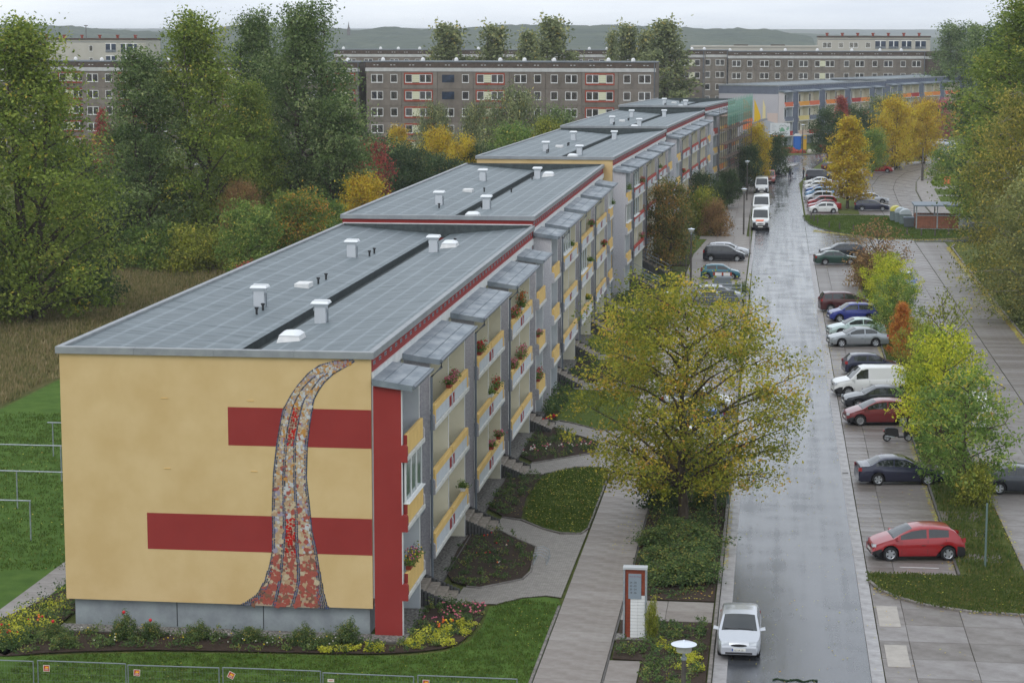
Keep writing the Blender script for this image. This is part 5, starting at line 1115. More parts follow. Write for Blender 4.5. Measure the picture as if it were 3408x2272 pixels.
L_OLV = leaf_mat('leaf_olive', [(0,(.045,.055,.010)),(.5,(.10,.115,.018)),(.9,(.17,.17,.03)),(1,(.22,.18,.03))])
L_DRY = leaf_mat('dry_grass_blades', [(0,(.045,.050,.016)),(.4,(.085,.080,.032)),(.75,(.135,.105,.055)),(1,(.16,.135,.08))], .9)
L_FALL = leaf_mat('fallen_leaf', [(0,(.20,.10,.03)),(.5,(.42,.22,.04)),(.8,(.50,.36,.04)),(1,(.36,.30,.05))], .8)
L_BED = leaf_mat('bed_foliage', [(0,(.014,.030,.012)),(.45,(.036,.060,.020)),(.8,(.075,.100,.03)),(1,(.16,.13,.03))])
L_BERB = leaf_mat('yellow_shrub_leaf', [(0,(.07,.09,.012)),(.4,(.22,.22,.02)),(.8,(.45,.40,.04)),(1,(.5,.42,.06))])

def env(kind, t):
    if kind == 'flame': return (.80+.20*t/.3) if t < .3 else max(.03, 1-((t-.3)/.72)**1.35)**.8
    if kind == 'dome': return math.sqrt(max(0.02, 1-((t-.38)/.66)**2))
    if kind == 'oval': return math.sqrt(max(0.02, 1-((t-.45)/.58)**2))
    if kind == 'cone': return max(.06, 1.0-t)**.75*(.75 if t < .08 else 1)
    if kind == 'shrub': return math.sqrt(max(.02, 1-(t*.96)**2.4))
_tree = {}
def tree_proto(key, kind, H, R, z0, nprim, ncl, nleaf, lsize, crad, seed, stems=1, trunk_r=.28, droop=0.0, lift=.45, lean=0.0, skew=(0, 0)):
    rs = np.random.RandomState(seed); T = MB(); prim = []
    tops = []
    for s in range(stems):
        a = 2*math.pi*s/max(1, stems)+rs.rand(); sp = 0 if stems == 1 else R*.28
        bx, by = (0, 0) if stems == 1 else (math.cos(a)*sp*.25, math.sin(a)*sp*.25)
        tx, ty, tz = math.cos(a)*sp+lean*H*.1+skew[0]*.5, math.sin(a)*sp+skew[1]*.5, H*(.93 if stems == 1 else .75+.2*rs.rand())
        if kind in ('dome', 'shrub'): tz = z0+(H-z0)*.7
        k = 7; pts = [(bx+(tx-bx)*(i/k)**1.3+(rs.rand()-.5)*.25*(i > 0), by+(ty-by)*(i/k)**1.3+(rs.rand()-.5)*.25*(i > 0), -.15+(tz+.15)*i/k) for i in range(k+1)]
        tr = trunk_r/(stems**.4); T.tube(pts, [tr*(1.25 if i == 0 else 1)*(1-.88*i/k) for i in range(k+1)], 7); tops.append(pts)
    for i in range(nprim):
        t = (i+.5)/nprim; t = t**(.85) ; z = z0+(H-z0)*t; pts = tops[i % stems]
        ang = i*2.399+rs.rand()*.7; rr = R*env(kind, t)*(.72+.36*rs.rand())
        ex, ey = math.cos(ang)*rr+skew[0]*t, math.sin(ang)*rr+skew[1]*t
        zs = max(z0*.75, z-lift*rr*(.8+.5*rs.rand())) if kind != 'shrub' else max(.1, z*.3)
        q = np.interp(zs, [p[2] for p in pts], [p[0] for p in pts]), np.interp(zs, [p[2] for p in pts], [p[1] for p in pts])
        ez = z-droop*rr*.5; mid = ((q[0]+ex)/2, (q[1]+ey)/2, zs+(z-zs)*.62+droop*.2)
        A, B, C = np.array([q[0], q[1], zs]), np.array(mid), np.array([ex, ey, ez])
        th = trunk_r*.36*(1-.6*t)+.015; T.tube([A, (A+B)/2+(rs.rand(3)-.5)*.15, B, (B+C)/2, C], [th, th*.8, th*.6, th*.35, .012], 5); prim.append((A, B, C))
    cl = []
    for i in range(ncl):
        A, B, C = prim[i % nprim]; s = .30+.70*rs.rand()**.75; P = (1-s)**2*A+2*s*(1-s)*B+s*s*C
        sprd = (R*.30 if kind not in ('flame', 'cone') else R*.26)*(.5+.6*s); off = rand_dirs(1, rs)[0]*sprd*rs.rand()**.5; off[2] *= .8
        Q = P+off; Q[2] = max(Q[2], z0*.8 if kind != 'shrub' else .08)
        if i % 3 == 0: T.tube([P, (P+Q)/2+(rs.rand(3)-.5)*.06, Q], [.022, .014, .006], 3, cap=False)
        cl.append(Q)
    cl = np.array(cl); per = max(6, nleaf//ncl); ctone = rs.rand(ncl)
    C = np.repeat(cl, per, 0); g = rs.normal(size=C.shape)*crad*np.repeat(.6+.7*rs.rand(ncl), per)[:, None]; g[:, 2] *= .75
    if droop: g[:, 2] = g[:, 2]*1.5-abs(rs.normal(size=len(g)))*droop
    C = C+g; C[:, 2] = np.maximum(C[:, 2], .03)
    U, V = leaf_quads(C, lsize, rs)
    if droop: U[:, 2] -= lsize*.6
    tone = .62*np.repeat(ctone, per)+.38*rs.rand(len(C)); tone = np.clip((tone-.5)*1.15+.5, 0, 1)
    cm = quads_mesh('crown', C, U, V, tone, L_POP); _tree[key] = (T.mesh('trunk', M_bark, 60), cm, H, R)
tree_proto('poplar1', 'flame', 24, 6.4, 1.2, 60, 900, 46000, .135, .62, 1, stems=3, trunk_r=.5, lift=.9)
tree_proto('poplar2', 'flame', 24, 5.6, 1.2, 52, 760, 38000, .135, .60, 2, stems=2, trunk_r=.45, lift=.9)
tree_proto('poplar3', 'oval', 24, 6.0, 3.0, 34, 420, 20000, .22, .75, 3, stems=2, trunk_r=.5, lift=.8)
tree_proto('bigmaple', 'dome', 11.4, 5.7, 2.5, 44, 620, 46000, .075, .36, 4, trunk_r=.26, lift=.55)
tree_proto('young1', 'oval', 5.6, 2.8, 1.1, 22, 170, 7500, .085, .26, 5, trunk_r=.10)
tree_proto('young2', 'dome', 6.2, 2.9, 1.1, 22, 170, 8000, .085, .26, 6, trunk_r=.10)
tree_proto('sparse', 'oval', 5.4, 2.2, .9, 26, 150, 2200, .085, .26, 7, trunk_r=.08, lift=.9)
tree_proto('cone', 'cone', 12, 3.2, 1.6, 34, 380, 17000, .13, .40, 8, trunk_r=.16, lift=.4)
tree_proto('round1', 'dome', 8, 3.6, 1.2, 26, 330, 15000, .12, .42, 9, trunk_r=.16)
tree_proto('round2', 'oval', 9, 3.4, 1.0, 28, 330, 14000, .13, .45, 10, stems=2, trunk_r=.2)
tree_proto('willow', 'dome', 14, 6.0, 1.5, 36, 460, 21000, .15, .50, 11, stems=3, trunk_r=.4, droop=.55)
tree_proto('birch', 'oval', 18, 4.6, 1.2, 40, 640, 34000, .10, .42, 12, trunk_r=.24, droop=.75, lift=.8)
tree_proto('shrub1', 'shrub', 2.6, 2.4, .1, 20, 220, 10000, .075, .30, 13, stems=4, trunk_r=.05)
tree_proto('shrub2', 'shrub', 1.6, 1.3, .05, 16, 120, 4500, .06, .20, 14, stems=4, trunk_r=.03)
tree_proto('farpop', 'flame', 25, 4.6, 3, 28, 300, 9000, .30, .75, 15, stems=2, trunk_r=.4, lift=.9)
def tree(key, x, y, h, r, lm, label, cat='tree', group=None, name='tree', z=0.0, bark=None, rz=None):
    tm, cm, H, R = _tree[key]; t = thing(name, label, cat, (x, y, z), RD.random()*6.28 if rz is None else rz, group); t.scale = (r/R, r/R, h/H)
    link('trunk', tm, t, m=bark or M_bark); link('crown', cm, t, m=lm); return t
GP = 'tall poplars and maples left of the terrace'
tree('poplar1', -45.4, 88, 23.8, 7.8, L_POP, 'tall poplar filling the left edge of the picture', group=GP, name='poplar_tree')
tree('poplar2', -51.5, 82, 20, 6.0, L_POP, 'shorter poplar cut by the left picture edge', group=GP, name='poplar_tree')
tree('poplar1', -44.1, 135, 24.8, 7.4, L_POP, 'tall poplar with pointed tip, second from the left', group=GP, name='poplar_tree')
tree('poplar2', -48.4, 130, 21.6, 5.8, L_POPD, 'slightly shorter poplar leaning on the pointed one from the left', group=GP, name='poplar_tree')
tree('poplar2', -40.6, 143, 18, 5.0, L_POP, 'lower poplar right of the pointed one', group=GP, name='poplar_tree')
tree('poplar1', -35.8, 150, 26.0, 8.0, L_POPD, 'tallest grey-green poplar near the terrace', group=GP, name='poplar_tree', rz=2.0)
tree('poplar2', -43.4, 158, 25.6, 5.6, L_POPD, 'slim tall poplar just left of the tallest one', group=GP, name='poplar_tree')
tree('poplar3', -31.9, 146, 16.6, 4.3, L_POPD, 'dense poplar right of and below the tallest one', group=GP, name='poplar_tree')
GU = 'mixed autumn trees and bushes behind the terrace'
UT = [('shrub1',-44.0,97,4.6,3.3,L_DRK,'dark bare-looking thorn bush at the foot of the left poplar','bush'),('shrub1',-49.5,93,3.6,3.4,L_DRK,'low dark bush under the left poplar','bush'),('shrub1',-47.5,104,3.0,2.2,L_BRW,'brownish bush beside the dark thorn bush','bush'),
 ('shrub1',-41.5,125,4.4,4.2,L_OLV,'bright olive bush at the edge of the dry meadow','bush'),('shrub1',-46.6,127,4.6,4.2,L_GRN,'green bush left of the bright olive one','bush'),('shrub1',-52,132,5,4.5,L_DRK,'dark bush behind the left poplar','bush'),('round2',-56,125,9,4.2,L_POP,'mid green tree between the two left poplars','tree'),('round2',-60,142,11,4.8,L_DRK,'dark tree between the two left poplars, further back','tree'),
 ('birch',-38.5,131,9.0,2.8,L_BRW,'brownish drooping tree in front of the tallest poplar','tree'),('round1',-33.5,115,7.4,3.3,L_GRN,'round green maple at the roof edge','tree'),('round1',-30.3,121,8.2,3.5,leaf_mat('leaf_green_rust', [(0,(.030,.055,.014)),(.55,(.085,.115,.025)),(.72,(.20,.13,.02)),(.9,(.42,.13,.03)),(1,(.45,.08,.03))]),'maple turning rust red beside the round green one','tree'),
 ('round2',-29.5,131,6.6,2.4,L_GRN,'green maple with rusty twigs next to the orange tree','tree'),('round2',-27.2,140,8.6,3.0,L_ORG,'bright orange maple at the roof edge','tree'),('shrub2',-31.0,103,3.4,1.4,L_RED,'small red-leaved shrub at the roof edge','bush'),('round2',-33.6,176,10.4,2.7,L_RED,'dark red tree behind the bright orange one','tree'),
 ('round1',-32.0,190,9.2,4.6,L_DRK,'dark green tree left of the golden ones','tree'),('round1',-28.6,199,7.4,4.6,L_DRK,'dark green tree behind the second roof','tree'),('round1',-37.5,196,10,4.5,L_DRK,'dark green tree beside the dark red one','tree'),('round2',-30.9,213,10.4,2.9,L_GOLD,'taller golden tree behind the second roof','tree'),('round1',-26.3,205,9.4,2.5,L_GOLD,'lower golden tree touching the second roof','tree'),
 ('willow',-22.6,230,15.6,5.6,L_WIL,'big grey-green willow before the red-framed block','tree'),('willow',-28.4,235,13.4,4.2,L_WIL,'smaller willow left of the big one','tree'),('round2',-20.3,213,11,3.8,L_GRN,'green tree below the big willow','tree'),('round2',-16.6,222,11.4,3.4,L_OLV,'olive tree right of the big willow','tree'),('round1',-24.8,206,8.4,3.2,L_DRK,'dark tree between golden tree and willow','tree'),
 ('round2',-43,247,9.2,2.3,L_ORG,'rust-orange tree before the red-framed block','tree'),('willow',-36.5,243,13.0,3.8,L_WIL,'pale green tree before the red-framed windows','tree'),('round1',-36,222,6.8,3.6,L_DRK,'dark bushy tree left of the golden pair','tree'),('round1',-47,232,7.5,4.5,L_POPD,'grey-green tree in front of the brown block','tree'),('round1',-17,240,12,4,L_POPD,'grey-green tree behind the third roof','tree'),
 ('cone',-80.5,217,12.4,2.2,L_RED,'slim red tree between the left poplars','tree'),('round2',-84.8,225,8,2.9,L_BRW,'brown tree between the left poplars','tree'),('round1',-80.5,228,9.2,3.2,L_DRK,'dark tree below the slim red one','tree'),('round1',-70,205,9.5,4.2,L_DRK,'dark tree behind the pointed poplar','tree'),('round1',-92,225,10,5,L_POPD,'grey-green tree before the left brown block','tree'),('round1',-62,215,10,5,L_POPD,'grey-green tree seen between poplar trunks','tree')]
for k, x, y, h, r, lm, lb, ct in UT: tree(k, x, y, h, r, lm, lb, ct, GU, 'autumn_tree' if ct == 'tree' else 'bush')
GF = 'tall poplars standing between the far blocks'
for x, y, h, r, lb in ((-47.5,330,25.2,6.0,'leftmost'),(-38.6,330,25.0,5.0,'second from left'),(-33.5,345,23.8,4.8,'third from left, lower'),(-27.2,330,26.4,5.8,'right one of the left cluster'),(-16.5,380,25.4,4.4,'slim left one of the right pair'),(-20,385,23.8,2.4,'small one left of the right pair'),(-8.0,372,26.2,6.8,'widest one of the right pair'),(-12.2,378,24,4,'middle one of the right pair')): tree('farpop', x, y, h, r, L_WIL, lb+' of the far poplars rising above the brown blocks', group=GF, name='poplar_tree')
tree('poplar3', 60.5, 480, 26.2, 6.6, L_POPD, 'dark poplar behind the right end of the coloured block', group=GF, name='poplar_tree'); tree('farpop', 67.7, 500, 26, 4.6, L_POPD, 'slim poplar right of the dark one at the far right', group=GF, name='poplar_tree'); tree('farpop', 75, 500, 25, 5, L_POPD, 'poplar at the far right behind the big right tree', group=GF, name='poplar_tree')
GR = 'trees along the right hand road'
for a in [('cone',25.4,212.5,12.1,4.0,L_GOLD,'tall golden tree alone between the two parking rows'),('round2',36.2,300,12.4,3.9,L_GOLD,'golden round tree before the far car park'),('round2',42.8,320,11.4,3.5,L_ORG,'orange-gold tree before the far car park'),('round2',39.6,316,10.2,2.6,L_GOLD,'slim golden tree between the two larger ones'),('round1',31.9,285,7.4,2.7,L_GRN,'small round green tree right of the tall golden one'),('round1',25.6,332,9.4,3.6,L_DRK,'dark green tree before the coloured block'),('cone',28.4,345,11.2,2.6,L_RED,'dark red-topped tree before the coloured block'),('round1',37.5,358,11.2,5.4,L_WIL,'grey-green tree before the coloured block'),('round1',31.5,352,9,4.4,L_DRK,'dark tree right of the red-topped one'),('round2',52.3,400,9.4,2.8,leaf_mat('leaf_pink', [(0,(.12,.03,.04)),(.5,(.30,.06,.08)),(1,(.40,.10,.10))]),'pinkish red small tree in the far car park'),('round1',48,392,9.5,4.2,L_BRW,'brownish tree behind the far car park'),('round1',58,396,9.5,4.6,L_GOLD,'golden brown tree at the back of the far car park')]:
    tree(*a, group=GR, name='street_tree')
GK = 'bushes along the terrace front'
for a in [('round2',12.6,262,9.4,2.2,L_GOLD,'yellow bush tree beside the scaffolding','tree'),('round1',11.4,243,6.8,2.6,L_DRK,'dark bush below the scaffolding','bush'),('round1',15.4,276,7.0,2.9,L_DRK,'large dark bush near the tall white van','bush'),('round1',11.6,272,7.4,2.8,L_DRK,'dark bush left of the tall white van','bush'),('round1',9.0,212,5.0,2.1,L_DRK,'dark bush halfway along the terrace','bush'),('shrub1',5.6,178,4.6,2.3,L_DRK,'dark rounded bush before the fourth block','bush'),('round1',6.6,190,6.0,2.6,L_DRK,'dark bush tree before the fourth block','bush'),('shrub1',7.0,173,5.2,2.3,L_OLV,'brownish green bush by the footpath','bush'),('shrub1',8.6,171,4.0,1.9,L_BRW,'reddish brown hedge bush beside the footpath','bush'),('shrub1',4.6,154,3.6,2.0,L_DRK,'dark bush behind the small tree with the slim trunk','bush')]:
    tree(*a[:7], cat=a[7], group=GK, name='bush' if a[7] == 'bush' else 'street_tree')
tree('round2', 4.9, 132.7, 8.8, 2.7, leaf_mat('leaf_rust_green', [(0,(.035,.045,.014)),(.5,(.085,.085,.025)),(.8,(.17,.10,.035)),(1,(.24,.13,.03))]), 'slim-trunked tree with rust-green crown before the third block', name='street_tree')
tree('bigmaple', 11.3, 20.2, 11.4, 6.0, L_MAPY, 'big maple turning yellow between footpath and road', name='maple_tree', rz=.6)
GS = 'young trees on the planting strip between the parking lanes'
for a in [('young1',25.2,27.6,6.4,3.0,L_GRN,'round green young tree nearest to the camera on the strip',0),('young2',25.0,40.5,7.0,2.9,L_YEL,'yellow-green young tree behind the round green one',1),('young1',25.0,46.5,5.4,2.3,L_YEL,'bright yellow young tree beside the white minibus',2),('sparse',26.2,56.5,7.2,2.2,L_OLV,'nearly bare young tree with thin yellow leaves',3),('young1',25.2,60,4.8,1.9,L_OLV,'low yellowish young tree left of the nearly bare one',3.5),('cone',24.6,72.5,4.4,1.2,leaf_mat('leaf_rust', [(0,(.16,.05,.015)),(.6,(.34,.10,.02)),(1,(.42,.16,.03))]),'small rust-orange tree on the strip',4),('young2',25.0,84,5.0,2.2,L_GRN,'green-yellow young tree behind the rust-orange one',5),('young1',25.1,95,5.0,2.3,L_YEL,'yellow young tree opposite the maroon people carrier',6),('young2',25.3,106,4.6,2.5,L_YEL,'yellow-brown bushy tree on the strip',7),('sparse',25.0,118,6.6,3.0,L_BRW,'bare spiky shrub tree at the far end of the strip',8),('shrub1',25.0,120,3.4,2.7,L_BRW,'brown bush at the foot of the bare spiky one',9)]:
    tree(*a[:7], group=GS, name='young_tree')
tree('poplar1', 44.8, 178, 27.2, 9.6, L_GRN if False else L_POP, 'huge green poplar at the right picture edge', name='poplar_tree', group=GR)
tree('poplar3', 48.5, 245, 25, 7.2, L_POPD, 'dark poplar behind the huge right one', name='poplar_tree', group=GR)
tree('birch', 38.4, 118, 18.8, 6.0, leaf_mat('leaf_birch', [(0,(.040,.048,.012)),(.5,(.105,.105,.022)),(.85,(.19,.155,.035)),(1,(.26,.18,.03))]), 'drooping olive birch at the right picture edge', name='birch_tree', group=GR, bark=M_barkl)
tree('birch', 37.8, 96, 13.0, 6.2, leaf_mat('leaf_birch2', [(0,(.040,.050,.018)),(.5,(.095,.105,.036)),(.85,(.16,.16,.06)),(1,(.24,.18,.03))]), 'lower drooping birch overhanging the slab road', name='birch_tree', group=GR, bark=M_barkl)
tree('round1', 42.5, 200, 11.4, 4.0, L_DRK, 'dark tree below the huge right poplar', name='street_tree', group=GR)
for x, y, h, r, lb in ((43.8,273,5.6,3.8,'left'),(49.5,276,6.4,4.2,'middle'),(56,270,6.5,4.5,'right')): tree('shrub1', x, y, h, r, L_GRN, lb+' green bush of the group beside the curved path', 'bush', GR, 'bush')
# shrubs in the strip by the big maple and along the beds
for i, (x, y, h, r, lm, lb) in enumerate([(12.0,14.8,1.3,1.5,L_BED,'spreading green shrub right of the footpath near the sign'),(11.2,9.3,1.1,1.3,L_BED,'low dark shrub beside the cross path'),(12.2,9.6,1.2,1.3,L_BED,'round dark shrub at the kerb beside the cross path'),(11.9,12.2,1.1,1.4,L_BED,'flat green shrub in the long planting strip'),(10.4,15.8,1.0,1.2,L_BED,'low green shrub beside the path slabs'),(11.3,17.6,1.0,1.3,L_BED,'green shrub before the big maple trunk'),(10.0,24.0,2.4,1.2,L_DRK,'dark rhododendron-like bush left of the big maple'),(12.4,24.5,1.6,1.0,L_BED,'bush around the lamp foot'),(10.6,30,1.6,1.4,L_DRK,'dark bush behind the big maple'),(12.3,31,1.4,1.1,L_DRK,'dark bush before the small mesh cage'),(10.6,12.2,.9,1.1,L_BED,'small green shrub beside the path slabs, before the taller ones'),(25.6,26.2,2.2,1.1,L_OLV,'yellowish suckers round the young green tree')]):
    tree('shrub2', x, y, h, r, lm, lb, 'shrub', 'shrubs in the long planting strip', 'shrub')

# ground-cover foliage of the beds: countless small plants
def bed_plants(poly, n, seed, lm=L_BED, hmax=.45, name='bed_plants', label='mixed low perennials and shrubs covering the dark bed soil', per=34, size=.05, rad=.22):
    rs = np.random.RandomState(seed); P = scatter(poly, n, rs); h = (.12+hmax*rs.rand(n)**1.6); C = []; tn = []
    R_ = rad*(.6+.8*rs.rand(n)); ct = rs.rand(n)
    c = np.repeat(np.c_[P, h*.55+.04], per, 0); g = rs.normal(size=c.shape)*.5; g /= np.maximum(1, np.linalg.norm(g, axis=1))[:, None]
    c += g*np.repeat(np.c_[R_, R_, h*.6], per, 0); c[:, 2] = np.maximum(c[:, 2], .05)
    U, V = leaf_quads(c, size, rs); me = quads_mesh(name, c, U, V, .6*np.repeat(ct, per)+.4*rs.rand(len(c)), lm)
    o = link(name, me, None, stuff=True); tag(o, label, 'plants', kind='stuff'); return o
bed_plants(BEDS['front'], 300, 1, label='mixed plants in the bed wrapping round the gable foot'); bed_plants(BEDS['bed2'], 80, 2, label='plants in the arrow-shaped bed beside the nearest stairs'); bed_plants(BEDS['bed3'], 60, 3, label='plants in the narrow bed left of the leaf-strewn lawn'); bed_plants(BEDS['bed4'], 90, 4, label='plants in the third bed along the terrace')
for k in ('bed5', 'bed6', 'bed7', 'bed8', 'bed9', 'bed10'): bed_plants(BEDS[k], 70, len(k)*7+ord(k[-1]), label={'bed5':'plants in the slim bed by the fourth stairs','bed6':'plants in the first bed before the second block','bed7':'plants in the middle bed before the second block','bed8':'plants in the last bed before the second block','bed9':'plants in the bed at the corner of the third block','bed10':'plants in the bed before the third block'}[k], hmax=.8, per=26, size=.08, rad=.4)
bed_plants([(9.8,6.8),(13.0,6.8),(13.0,37),(9.8,37)], 330, 11, hmax=.9, rad=.36, size=.06, label='dense green ground cover under the big maple'); bed_plants([(10.95,-8),(13.0,-8),(13.0,2.6),(10.9,2.9),(11.2,.3),(9.8,-.2),(9.8,-1.8),(10.8,-2.1)], 170, 12, label='ground cover around the sign pillar', rad=.2)
bed_plants(BEDS['left'], 150, 13, hmax=.7, label='taller mixed shrubs at the left corner of the gable', rad=.3); bed_plants([(-15,-3.5),(-13.4,-3.8),(-12.9,-.8),(-13.2,4),(-14.2,3)], 60, 14, L_BERB, .6, 'yellow_shrubs', 'yellow-green leaved shrubs by the left path', rad=.3)
for i, (x, y, r) in enumerate([(2.2,-.9,.5),(2.9,-.5,.55),(3.3,.4,.5),(2.5,.3,.45),(1.9,-1.6,.35),(3.1,-1.2,.4),(.4,-2.3,.4),(-.4,-2.4,.45),(-1.3,-2.6,.4),(12.1,-1.3,.5),(12.7,-2.2,.45),(12.5,-3.2,.5),(11.6,-.6,.4),(3.6,1.4,.4)]):
    o = bed_plants([(x-r,y-r*.7),(x+r,y-r*.7),(x+r,y+r*.7),(x-r,y+r*.7)], 7, 50+i, L_BERB, .25, 'yellow_shrub', 'x', per=60, size=.04, rad=.2); o['kind'] = 'thing'; tag(o, 'low yellow-leaved shrub in the bed '+['at the tower foot','right of the tower foot','behind the other yellow ones by the gable','nearest the gravel by the tower','in front of the red tower','at the lawn edge right of the tower','below the gable corner','left of the gable corner','farthest left under the gable','behind the post lamp','at the kerb beside the post lamp','beside the post lamp dish','next to the sign pillar','below the pink flowers'][i], 'shrub', 'yellow-leaved shrubs in the beds')
M_fl = {k: mat('flower_'+k, srgb(*c), rough=.7) for k, c in dict(red=(196,36,44), pink=(206,110,128), white=(220,216,204), orange=(226,110,44), yellow=(224,196,40), purple=(120,60,130)).items()}
def flowers(pts, mats_, size, name, label, r=.25, n=9, z=.35, seed=1):
    rs = np.random.RandomState(seed); b = MB()
    for (x, y) in pts:
        for _ in range(n):
            a, d = rs.rand()*6.3, r*rs.rand()**.5; cx, cy, cz = x+math.cos(a)*d, y+math.sin(a)*d, z*(.6+.6*rs.rand()); s = size*(.7+.6*rs.rand()); mi = rs.randint(len(mats_))
            b.add([(cx-s,cy,cz),(cx,cy-s,cz+.01),(cx+s,cy,cz),(cx,cy+s,cz+.01),(cx,cy,cz+s),(cx,cy,cz-s)], [(0,1,4),(1,2,4),(2,3,4),(3,0,4),(1,0,5),(2,1,5),(3,2,5),(0,3,5)], mi)
    o = b.build(name, mats_); tag(o, label, 'flowers', kind='stuff'); return o
flowers([(2.0,1.6),(2.6,2.4),(3.2,3.2),(3.0,2.0),(3.7,3.0),(3.6,3.9),(2.4,3.5)], [M_fl['pink']], .045, 'pink_flowers', 'pink roses in the bed below the first stairs', .4, 9)
flowers([(2.6,.9),(3.0,1.1)], [M_fl['yellow'], M_fl['orange']], .05, 'orange_flowers', 'yellow and orange flowers between pink and yellow plants', .25, 10)
flowers([(-9,-1.8),(-11,-2),(-5.2,-2),(-3,-1.9),(-7.2,-2.4),(-1.6,-2.2),(-4,-2.6),(-9.9,-3.0)], [M_fl['white'], M_fl['yellow']], .03, 'white_flowers', 'tiny white and yellow flowers along the gable bed', .6, 7, .4)
flowers([(-13.2,-1.6),(-14,-2.8),(-13.6,-3.4)], [M_fl['red'], M_fl['orange']], .05, 'red_flowers', 'red flowers in the left corner bed', .4, 6, .6)
flowers([(2.0,36.4),(3.0,38),(2.4,37.5),(3.9,38.6),(4.8,39)], [M_fl['pink'], M_fl['white']], .06, 'pink_flowers', 'pink flowers in the third bed', .5, 8); flowers([(2.2,47),(1.9,46.2)], [M_fl['yellow'], M_fl['red']], .08, 'yellow_flowers', 'yellow and red flowers beside the far stairs', .4, 12)
flowers([(2.6,12.8),(3.4,14.4),(2.2,16.2),(3.9,11.0)], [M_fl['orange'], M_fl['white'], M_fl['red']], .04, 'orange_flowers', 'single orange and white blooms in the arrow-shaped bed', .4, 4, .3)
for x, y, h, fl, lb in ((-9.5,-1.9,1.5,'red','tall rose with dark red bud left of the first plinth joint'),(-8.5,-1.7,1.0,'red','rose bush with one red bloom at the plinth joint'),(-12.3,-2.1,.9,'red','rose with crimson bloom at the left gable corner'),(-6.6,-1.6,1.0,None,'slender green bush before the middle of the plinth'),(-4.5,-1.6,.9,None,'small leafy bush before the second plinth joint'),(-2.4,-1.7,1.1,None,'green rose bush right of the second plinth joint'),(-1.4,-2.0,.8,None,'dark green bush near the tower foot'),(-.7,-1.5,1.4,None,'thin pale bush leaning at the gable corner'),(-11.4,-3.2,.8,None,'dark low bush in the left gable bed')):
    t = tree('shrub2', x, y, h*.68, .52, L_BED, lb, 'rose bush', 'rose bushes along the plinth', 'rose_bush')
    if fl: b = MB(); b.lathe([(.02,h*.68),(.06,h*.68+.04),(.07,h*.68+.09),(.03,h*.68+.13)], 7); o = b.build('bloom', M_fl[fl], t, smooth=60); o.scale = (1/t.scale[0], 1/t.scale[1], 1/t.scale[2])
# dry meadow grass, lawn leaves
def tufts(poly, n, seed, lm, name, label, h=.5, blades=5, spread=.12, z=0, w=.018, bend=.35):
    rs = np.random.RandomState(seed); P = scatter(poly, n, rs); n = len(P)
    hh = np.repeat(h*(.5+rs.rand(n)), blades)*(.7+.5*rs.rand(n*blades)); c = np.repeat(np.c_[P, np.zeros(n)+z], blades, 0); c[:, :2] += (rs.rand(len(c), 2)-.5)*spread*2
    d = rs.normal(size=(len(c), 2))*bend*.5+np.array([.25, .05])*bend; V = np.c_[d*hh[:, None]*.5, hh*.5]; C = c+V; U = np.c_[rs.normal(size=(len(c), 2)), np.zeros(len(c))]; U /= np.linalg.norm(U, axis=1)[:, None]; U *= w*(1+rs.rand(len(c)))[:, None]
    me = quads_mesh(name, C, V, U*1.8, .55*np.repeat(rs.rand(n), blades)+.45*rs.rand(len(c)), lm); o = link(name, me, None, stuff=True); tag(o, label, 'grass', kind='stuff'); return o
tufts([(-33.3,46),(-33.5,62),(-13.8,113),(-16,128),(-45,133),(-62,100),(-56,60),(-45,45)], 26000, 3, L_DRY, 'dry_grass', 'long dry grass of the meadow left of the terrace', .38, 5, .3, -.03, .03)
L_LAWN = leaf_mat('lawn_blades', [(0,(.018,.034,.006)),(.5,(.036,.058,.010)),(.9,(.056,.074,.016)),(1,(.085,.08,.02))], .9)
tufts([(-33,46),(-20,46),(-13,60),(-13,8),(-24,8),(-32.6,20)], 9000, 4, L_LAWN, 'lawn_grass', 'short grass blades of the left lawn', .09, 5, .25, -.015, .02)
tufts([(-14,-13),(6.8,-13),(6.8,5.5),(5.2,6.0),(4.3,4.8),(4.2,1.6),(3.4,-2.2),(1.2,-2.9),(-8,-3.5),(-12.3,-4.6)], 9000, 5, L_LAWN, 'lawn_grass', 'short grass of the lawn in front of the gable', .08, 5, .16, -.015, .014)
tufts(LAWN2, 2600, 6, L_LAWN, 'lawn_grass', 'short grass of the leaf-strewn lawn by the footpath', .08, 5, .16, .035, .014)
L_RG = leaf_mat('rough_blades', [(0,(.018,.034,.008)),(.45,(.036,.052,.011)),(.8,(.058,.064,.018)),(1,(.10,.075,.025))], .9)
tufts(VERGE, 4200, 7, L_RG, 'rough_grass', 'rough uneven grass of the verge in the lower right', .09, 6, .2, .05, .02); tufts([(23.9,12.2),(26.3,12.2),(26.3,150),(23.9,150)], 9000, 8, L_RG, 'rough_grass', 'rough grass on the strip between the parking lanes', .16, 5, .25, .04, .025)
tufts([(35.3,60),(35.3,140),(39,158),(48,160),(48,60)], 8000, 9, L_RG, 'rough_grass', 'rough grass under the right birches', .2, 5, .3, .04, .03)
tufts(ISLE, 5000, 10, L_LAWN, 'lawn_grass', 'grass of the round-ended island with wooden posts', .1, 5, .3, .06, .03)
def litter(poly, n, seed, size, name, label, z=.05, lm=L_FALL):
    rs = np.random.RandomState(seed); P = scatter(poly, n, rs); C = np.c_[P, z+.02*rs.rand(len(P))]; U, V = leaf_quads(C, size, rs, 6.0)
    o = link(name, quads_mesh(name, C, U, V, rs.rand(len(C)), lm), None, stuff=True); tag(o, label, 'leaves', kind='stuff'); return o
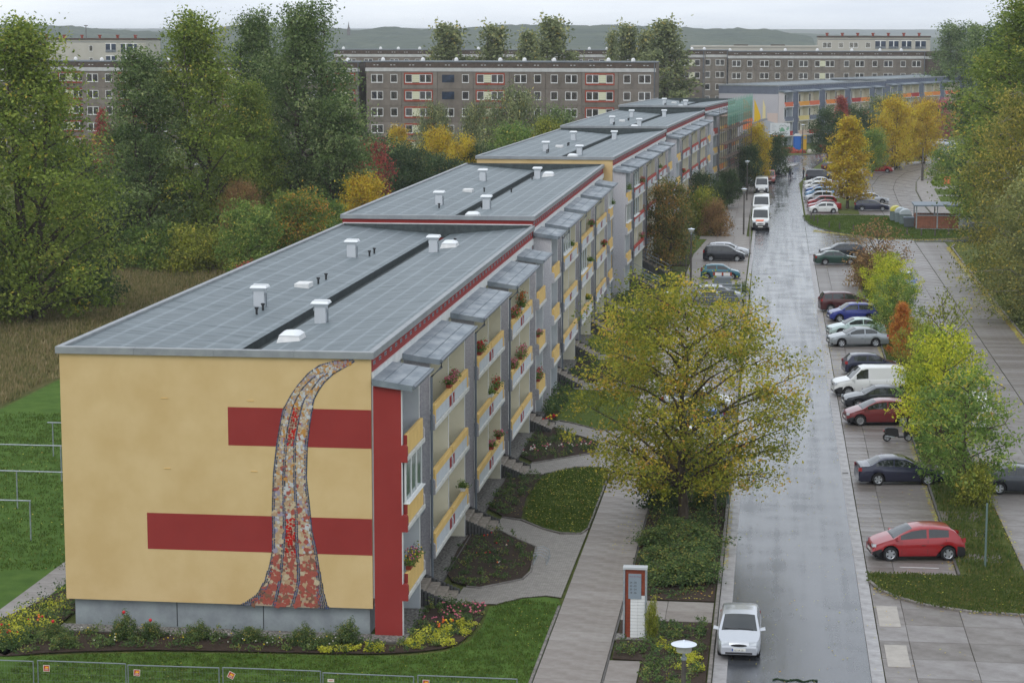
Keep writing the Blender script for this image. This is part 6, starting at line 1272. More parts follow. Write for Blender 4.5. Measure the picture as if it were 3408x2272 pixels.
litter(LAWN2, 900, 1, .045, 'fallen_leaves', 'yellow leaves thickly strewn over the small lawn', .10); litter([(4.4,5),(6.8,5.5),(6.8,-2),(4.4,2)], 60, 2, .035, 'fallen_leaves', 'a few yellow leaves on the lawn beside the tower', .05)
litter([(-30,8),(-13,8),(-13,34),(-26,40)], 420, 3, .05, 'fallen_leaves', 'yellow and orange leaves on the left lawn', .06); litter([(-12,-4.8),(6.5,-4),(6.5,-12),(-12,-12)], 160, 21, .03, 'fallen_leaves', 'thinly scattered leaves on the lawn before the gable', .06); litter(VERGE, 220, 22, .045, 'fallen_leaves', 'yellow leaves on the lower right verge', .12); litter([(23.35,13),(23.6,13),(23.6,146),(23.35,146)], 2600, 4, .05, 'fallen_leaves', 'brown and orange leaves drifted along the bay kerb', .03)
litter([(26.5,14),(26.8,14),(26.9,40),(26.5,40)], 300, 5, .05, 'fallen_leaves', 'leaves on the right side of the planting strip', .03); litter([(34.45,70),(34.9,70),(34.95,160),(34.5,160)], 3800, 6, .07, 'fallen_leaves', 'orange leaves drifted along the right kerb of the slab road', .04)
litter([(13.42,12),(13.62,12),(13.62,34),(13.42,34)], 420, 7, .045, 'fallen_leaves', 'rust-coloured leaves in the gutter beside the maple', .02); litter([(9.5,6.5),(13.1,6.5),(13.1,36),(9.5,36)], 1300, 8, .05, 'fallen_leaves', 'leaves lying in the planting strip under the big maple', .06)
litter([(14,-10),(23.6,-10),(23.6,160),(14,160)], 1500, 9, .04, 'fallen_leaves', 'single leaves scattered over road and bays', .012); litter([(8.2,14),(9.4,14),(9.4,60),(7.8,60)], 240, 10, .045, 'fallen_leaves', 'leaves on the edge of the footpath under the maple', .045)
litter([(18.9,60),(20.5,60),(20.5,112),(18.9,112)], 700, 11, .05, 'fallen_leaves', 'leaf drifts between road and parking bays', .02); litter([(i, j) for i, j in ((20,177.5),(24.3,173),(27.5,168.5),(33,168),(37.5,170.4),(38,171.4),(33,169.1),(27.5,169.6),(24.5,174),(20.4,180))], 1300, 12, .08, 'fallen_leaves', 'leaves gathered along the kerb of the grass island', .03)
litter([(19.8,9),(20.8,7.8),(23.6,5.9),(25.8,5.6),(25.8,6.2),(23.6,6.5),(21,8.3),(20,10)], 260, 13, .05, 'fallen_leaves', 'leaves along the kerb of the lower right verge', .03)
litter(BEDS['bed2']+[], 160, 14, .035, 'fallen_leaves', 'leaves between the plants of the arrow-shaped bed', .06); litter(BEDS['bed3'], 150, 15, .035, 'fallen_leaves', 'orange leaves in the narrow bed beside the lawn', .06)
litter([(34,155),(36.5,155),(37.5,164),(35.6,166)], 260, 16, .09, 'fallen_leaves', 'pile of leaves at the kerb corner of the slab road', .03)
# ---------------------------------------------------------------- street furniture
M_post = mat('lamp_post_brown', srgb(84,78,72), srgb(66,62,58), scale=3, rough=.7)
M_lampw = mat('lamp_dish', srgb(206,214,222), rough=.35, coat=.3); M_lampg = mat('lamp_glass', srgb(196,196,186), rough=.25, trans=.3)
def lamp(x, y, h, label, r=.36, z=0.0, s=1.0):
    R = thing('street_lamp', label, 'street lamp', (x, y, z), 0, 'mushroom-shaped street lamps', s)
    link('post', cached(('lpost', round(h, 1)), lambda b: b.lathe([(.10,-.1),(.10,h*.45),(.075,h*.5),(.07,h-.55)], 10), 'post', M_post, 40), R)
    link('collar', cached(('lcol', round(h, 1)), lambda b: b.lathe([(.045,h-.55),(.09,h-.53),(.09,h-.46),(.05,h-.44),(.04,h-.30)], 10), 'collar', M_galv, 40), R)
    link('diffuser', cached(('ldif', round(h, 1)), lambda b: b.lathe([(.10,h-.31),(.23,h-.27),(.25,h-.10),(.24,h-.06)], 16), 'diffuser', M_lampg, 40), R)
    link('dish', cached(('ldish', round(h, 1), r), lambda b: b.lathe([(.24,h-.06),(r,h-.055),(r+.01,h-.04),(r*.7,h+.01),(.06,h+.04),(.03,h+.09)], 20), 'dish', M_lampw, 40), R)
lamp(12.86, -16.5, 4.9, 'street lamp in the foreground cut by the bottom edge, beside the sign pillar', .39); lamp(12.72, 23.2, 4.85, 'street lamp partly hidden by the big maple', .34); lamp(6.9, 93.5, 2.5, 'low lamp with white dish among the maple twigs', .35)
lamp(7.75, 119.6, 5.4, 'street lamp by the dark blue people carrier', .34); lamp(11.92, 172.6, 5.45, 'street lamp beside the front delivery van', .36, s=1.0); lamp(11.56, 226.4, 5.6, 'street lamp beyond the delivery vans', .38)
lamp(20.9, 345.2, 6.0, 'tall street lamp before the advertising board', .42); lamp(14.65, 323.2, 5.2, 'street lamp between the dark bushes at the road end', .5)
R = thing('lamp_post', 'plain dark post at the curved path on the right', 'lamp post', (39.3, 270.7, 0)); link('post', cached('pp', lambda b: b.lathe([(.22,-.1),(.20,2.2),(.13,2.3),(.11,5.4)], 8), 'post', M_post, 40), R)
# sign pillar
R = thing('sign_pillar', 'grey framed house-number pillar with brown and white tile panel', 'sign', (9.8, .62, 0))
w, h = .92, 2.88
for n_, a in (('frame', (0, .07, 0, .34, 0, h-.1)), ('frame', (w-.07, w, 0, .34, 0, h-.1)), ('frame_top', (-.015, w+.015, -.012, .355, h-.1, h))): b = MB(); b.bbox(*a, .008); b.build(n_, M_galv if n_ == 'frame' else M_alu, R)
M_sbr = mat('sign_tile_brown', srgb(140,62,34), srgb(118,50,30), scale=3, rough=.6); b = MB(); b.box(.071, w-.071, .10, .24, 0, h-.101); b.build('backing', M_dark, R)
M_swh = mat('sign_tile_white', srgb(218,220,220), rough=.4)
rows_ = 21; th = (h-.12)/rows_
for i in range(rows_):
    z0 = .02+i*th; white = i < 12
    segs = [(.075, .28, 1)]+([(.285, .57, 0), (.575, .845, 0)] if white else ([(.285, .70, 1), (.705, .845, 0 if i == 12 else 1)]))
    for a, c, br in segs: bb = MB(); bb.box(a, c, .082, .099, z0+.006, z0+th-.004); bb.build('tile', M_sbr if br else M_swh, R)
b = MB(); b.bbox(.20, .70, .045, .081, 1.60, 2.60, .004); P_ = b.build('number_panel', mat('sign_panel_grey', srgb(128,140,150), rough=.5), R)
def stx(s, x, z, sz, m): text_on(s, R, (x, .043, z), sz, m, (math.pi/2, 0, 0))
stx('Otto Dix Ring', .235, 2.47, .075, mat('print_maroon', srgb(130,60,84), rough=.6))
for k, (a, c) in enumerate((('24', '30'), ('22', '32'), ('20', '34'), ('18', '36'))): stx(a+' -', .25, 2.22-.135*k, .10, M_black); stx(c, .42, 2.22-.135*k, .10, M_black)
stx('Nr', .55, 1.64, .06, M_pblue) if False else None
b = MB(); b.box(-.28, 1.18, -.22, .6, -.02, .045); b.build('gravel_bed', M_gravel, R); b = MB(); b.box(-.3, 1.2, -.26, -.22, -.02, .06); b.box(1.18, 1.22, -.22, .6, -.02, .06); b.build('edging', M_kerb, R)
tree('shrub2', 10.95, .5, 1.7, .30, L_OLV, 'thin climbing shrub at the right edge of the sign pillar', 'shrub', None, 'shrub')
# bicycle rack
R = thing('bicycle_rack', 'low galvanised bicycle rack on the paved path', 'bicycle rack', (5.0, 11.7, .02))
for k in range(4):
    b = MB(); y = .1+k*.5; b.tube([(0,y,0),(.02,y,.42),(.32,y+.05,.45),(.55,y+.1,.30),(.6,y+.1,0)], .016, 6); b.build('hoop', M_galv, R)
for x in (.02, .6): b = MB(); b.tube([(x,0,.02),(x,1.75,.02)], .018, 6); b.build('rail', M_galv, R)
# mesh cages with bins
def cage(x, y, w, d, h, label):
    R = thing('mesh_cage', label, 'bin cage', (x, y, .03), 0, 'galvanised mesh bin cages')
    for px in (0, w):
        for py in (0, d): b = MB(); b.box(px-.03, px+.03, py-.03, py+.03, 0, h); b.build('post', M_galv, R)
    for (x0, y0, x1, y1) in ((0,0,w,0),(0,d,w,d),(0,0,0,d),(w,0,w,d)):
        L_ = math.hypot(x1-x0, y1-y0); b = MB(); n = int(L_/.12)
        for k in range(n+1): t = k/n; b.tube([(x0+(x1-x0)*t, y0+(y1-y0)*t, .05), (x0+(x1-x0)*t, y0+(y1-y0)*t, h)], .007, 3, cap=False)
        for k in range(int(h/.2)+1): b.tube([(x0, y0, .05+k*.2), (x1, y1, .05+k*.2)], .007, 3, cap=False)
        o = b.build('mesh_panel', M_galv, R); 
        b = MB(); b.tube([(x0, y0, h), (x1, y1, h)], .03, 6); b.tube([(x0, y0, .5*h), (x1, y1, .5*h)], .02, 6); b.build('rail', M_galv, R)
    return R
cage(8.5, 104, 4.2, 2.6, 1.7, 'wide galvanised mesh cage before the grey cabinet'); cage(11.4, 34.6, 1.9, 2.2, 1.6, 'small mesh cage behind the big maple')
def bin_(x, y, m, label, w=1.25, d=.9, h=1.15):
    R = thing('wheeled_bin', label, 'waste bin', (x, y, .03), 0, 'large waste bins')
    b = MB(); v = [(-w/2*.85,-d/2*.85,.15),(w/2*.85,-d/2*.85,.15),(w/2*.85,d/2*.85,.15),(-w/2*.85,d/2*.85,.15),(-w/2,-d/2,h),(w/2,-d/2,h),(w/2,d/2,h),(-w/2,d/2,h)]; b.add(v, [(3,2,1,0),(0,1,5,4),(1,2,6,5),(2,3,7,6),(3,0,4,7),(4,5,6,7)]); b.build('bin', mat('bin_grey', srgb(82,88,92), rough=.6), R)
    b = MB(); b.bbox(-w/2-.02, w/2+.02, -d/2-.02, d/2+.02, h+.002, h+.14, .05); b.build('lid', m, R)
    for sx in (-1, 1):
        for sy in (-1, 1): b = MB(); b.box(sx*w*.36-.03, sx*w*.36+.03, sy*d*.33-.07, sy*d*.33+.07, 0, .14); b.build('wheel', M_rubber, R)
bin_(9.9, 105.2, mat('bin_yellow', srgb(214,186,70), rough=.5), 'bin with yellow lid inside the wide mesh cage'); bin_(11.5, 105.3, mat('bin_lid_dark', srgb(62,66,70), rough=.5), 'grey bin inside the wide mesh cage'); bin_(12.3, 35.6, mat('bin_white', srgb(200,206,212), rough=.5), 'bin with pale lid in the small mesh cage', 1.1)
# cabinet
R = thing('switch_cabinet', 'tall grey metal cabinet in front of the teal car', 'cabinet', (10.05, 111.5, .03)); b = MB(); b.bbox(0, 1.7, 0, .7, 0, 1.75, .03); b.build('housing', mat('cabinet_grey', srgb(116,124,130), rough=.6), R)
for k in range(2): b = MB(); b.box(.05+.82*k, .83+.82*k, -.015, -.001, .08, 1.66); b.build('door', mat('cabinet_door', srgb(108,116,122), rough=.6), R)
b = MB(); b.box(0, 1.7, .0, .05, 1.9, 2.2); b.build('rail_frame', M_redfr, R); 
for k in range(2): b = MB(); b.box(.2+.75*k, .78+.75*k, -.012, -.001, 1.86, 2.16); b.build('panel', M_white, R)
tree('shrub2', 9.3, 112.4, 1.2, 1.1, L_BED, 'low bush left of the grey cabinet', 'shrub', None, 'shrub'); tree('shrub2', 12.4, 112.6, 1.2, 1.2, L_BED, 'low bush right of the grey cabinet', 'shrub', None, 'shrub')
# bin shelter on the island
R = thing('bin_shelter', 'brick-red walled bin shelter with flat grey roof on the island', 'bin shelter', (32.6, 181.9, .06))
b = MB(); b.bbox(-.25, 5.55, -.5, 5.2, 2.82, 2.98, .03); b.build('roof', mat('shelter_roof', srgb(112,124,136), rough=.5), R)
for x in (0, 2.5, 5.15):
    for y in (0, 4.6): b = MB(); b.box(x, x+.14, y, y+.14, 0, 2.82); b.build('post', M_galv, R)
M_sb = mat('shelter_panel', srgb(146,92,68), srgb(120,72,52), scale=2, rough=.8)
for x0, x1 in ((.16, 2.48), (2.66, 5.13)):
    for i in range(8): w_ = (x1-x0)/8; b = MB(); b.box(x0+i*w_+.008, x0+(i+1)*w_-.008, .03, .08, .12, 1.62); b.build('board', M_sb, R)
    for i in range(8): b = MB(); b.box(x0+i*w_+.008, x0+(i+1)*w_-.008, 4.63, 4.68, .12, 1.62); b.build('board', M_sb, R)
for i in range(14): b = MB(); b.box(.03, .08, .2+i*.31, .49+i*.31, .12, 1.62); b.build('board', M_sb, R)
b = MB(); b.box(0, 5.29, .0, .12, 1.64, 1.74); b.box(0, 5.29, .0, .12, 0, .1); b.build('cross_rail', M_galv, R)
bin_(31.9, 184.0, mat('bin_lid2', srgb(84,96,110), rough=.5), 'blue-grey bin left of the bin shelter', 1.3, .9, 1.2)
# bottle banks
for k, (y, m_, lb) in enumerate(((194.2,'yellow','rear bottle bank with yellow dome'),(191.7,'silver','middle bottle bank with pale dome'),(189.3,'silver2','front bottle bank with pale dome'))):
    R = thing('bottle_bank', lb, 'recycling container', (30.9+.45*k, y, .06), 0, 'round-topped recycling containers')
    b = MB(); b.bbox(-.72, .72, -.95, .95, .08, 1.25, .03); b.build('body', mat('bank_grey', srgb(116,130,132), srgb(96,110,112), scale=3, rough=.6), R)
    b = MB(); prof = [(-.74, 1.251)]+[(.74*math.cos(a), 1.251+.62*math.sin(a)) for a in np.linspace(math.pi, 0, 9)][1:-1]+[(.74, 1.251)]; b.yprism(prof, -.97, .97); b.build('dome', mat('bank_'+m_, srgb(*((206,198,96) if k == 0 else (176,186,192))), rough=.45), R, smooth=40)
    for s in (-.4, .4): b = MB(); b.lathe([(.14,0),(.14,.03)], 10); o = b.build('slot', M_dark, R, (.735, s, 1.0)); o.rotation_euler = (0, math.pi/2, 0)
# bollards
for i, (x, y, lb) in enumerate([(20.2,194.2,'rearmost wooden post at the left tip of the grass island'),(20.5,191.2,'second wooden post behind the left tip of the island'),(20.9,188.0,'third wooden post down the left curve of the island'),(22.2,182.3,'wooden post where the left curve turns towards the camera'),(23.4,180.4,'wooden post just right of the left curve'),(25.0,178.4,'leftmost of the evenly spaced front island posts'),(26.9,176.4,'front island post left of the bare shrub'),(28.9,174.8,'front island post behind the bare shrub'),(31.1,173.9,'front island post below the recycling containers'),(32.7,173.0,'front island post at the left corner of the bin shelter'),(34.3,173.3,'front island post before the left shelter panel'),(35.9,173.7,'front island post before the right shelter panel'),(37.3,174.2,'rightmost front island post beside the bin shelter'),(30.5,197.6,'single post behind, left of the yellow recycling dome')]):
    me = cached('boll', lambda b: b.lathe([(.09,-.05),(.085,.72),(.05,.80)], 8), 'bollard', M_post, 40); o = link('bollard', me, None, (x, y, .06)); tag(o, lb, 'bollard', 'wooden posts round the grass island')
for i, (x, y, lb) in enumerate([(28.5,326,'leftmost'),(32,324,'second from left'),(36,325,'middle'),(39.5,327,'second from right'),(42.3,329,'rightmost')]): o = link('bollard', me, None, (x, y, .06)); tag(o, lb+' dark post of the far small grass island', 'bollard', 'posts of the far grass island')
# laundry frames on the left lawn
for i, (x0, x1, y, lb) in enumerate(((-28.6,-21.7,26.5,'second clothes-drying frame from the front'),(-24.75,-19,33,'farthest clothes-drying frame, partly behind the gable'),(-30,-18.7,13.4,'nearest clothes-drying frame at the left edge'),(-29,-18.5,19.9,'third clothes-drying frame from the back, long bar'))):
    R = thing('drying_frame', lb, 'drying frame', (0, y, 0), 0, 'galvanised clothes-drying frames')
    b = MB(); b.tube([(x0, 0, 1.9), (x1, 0, 1.9)], .035, 8); b.build('bar', M_galv, R)
    for x in ((x0+.05, x1-.05) if i != 1 else (x0+.3, x1-.3)): b = MB(); b.tube([(x, 0, -.05), (x, 0, 1.9)], .035, 8); b.build('post', M_galv, R)
o = thing('drying_frame', 'short frame standing between the two longer drying frames', 'drying frame', (-21.8, 20.0, 0), 0, 'galvanised clothes-drying frames'); b = MB(); b.tube([(0,0,-.05),(0,0,1.86)], .035, 8); b.build('post', M_galv, o)
M_fst = mat('fence_steel', srgb(122,130,134), rough=.6, metal=.3)
# site fence in the foreground
PX = [-12.9, -9.65, -6.40, -3.10, .42, 3.66, 7.15, 10.4]; PYf = -11.5
M_sgn = [mat('sign_'+k, srgb(*c), rough=.5) for k, c in (('white',(206,196,186)),('red',(176,52,44)),('yellow',(232,178,40)))]
for i in range(6):
    x0, x1 = PX[i]+.06, PX[i+1]-.06; R = thing('site_fence', ['leftmost site fence panel, cut by the picture edge','second site fence panel with a red-yellow sign near its left post','third site fence panel with its sign near the left post','fourth site fence panel with a tilted sign','fifth site fence panel with a flat pale sign','right site fence panel with red sign near its left post'][i], 'fence panel', (x0, PYf+(.12 if i % 2 else 0)-(.05 if i > 3 else 0), -.02), [-.0, .0, .02, 0, -.015, -.005][i], 'mobile site fence panels'); w = x1-x0
    b = MB(); b.tube([(0,0,0),(0,0,2.0)], .021, 8); b.build('post', M_fst, R); b = MB(); b.tube([(w,0,0),(w,0,2.0)], .021, 8); b.build('post', M_fst, R)
    b = MB(); b.tube([(0,0,1.99),(w,0,1.99)], .021, 8); b.build('top_rail', M_fst, R); b = MB(); b.tube([(0,0,.12),(w,0,.12)], .021, 8); b.build('bottom_rail', M_fst, R); 
    b = MB()
    for k in range(1, int(w/.1)): b.tube([(k*.1,0,.12),(k*.1,0,1.98)], .0017, 3, cap=False)
    for z in np.arange(.3, 1.95, .25): b.tube([(0,0,z),(w,0,z)], .0017, 3, cap=False)
    o = b.build('wire_mesh', M_fst, R); o['kind'] = 'stuff'
    link('foot', cached('ff', lambda b: b.bbox(-.11, .11, -.3, .3, 0, .13, .02), 'foot', M_kerb), R, (-.06, 0, -.005))
    if i:
        sx, tilt = [(0,0),(.32,0),(.32,.04),(.30,.45),(.28,0),(.28,0)][i]
        S = thing('site_sign', ['','square red and yellow company sign wired to the second fence panel','square red and yellow company sign on the third fence panel','tilted red and yellow sign on the fourth fence panel','small pale flat sign on the fifth fence panel','dark red and yellow sign on the right fence panel'][i], 'sign', (x0+sx, R.location.y-.035, 1.72), 0, 'small signs on the site fence'); S.rotation_euler = (0, tilt, 0)
        hh = .055 if i == 4 else .115
        b = MB(); b.box(-.115, .115, -.006, 0, -hh, hh); b.build('plate', M_sgn[0], S)
        b = MB(); b.box(-.095, .095, -.0085, -.0061, -hh*.83, hh*.83); b.build('red_field', M_sgn[1] if i != 4 else mat('sign_pale', srgb(214,200,196), rough=.6), S)
        if i != 4: b = MB(); b.add([(-.06,-.0095,.0),(-.02,-.0095,.07),(.03,-.0095,.05),(.07,-.0095,.07),(.07,-.0095,.0)], [(0,1,2,3,4)]); b.build('yellow_emblem', M_sgn[2], S); b = MB(); b.box(-.07, .07, -.0095, -.0086, -.065, -.045); b.box(-.05, .05, -.0095, -.0086, -.03, -.015); b.build('text_bar', M_sgn[0], S)
        else: b = MB(); b.box(-.07, .07, -.0095, -.0086, -.012, .012); b.build('text_bar', M_sgn[1], S)
# small posts
for x, y, h, m_, lb, cat in ((24.95,13.8,2.9,mat('post_green', srgb(96,116,112), rough=.6),'bare grey-green sign post in the verge corner','post'),(13.36,24.9,2.6,mat('post_green2', srgb(70,96,90), rough=.6),'thin green pole at the kerb beside the maple','post'),(7.35,118,3.0,M_post,'thin leaning post left of the street lamp','post'),(9.35,30,2.0,M_galv,'short post by the footpath under the maple','post')):
    b = MB(); b.lathe([(.045,-.1),(.045,h),(.02,h+.02)], 8); o = b.build('post', m_, None, (x, y, 0), smooth=40); tag(o, lb, cat)
R = thing('bus_stop_sign', 'blue and white sign on a pole before the coloured block', 'sign', (27.3, 352, 0)); b = MB(); b.lathe([(.06,-.1),(.06,3.6)], 6); b.build('pole', M_galv, R); b = MB(); b.box(-.35,.35,-.1,-.07,3.0,4.1); b.build('plate', lblue, R)
R = thing('sign', 'small orange sign at the bushes on the right lawn', 'sign', (42.6, 262, 0)); b = MB(); b.box(-.5,.5,0,.05,.2,1.3); b.build('plate', M_mo, R)
R = thing('sign', 'thin pole with pale plate on the right lawn', 'sign', (45.6, 252, 0)); b = MB(); b.lathe([(.05,-.1),(.05,2.4)], 6); b.build('pole', M_galv, R); b = MB(); b.box(-.2,.2,-.1,-.06,1.9,2.6); b.build('plate', M_white, R)
# site things at the road end
R = thing('portable_toilet', 'blue portable toilet with white roof at the road end', 'portable toilet', (19.3, 365, 0), 0, None, .68); b = MB(); b.bbox(0, 2.3, 0, 2, 0, 4.1, .05); b.build('cabin', mat('toilet_blue', srgb(30,92,178), rough=.5), R); b = MB(); b.yprism([(-.1,4.1),(2.4,4.1),(1.9,4.75),(.4,4.75)], -.05, 2.05); b.build('roof', M_white, R); b = MB(); b.box(.4,1.9,-.05,-.01,.3,3.8); b.build('door', mat('toilet_door', srgb(40,104,190), rough=.5), R)
R = thing('rubble_chute', 'yellow upright container beside the portable toilet', 'container', (21.3, 365, 0), 0, None, .62); b = MB(); b.bbox(0, 1.1, 0, 1.2, 0, 4.8, .1); b.build('body', mat('chute_yellow', srgb(206,160,40), rough=.6), R); b = MB(); b.box(.1,1.0,-.04,-.01,3.6,4.6); b.build('flap', M_galv, R)
for i, (x, y, w, d, h, m_, lb) in enumerate(((16.6,351,2.6,2,1.4,M_redfr,'pile of brown building rubble before the toilet'),(19.6,351.5,1.6,1.5,.9,M_redfr,'small heap of brown rubble'),(23.8,356,2.6,1.6,1.5,M_redfr,'dark red skip near the coloured block'),(15.6,353,1.0,1,.9,M_white,'white sack near the rubble'),(22.3,352.5,1.3,1.2,1,M_pale,'pale sack near the yellow container'))):
    rs = np.random.RandomState(60+i); b = MB(); 
    for k in range(9 if i != 2 else 0): cx, cy, s = rs.rand()*w, rs.rand()*d, .3+.35*rs.rand(); b.lathe([(s,0),(s*.9,h*(.3+.5*rs.rand())),(s*.3,h*(.6+.4*rs.rand()))], 6, (cx, cy))
    if i == 2: b.add([(0,0,0),(w,0,0),(w,d,0),(0,d,0),(-.3,-.1,h),(w+.3,-.1,h),(w+.3,d+.1,h),(-.3,d+.1,h)], [(3,2,1,0),(0,1,5,4),(1,2,6,5),(2,3,7,6),(3,0,4,7),(4,5,6,7)])
    o = b.build('rubble_pile' if i < 2 else ('skip' if i == 2 else 'sack'), m_, None, (x, y, 0)); tag(o, lb, 'rubble' if i < 2 else ('skip' if i == 2 else 'sack'))
R = thing('tarpaulin_pile', 'crumpled white tarpaulin by the scaffold foot', 'tarpaulin', (10.4, 258, 0)); b = MB(); rs = np.random.RandomState(9); n = 7
V = [((i/(n-1))*2.0, (j/(n-1))*1.6, (.95*math.sin(math.pi*(.15+.7*i/(n-1)))*math.sin(math.pi*(.1+.8*j/(n-1)))+.25*rs.rand())*(0 if i in (0, n-1) or j in (0, n-1) else 1)) for i in range(n) for j in range(n)]; b.add(V, [(i*n+j, (i+1)*n+j, (i+1)*n+j+1, i*n+j+1) for i in range(n-1) for j in range(n-1)]); b.build('sheet', M_white, R)
# scaffolding along block 5
R = thing('scaffolding', 'tube scaffolding with green netting along the farthest terrace block', 'scaffolding', tuple(B5.location), B5.rotation_euler.z); x0, x1 = 2.1, 3.2
M_net = mat('green_net', srgb(110,160,140), rough=.8); M_tube = mat('scaffold_tube', srgb(118,112,106), srgb(92,84,78), scale=2, rough=.7); nb = 14; sp = 2.45
for k in range(nb):
    for x in (x0, x1): link('standard', cached('std', lambda b: b.tube([(0,0,0),(0,0,13.2)], .04, 6), 'standard', M_tube), R, (x, k*sp+.3, 0))
    for lv in range(6): link('transom', cached('tr', lambda b: b.tube([(0,0,0),(1.1,0,0)], .03, 5), 'transom', M_tube), R, (x0, k*sp+.3, 2.0*lv+1.9))
for k in range(nb-1):
    for lv in range(6):
        link('deck', cached('dk', lambda b: b.box(0, 1.0, 0, sp-.04, 0, .05), 'deck', mat('scaffold_deck', srgb(120,100,84), rough=.8)), R, (x0+.05, k*sp+.32, 2.0*lv+1.94))
        for zz in (.5, 1.0): link('guard_rail', cached('gr', lambda b: b.tube([(0,0,0),(0,sp,0)], .025, 5), 'guard_rail', M_tube), R, (x1, k*sp+.3, 2.0*lv+1.94+zz))
    link('brace', cached('bra', lambda b: b.tube([(0,0,0),(0,sp,4)], .025, 5), 'brace', M_tube), R, (x1+.04, k*sp+.3, 2 if k % 2 else 6))
    b = MB()
    for q in range(9):
        a = k*sp+.3+q*sp/9; b.box(x1+.06, x1+.08, a, a+sp/9*.14, 10.6, 14.2+.3*math.sin(k*1.3+q*.9))
    for q in range(7): b.box(x1+.081, x1+.09, k*sp+.3, k*sp+sp+.28, 10.8+.5*q, 10.83+.5*q)
    b.build('safety_net', M_net, R)
# ---------------------------------------------------------------- balcony things
def glazing(B, y0, y1, zb, lb):
    R = thing('balcony_glazing', lb, 'balcony glazing', (B.location.x, B.location.y, 0), B.rotation_euler.z, 'glazed-in balconies'); n = 3; w = (y1-y0)/n; z0, z1 = zb+1.015, zb+2.72
    for k in range(n):
        b = MB(); a, c = y0+k*w, y0+(k+1)*w; b.box(1.26,1.33,a+.01,c-.01,z0,z0+.07); b.box(1.26,1.33,a+.01,c-.01,z1-.07,z1); b.box(1.26,1.33,a+.01,a+.08,z0+.071,z1-.071); b.box(1.26,1.33,c-.08,c-.01,z0+.071,z1-.071); f = b.build('sash', M_pvc, R)
        b = MB(); b.box(1.285,1.3,a+.08,c-.08,z0+.07,z1-.07); b.build('pane', M_glassb, f)
    b = MB(); b.bbox(1.22, 1.47, y0-.02, y1+.02, zb+1.012-.001, zb+1.05, .01); b.build('sill', M_pvc, R)
glazing(B1, .16, 3.95, 1.46+H_, 'white framed glazing of the corner balcony on the middle floor'); glazing(B2, 6.95, 11.8, 1.46+.6+2*H_, 'glazed top balcony of the second block, left half'); glazing(B2, 20.2, 25.0, 1.46+.6+H_, 'glazed middle-floor balcony of the second block'); glazing(B2, 46.75, 50.5, 1.46+.6+2*H_, 'glazed top corner balcony at the end of the second block')
glazing(B3, .16, 3.95, 1.46+1.25+H_, 'glazed corner balcony of the third block, middle floor'); glazing(B3, 6.95, 11.8, 1.46+1.25+2*H_, 'glazed top balcony of the third block'); glazing(B3, 6.95, 11.8, 1.46+1.25+H_, 'glazed middle balcony of the third block')
def flowerbox(B, y, zb, cols, lb, w=.8, hang=0, h=.34, n=60):
    h *= .8; n = int(n*1.2)
    v = Matrix.Rotation(B.rotation_euler.z, 3, 'Z') @ Vector((1.31, y, 0)); R = thing('flower_box', lb, 'flower box', (B.location.x+v.x, B.location.y+v.y, zb+1.0), B.rotation_euler.z, 'flower boxes on balcony parapets')
    b = MB(); b.bbox(-.10, .10, -w/2, w/2, .015, .17, .01); b.build('box', M_redfr if 'red' in cols or 'pink' in cols else M_white, R)
    rs = np.random.RandomState(int(abs(y*31+zb*7)) % 1000); C = np.c_[rs.normal(size=n*6)*.13, (rs.rand(n*6)-.5)*w*1.1, .17+np.abs(rs.normal(size=n*6))*h*.45-hang*rs.rand(n*6)*.25]; U, V = leaf_quads(C, .045, rs); link('foliage', quads_mesh('foliage', C, U, V, rs.rand(len(C))*.8, L_GRN), R)
    b = MB()
    for _ in range(n//2 if cols else 0):
        cx, cy, cz, s = rs.normal()*.13, (rs.rand()-.5)*w*1.1, .22+h*(.2+.8*rs.rand())-hang*.2*rs.rand(), .045
        b.add([(cx-s,cy,cz),(cx,cy-s,cz),(cx+s,cy,cz),(cx,cy+s,cz),(cx,cy,cz+s),(cx,cy,cz-s)], [(0,1,4),(1,2,4),(2,3,4),(3,0,4),(1,0,5),(2,1,5),(3,2,5),(0,3,5)], rs.randint(len(cols)))
    if cols: b.build('blooms', [M_fl[c] for c in cols], R)
F1, F2, F3 = 1.46, 1.46+H_, 1.46+2*H_
flowerbox(B1, 1.6, F1, ['pink','purple','yellow'], 'long box of pink and purple flowers on the lowest corner balcony', 1.9, h=.5, n=110)
flowerbox(B1, 11.5, F3, ['pink'], 'box of pinkish plants before the middle post of the second balcony pair, top floor', .7); flowerbox(B1, 12.7, F3, ['pink'], 'second box of pinkish plants, right of the middle post', 1.0, h=.5)
flowerbox(B1, 21.5, F3, ['red'], 'bright red geraniums on the top balcony of the third unit', 1.1, h=.55, n=100); flowerbox(B1, 27.6, F2, ['red'], 'bright red geraniums on the middle balcony of the third unit', 1.2, h=.5); flowerbox(B1, 25.4, F2, [], 'green plant box beside the middle red geraniums', .7)
flowerbox(B1, 28.4, F1, ['pink'], 'small green pot at the far end of the lowest balcony, third unit', .5); flowerbox(B1, 25.6, F1, ['pink'], 'small bushy pot at the middle of the lowest balcony, third unit', .5)
flowerbox(B1, 35.5, F3, ['orange','pink'], 'trailing orange plants on the top balcony of the fourth unit', 1.6, 1, .5, 120); flowerbox(B1, 38.4, F3, ['orange'], 'climbing green plant on the top balcony of the fourth unit', .6, 0, 1.1, 120)
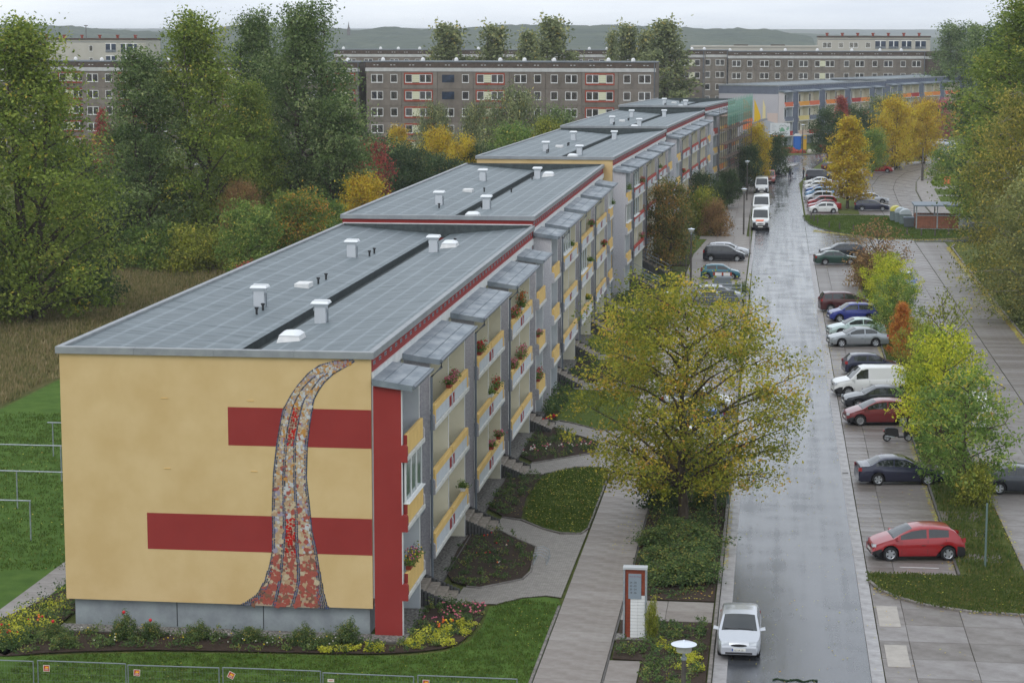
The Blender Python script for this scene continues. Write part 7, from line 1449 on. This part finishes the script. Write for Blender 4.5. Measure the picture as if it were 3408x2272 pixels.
flowerbox(B1, 35.0, F2, ['pink'], 'pink hanging flowers on the middle balcony of the fourth unit', 1.2, 1, .4, 90); flowerbox(B1, 38.6, F2, ['pink'], 'pink bushy flowers beside the middle post, fourth unit', 1.8, 1, .7, 120); flowerbox(B1, 47.6, F1, ['pink','red'], 'pink flowers on the lowest single balcony of the first block', 1.3, 0, .7, 90); flowerbox(B1, 47.2, F2, ['pink'], 'pink flowers on the middle single balcony of the first block', .7)
flowerbox(B1, 15.5, F1, [], 'clipped green ball in a pot on the lowest balcony, second unit', .35, 0, .35)
for k, (B, y, z, c, lb) in enumerate([(B2,29.3,F3+.6,['pink'],'pink pot plant on a top balcony of the second block'),(B2,12.4,F3+.6,[],'dark green pot plant beside the glazed top balcony, second block'),(B2,50.0,F3+.6,[],'small dark conifer in a pot on the end balcony of the second block'),(B2,28.4,F2+.6,[],'dark pot plant on a middle balcony of the second block'),(B2,26.5,F1+.6,['yellow'],'yellow flowers on a low balcony of the second block'),(B2,41.6,F2+.6,['red'],'red flowers on a middle balcony of the second block'),(B3,2.2,F3+1.25,[],'bushy green plants on the top corner balcony of the third block'),(B3,15.2,F3+1.25,['red','pink'],'red hanging flowers on a top balcony of the third block'),(B3,15.4,F1+1.25,['pink'],'pink plants on the lowest balcony of the third block'),(B3,24,F1+1.25,['pink','red'],'red flowers on a low balcony behind the slim-trunked tree'),(B3,35,F3+1.25,[],'dark plants on a far top balcony of the third block'),(B4,9,F2+1.6,['red'],'red flowers on a balcony of the fourth block')]):
    flowerbox(B, y, z, c, lb, 1.1 if k > 5 else .6, 1 if 'hanging' in lb else 0, .7 if k == 6 else .45, 80)
# balcony furniture
def chair(x, y, z, m, lb):
    R = thing('balcony_chair', lb, 'chair', (x, y, z)); b = MB(); b.bbox(-.22,.22,-.22,.22,.42,.46,.01); b.build('seat', m, R); b = MB(); b.box(-.22,.22,.20,.24,.46,.95); b.build('backrest', m, R)
    for sx in (-.2, .2):
        for sy in (-.2, .2): b = MB(); b.box(sx-.015,sx+.015,sy-.015,sy+.015,0,.42); b.build('leg', m, R)
chair(.75, 7.6, F1+.18, mat('chair_blue', srgb(60,70,84), rough=.6), 'dark blue chair on the lowest balcony of the second unit'); chair(.7, 12.9, F1+.18, M_redfr, 'rusty red bistro chair on the lowest balcony, second unit'); chair(.7, 12.6, F2+.18, M_white, 'white plastic chair on the middle balcony, second unit')
R = thing('balcony_table', 'small round white table beside the dark blue chair', 'table', (.8, 8.4, F1+.18)); b = MB(); b.lathe([(.30,.70),(.31,.73),(.29,.74)], 16); b.build('table_top', M_white, R); b = MB(); b.lathe([(.2,0),(.03,.03),(.03,.69)], 8); b.build('pedestal', M_galv, R)
# ---------------------------------------------------------------- people
def person(x, y, rz, label, shirt, trousers, stride=.28, s=1.05, bag=True):
    R = thing('person', label, 'person', (x, y, .01), rz, None, s)
    def body(name, joints, edges, m, sub=1):
        me = bpy.data.meshes.new(name); me.from_pydata([j[:3] for j in joints], edges, []); o = bpy.data.objects.new(name, me); COL.objects.link(o); o.parent = R
        sk = o.modifiers.new('skin', 'SKIN'); me.skin_vertices[0].use_root if False else None
        for i, j in enumerate(joints): me.skin_vertices[0].data[i].radius = (j[3], j[3]) if len(j) == 4 else (j[3], j[4])
        me.skin_vertices[0].data[0].use_root = True; sb = o.modifiers.new('sub', 'SUBSURF'); sb.levels = sb.render_levels = 2; me.materials.append(m); return o
    if True:
        J = [(0,0,.95,.15,.11),(0,0,1.18,.15,.11),(0,.01,1.38,.17,.11),(0,.01,1.50,.07,.07),(0,.03,1.60,.075,.085),(0,.03,1.72,.075,.09),
             (.19,.0,1.42,.06),(.27,-.05,1.16,.045),(.25,.10,.95,.035),(.25,.13,.86,.03),(-.19,.0,1.42,.06),(-.27,.04,1.16,.045),(-.28,-.08,.95,.035),(-.28,-.06,.86,.03),
             (.10,0,.88,.10),(.11,stride*.5,.50,.07),(.10,stride,.10,.045),(.10,stride+.14,.04,.04),(-.10,0,.88,.10),(-.10,-stride*.35,.50,.07),(-.10,-stride,.12,.045),(-.10,-stride+.14,.05,.04)]
        E = [(0,1),(1,2),(2,3),(3,4),(4,5),(2,6),(6,7),(7,8),(8,9),(2,10),(10,11),(11,12),(12,13),(0,14),(14,15),(15,16),(16,17),(0,18),(18,19),(19,20),(20,21)]
        o = body('body', J, E, shirt)
    b = MB(); b.lathe([(.06,1.68),(.105,1.74),(.10,1.82),(.04,1.86)], 10, (0, .01)); b.build('hair', M_dark, R, smooth=60)
    for sx, d in ((.10, stride), (-.10, -stride)):
        b = MB(); b.tube([(sx, 0, .93), (sx, d*.45, .52), (sx, d, .10)], [.115, .085, .065], 10); b.build('trouser_leg', trousers, R, smooth=60)
    b = MB(); b.lathe([(.085,1.585),(.095,1.64),(.09,1.70)], 10, (0, .035)); b.build('face', mat('skin', srgb(200,150,124), rough=.6), R, smooth=60)
    if bag: B_ = thing('bag', 'dark bag carried by the walking person beside the tall white van', 'bag', (x+.40*s, y+.02, .62)); b = MB(); b.bbox(-.14,.14,-.06,.06,0,.34,.04); b.build('pouch', M_dark, B_); b = MB(); b.tube([(-.08,0,.33),(0,0,.45),(.08,0,.33)], .015, 5); b.build('strap', M_dark, B_)
person(18.0, 274.7, 2.9, 'person in dark clothes walking towards the camera with a bag', mat('jacket_dark', srgb(66,66,74), rough=.9), mat('jeans', srgb(48,58,84), rough=.9))
person(20.2, 272.4, 1.2, 'second person in dark clothes behind the dark closed van', mat('jacket_grey', srgb(58,60,62), rough=.9), M_dark, .15, 1.05, False)
# drain covers, patches on the concrete, crack debris on the road
for x, y, w_, d_, lb in ((19.85,3.6,.85,3.1,'upper pale concrete patch by the gutter'),(19.9,-1.9,.85,2.9,'lower pale concrete patch by the gutter')):
    b = MB(); b.bbox(x, x+w_, y, y+d_, .0, .022, .004); struct(b.build('concrete_patch', mat('fresh_patch', srgb(168,162,154), srgb(152,146,138), scale=2, rough=.6)))
b = MB(); b.bbox(19.30, 19.62, 33.6, 34.0, .0, .014, .002)
for k in range(5): pass
o = b.build('drain_cover', M_kerbd); tag(o, 'small dark drain grate in the right gutter', 'drain')
b = MB(); rs = np.random.RandomState(2)
for k in range(46): x = 15.6+k*.035+rs.rand()*.05; y = -4.15+.1*math.sin(k*.35)+rs.rand()*.1; b.box(x, x+.07, y, y+.03+.12*rs.rand(), .0, .02+.03*rs.rand())
o = b.build('crack_weeds', L_DRK); tag(o, 'dark tuft of weeds growing from a crack in the asphalt', 'weeds', kind='stuff')
b = MB()
for x, y in ((21.6,16.2),(22.4,16.2)): pass
b.box(21.2, 22.9, 13.35, 13.42, .016, .019); struct(b.build('bay_marking', M_white))
# ---------------------------------------------------------------- haze: one closed box of thin air
hb = MB(); hb.box(-6100, 6100, -700, 7600, -1.6, 54); hz = hb.build('haze', [])
hm = bpy.data.materials.new('haze_air'); hm.use_nodes = True; ht = hm.node_tree; ht.nodes.clear()
pv = ht.nodes.new('ShaderNodeVolumePrincipled'); pv.inputs['Color'].default_value = (.90, .95, 1.0, 1); pv.inputs['Density'].default_value = .00013; pv.inputs['Anisotropy'].default_value = 0.0
ho = ht.nodes.new('ShaderNodeOutputMaterial'); ht.links.new(pv.outputs[0], ho.inputs['Volume']); hz.data.materials.append(hm); hz['kind'] = 'stuff'
tag(hz, 'thin pale haze lying over the whole scene', 'haze', kind='stuff')
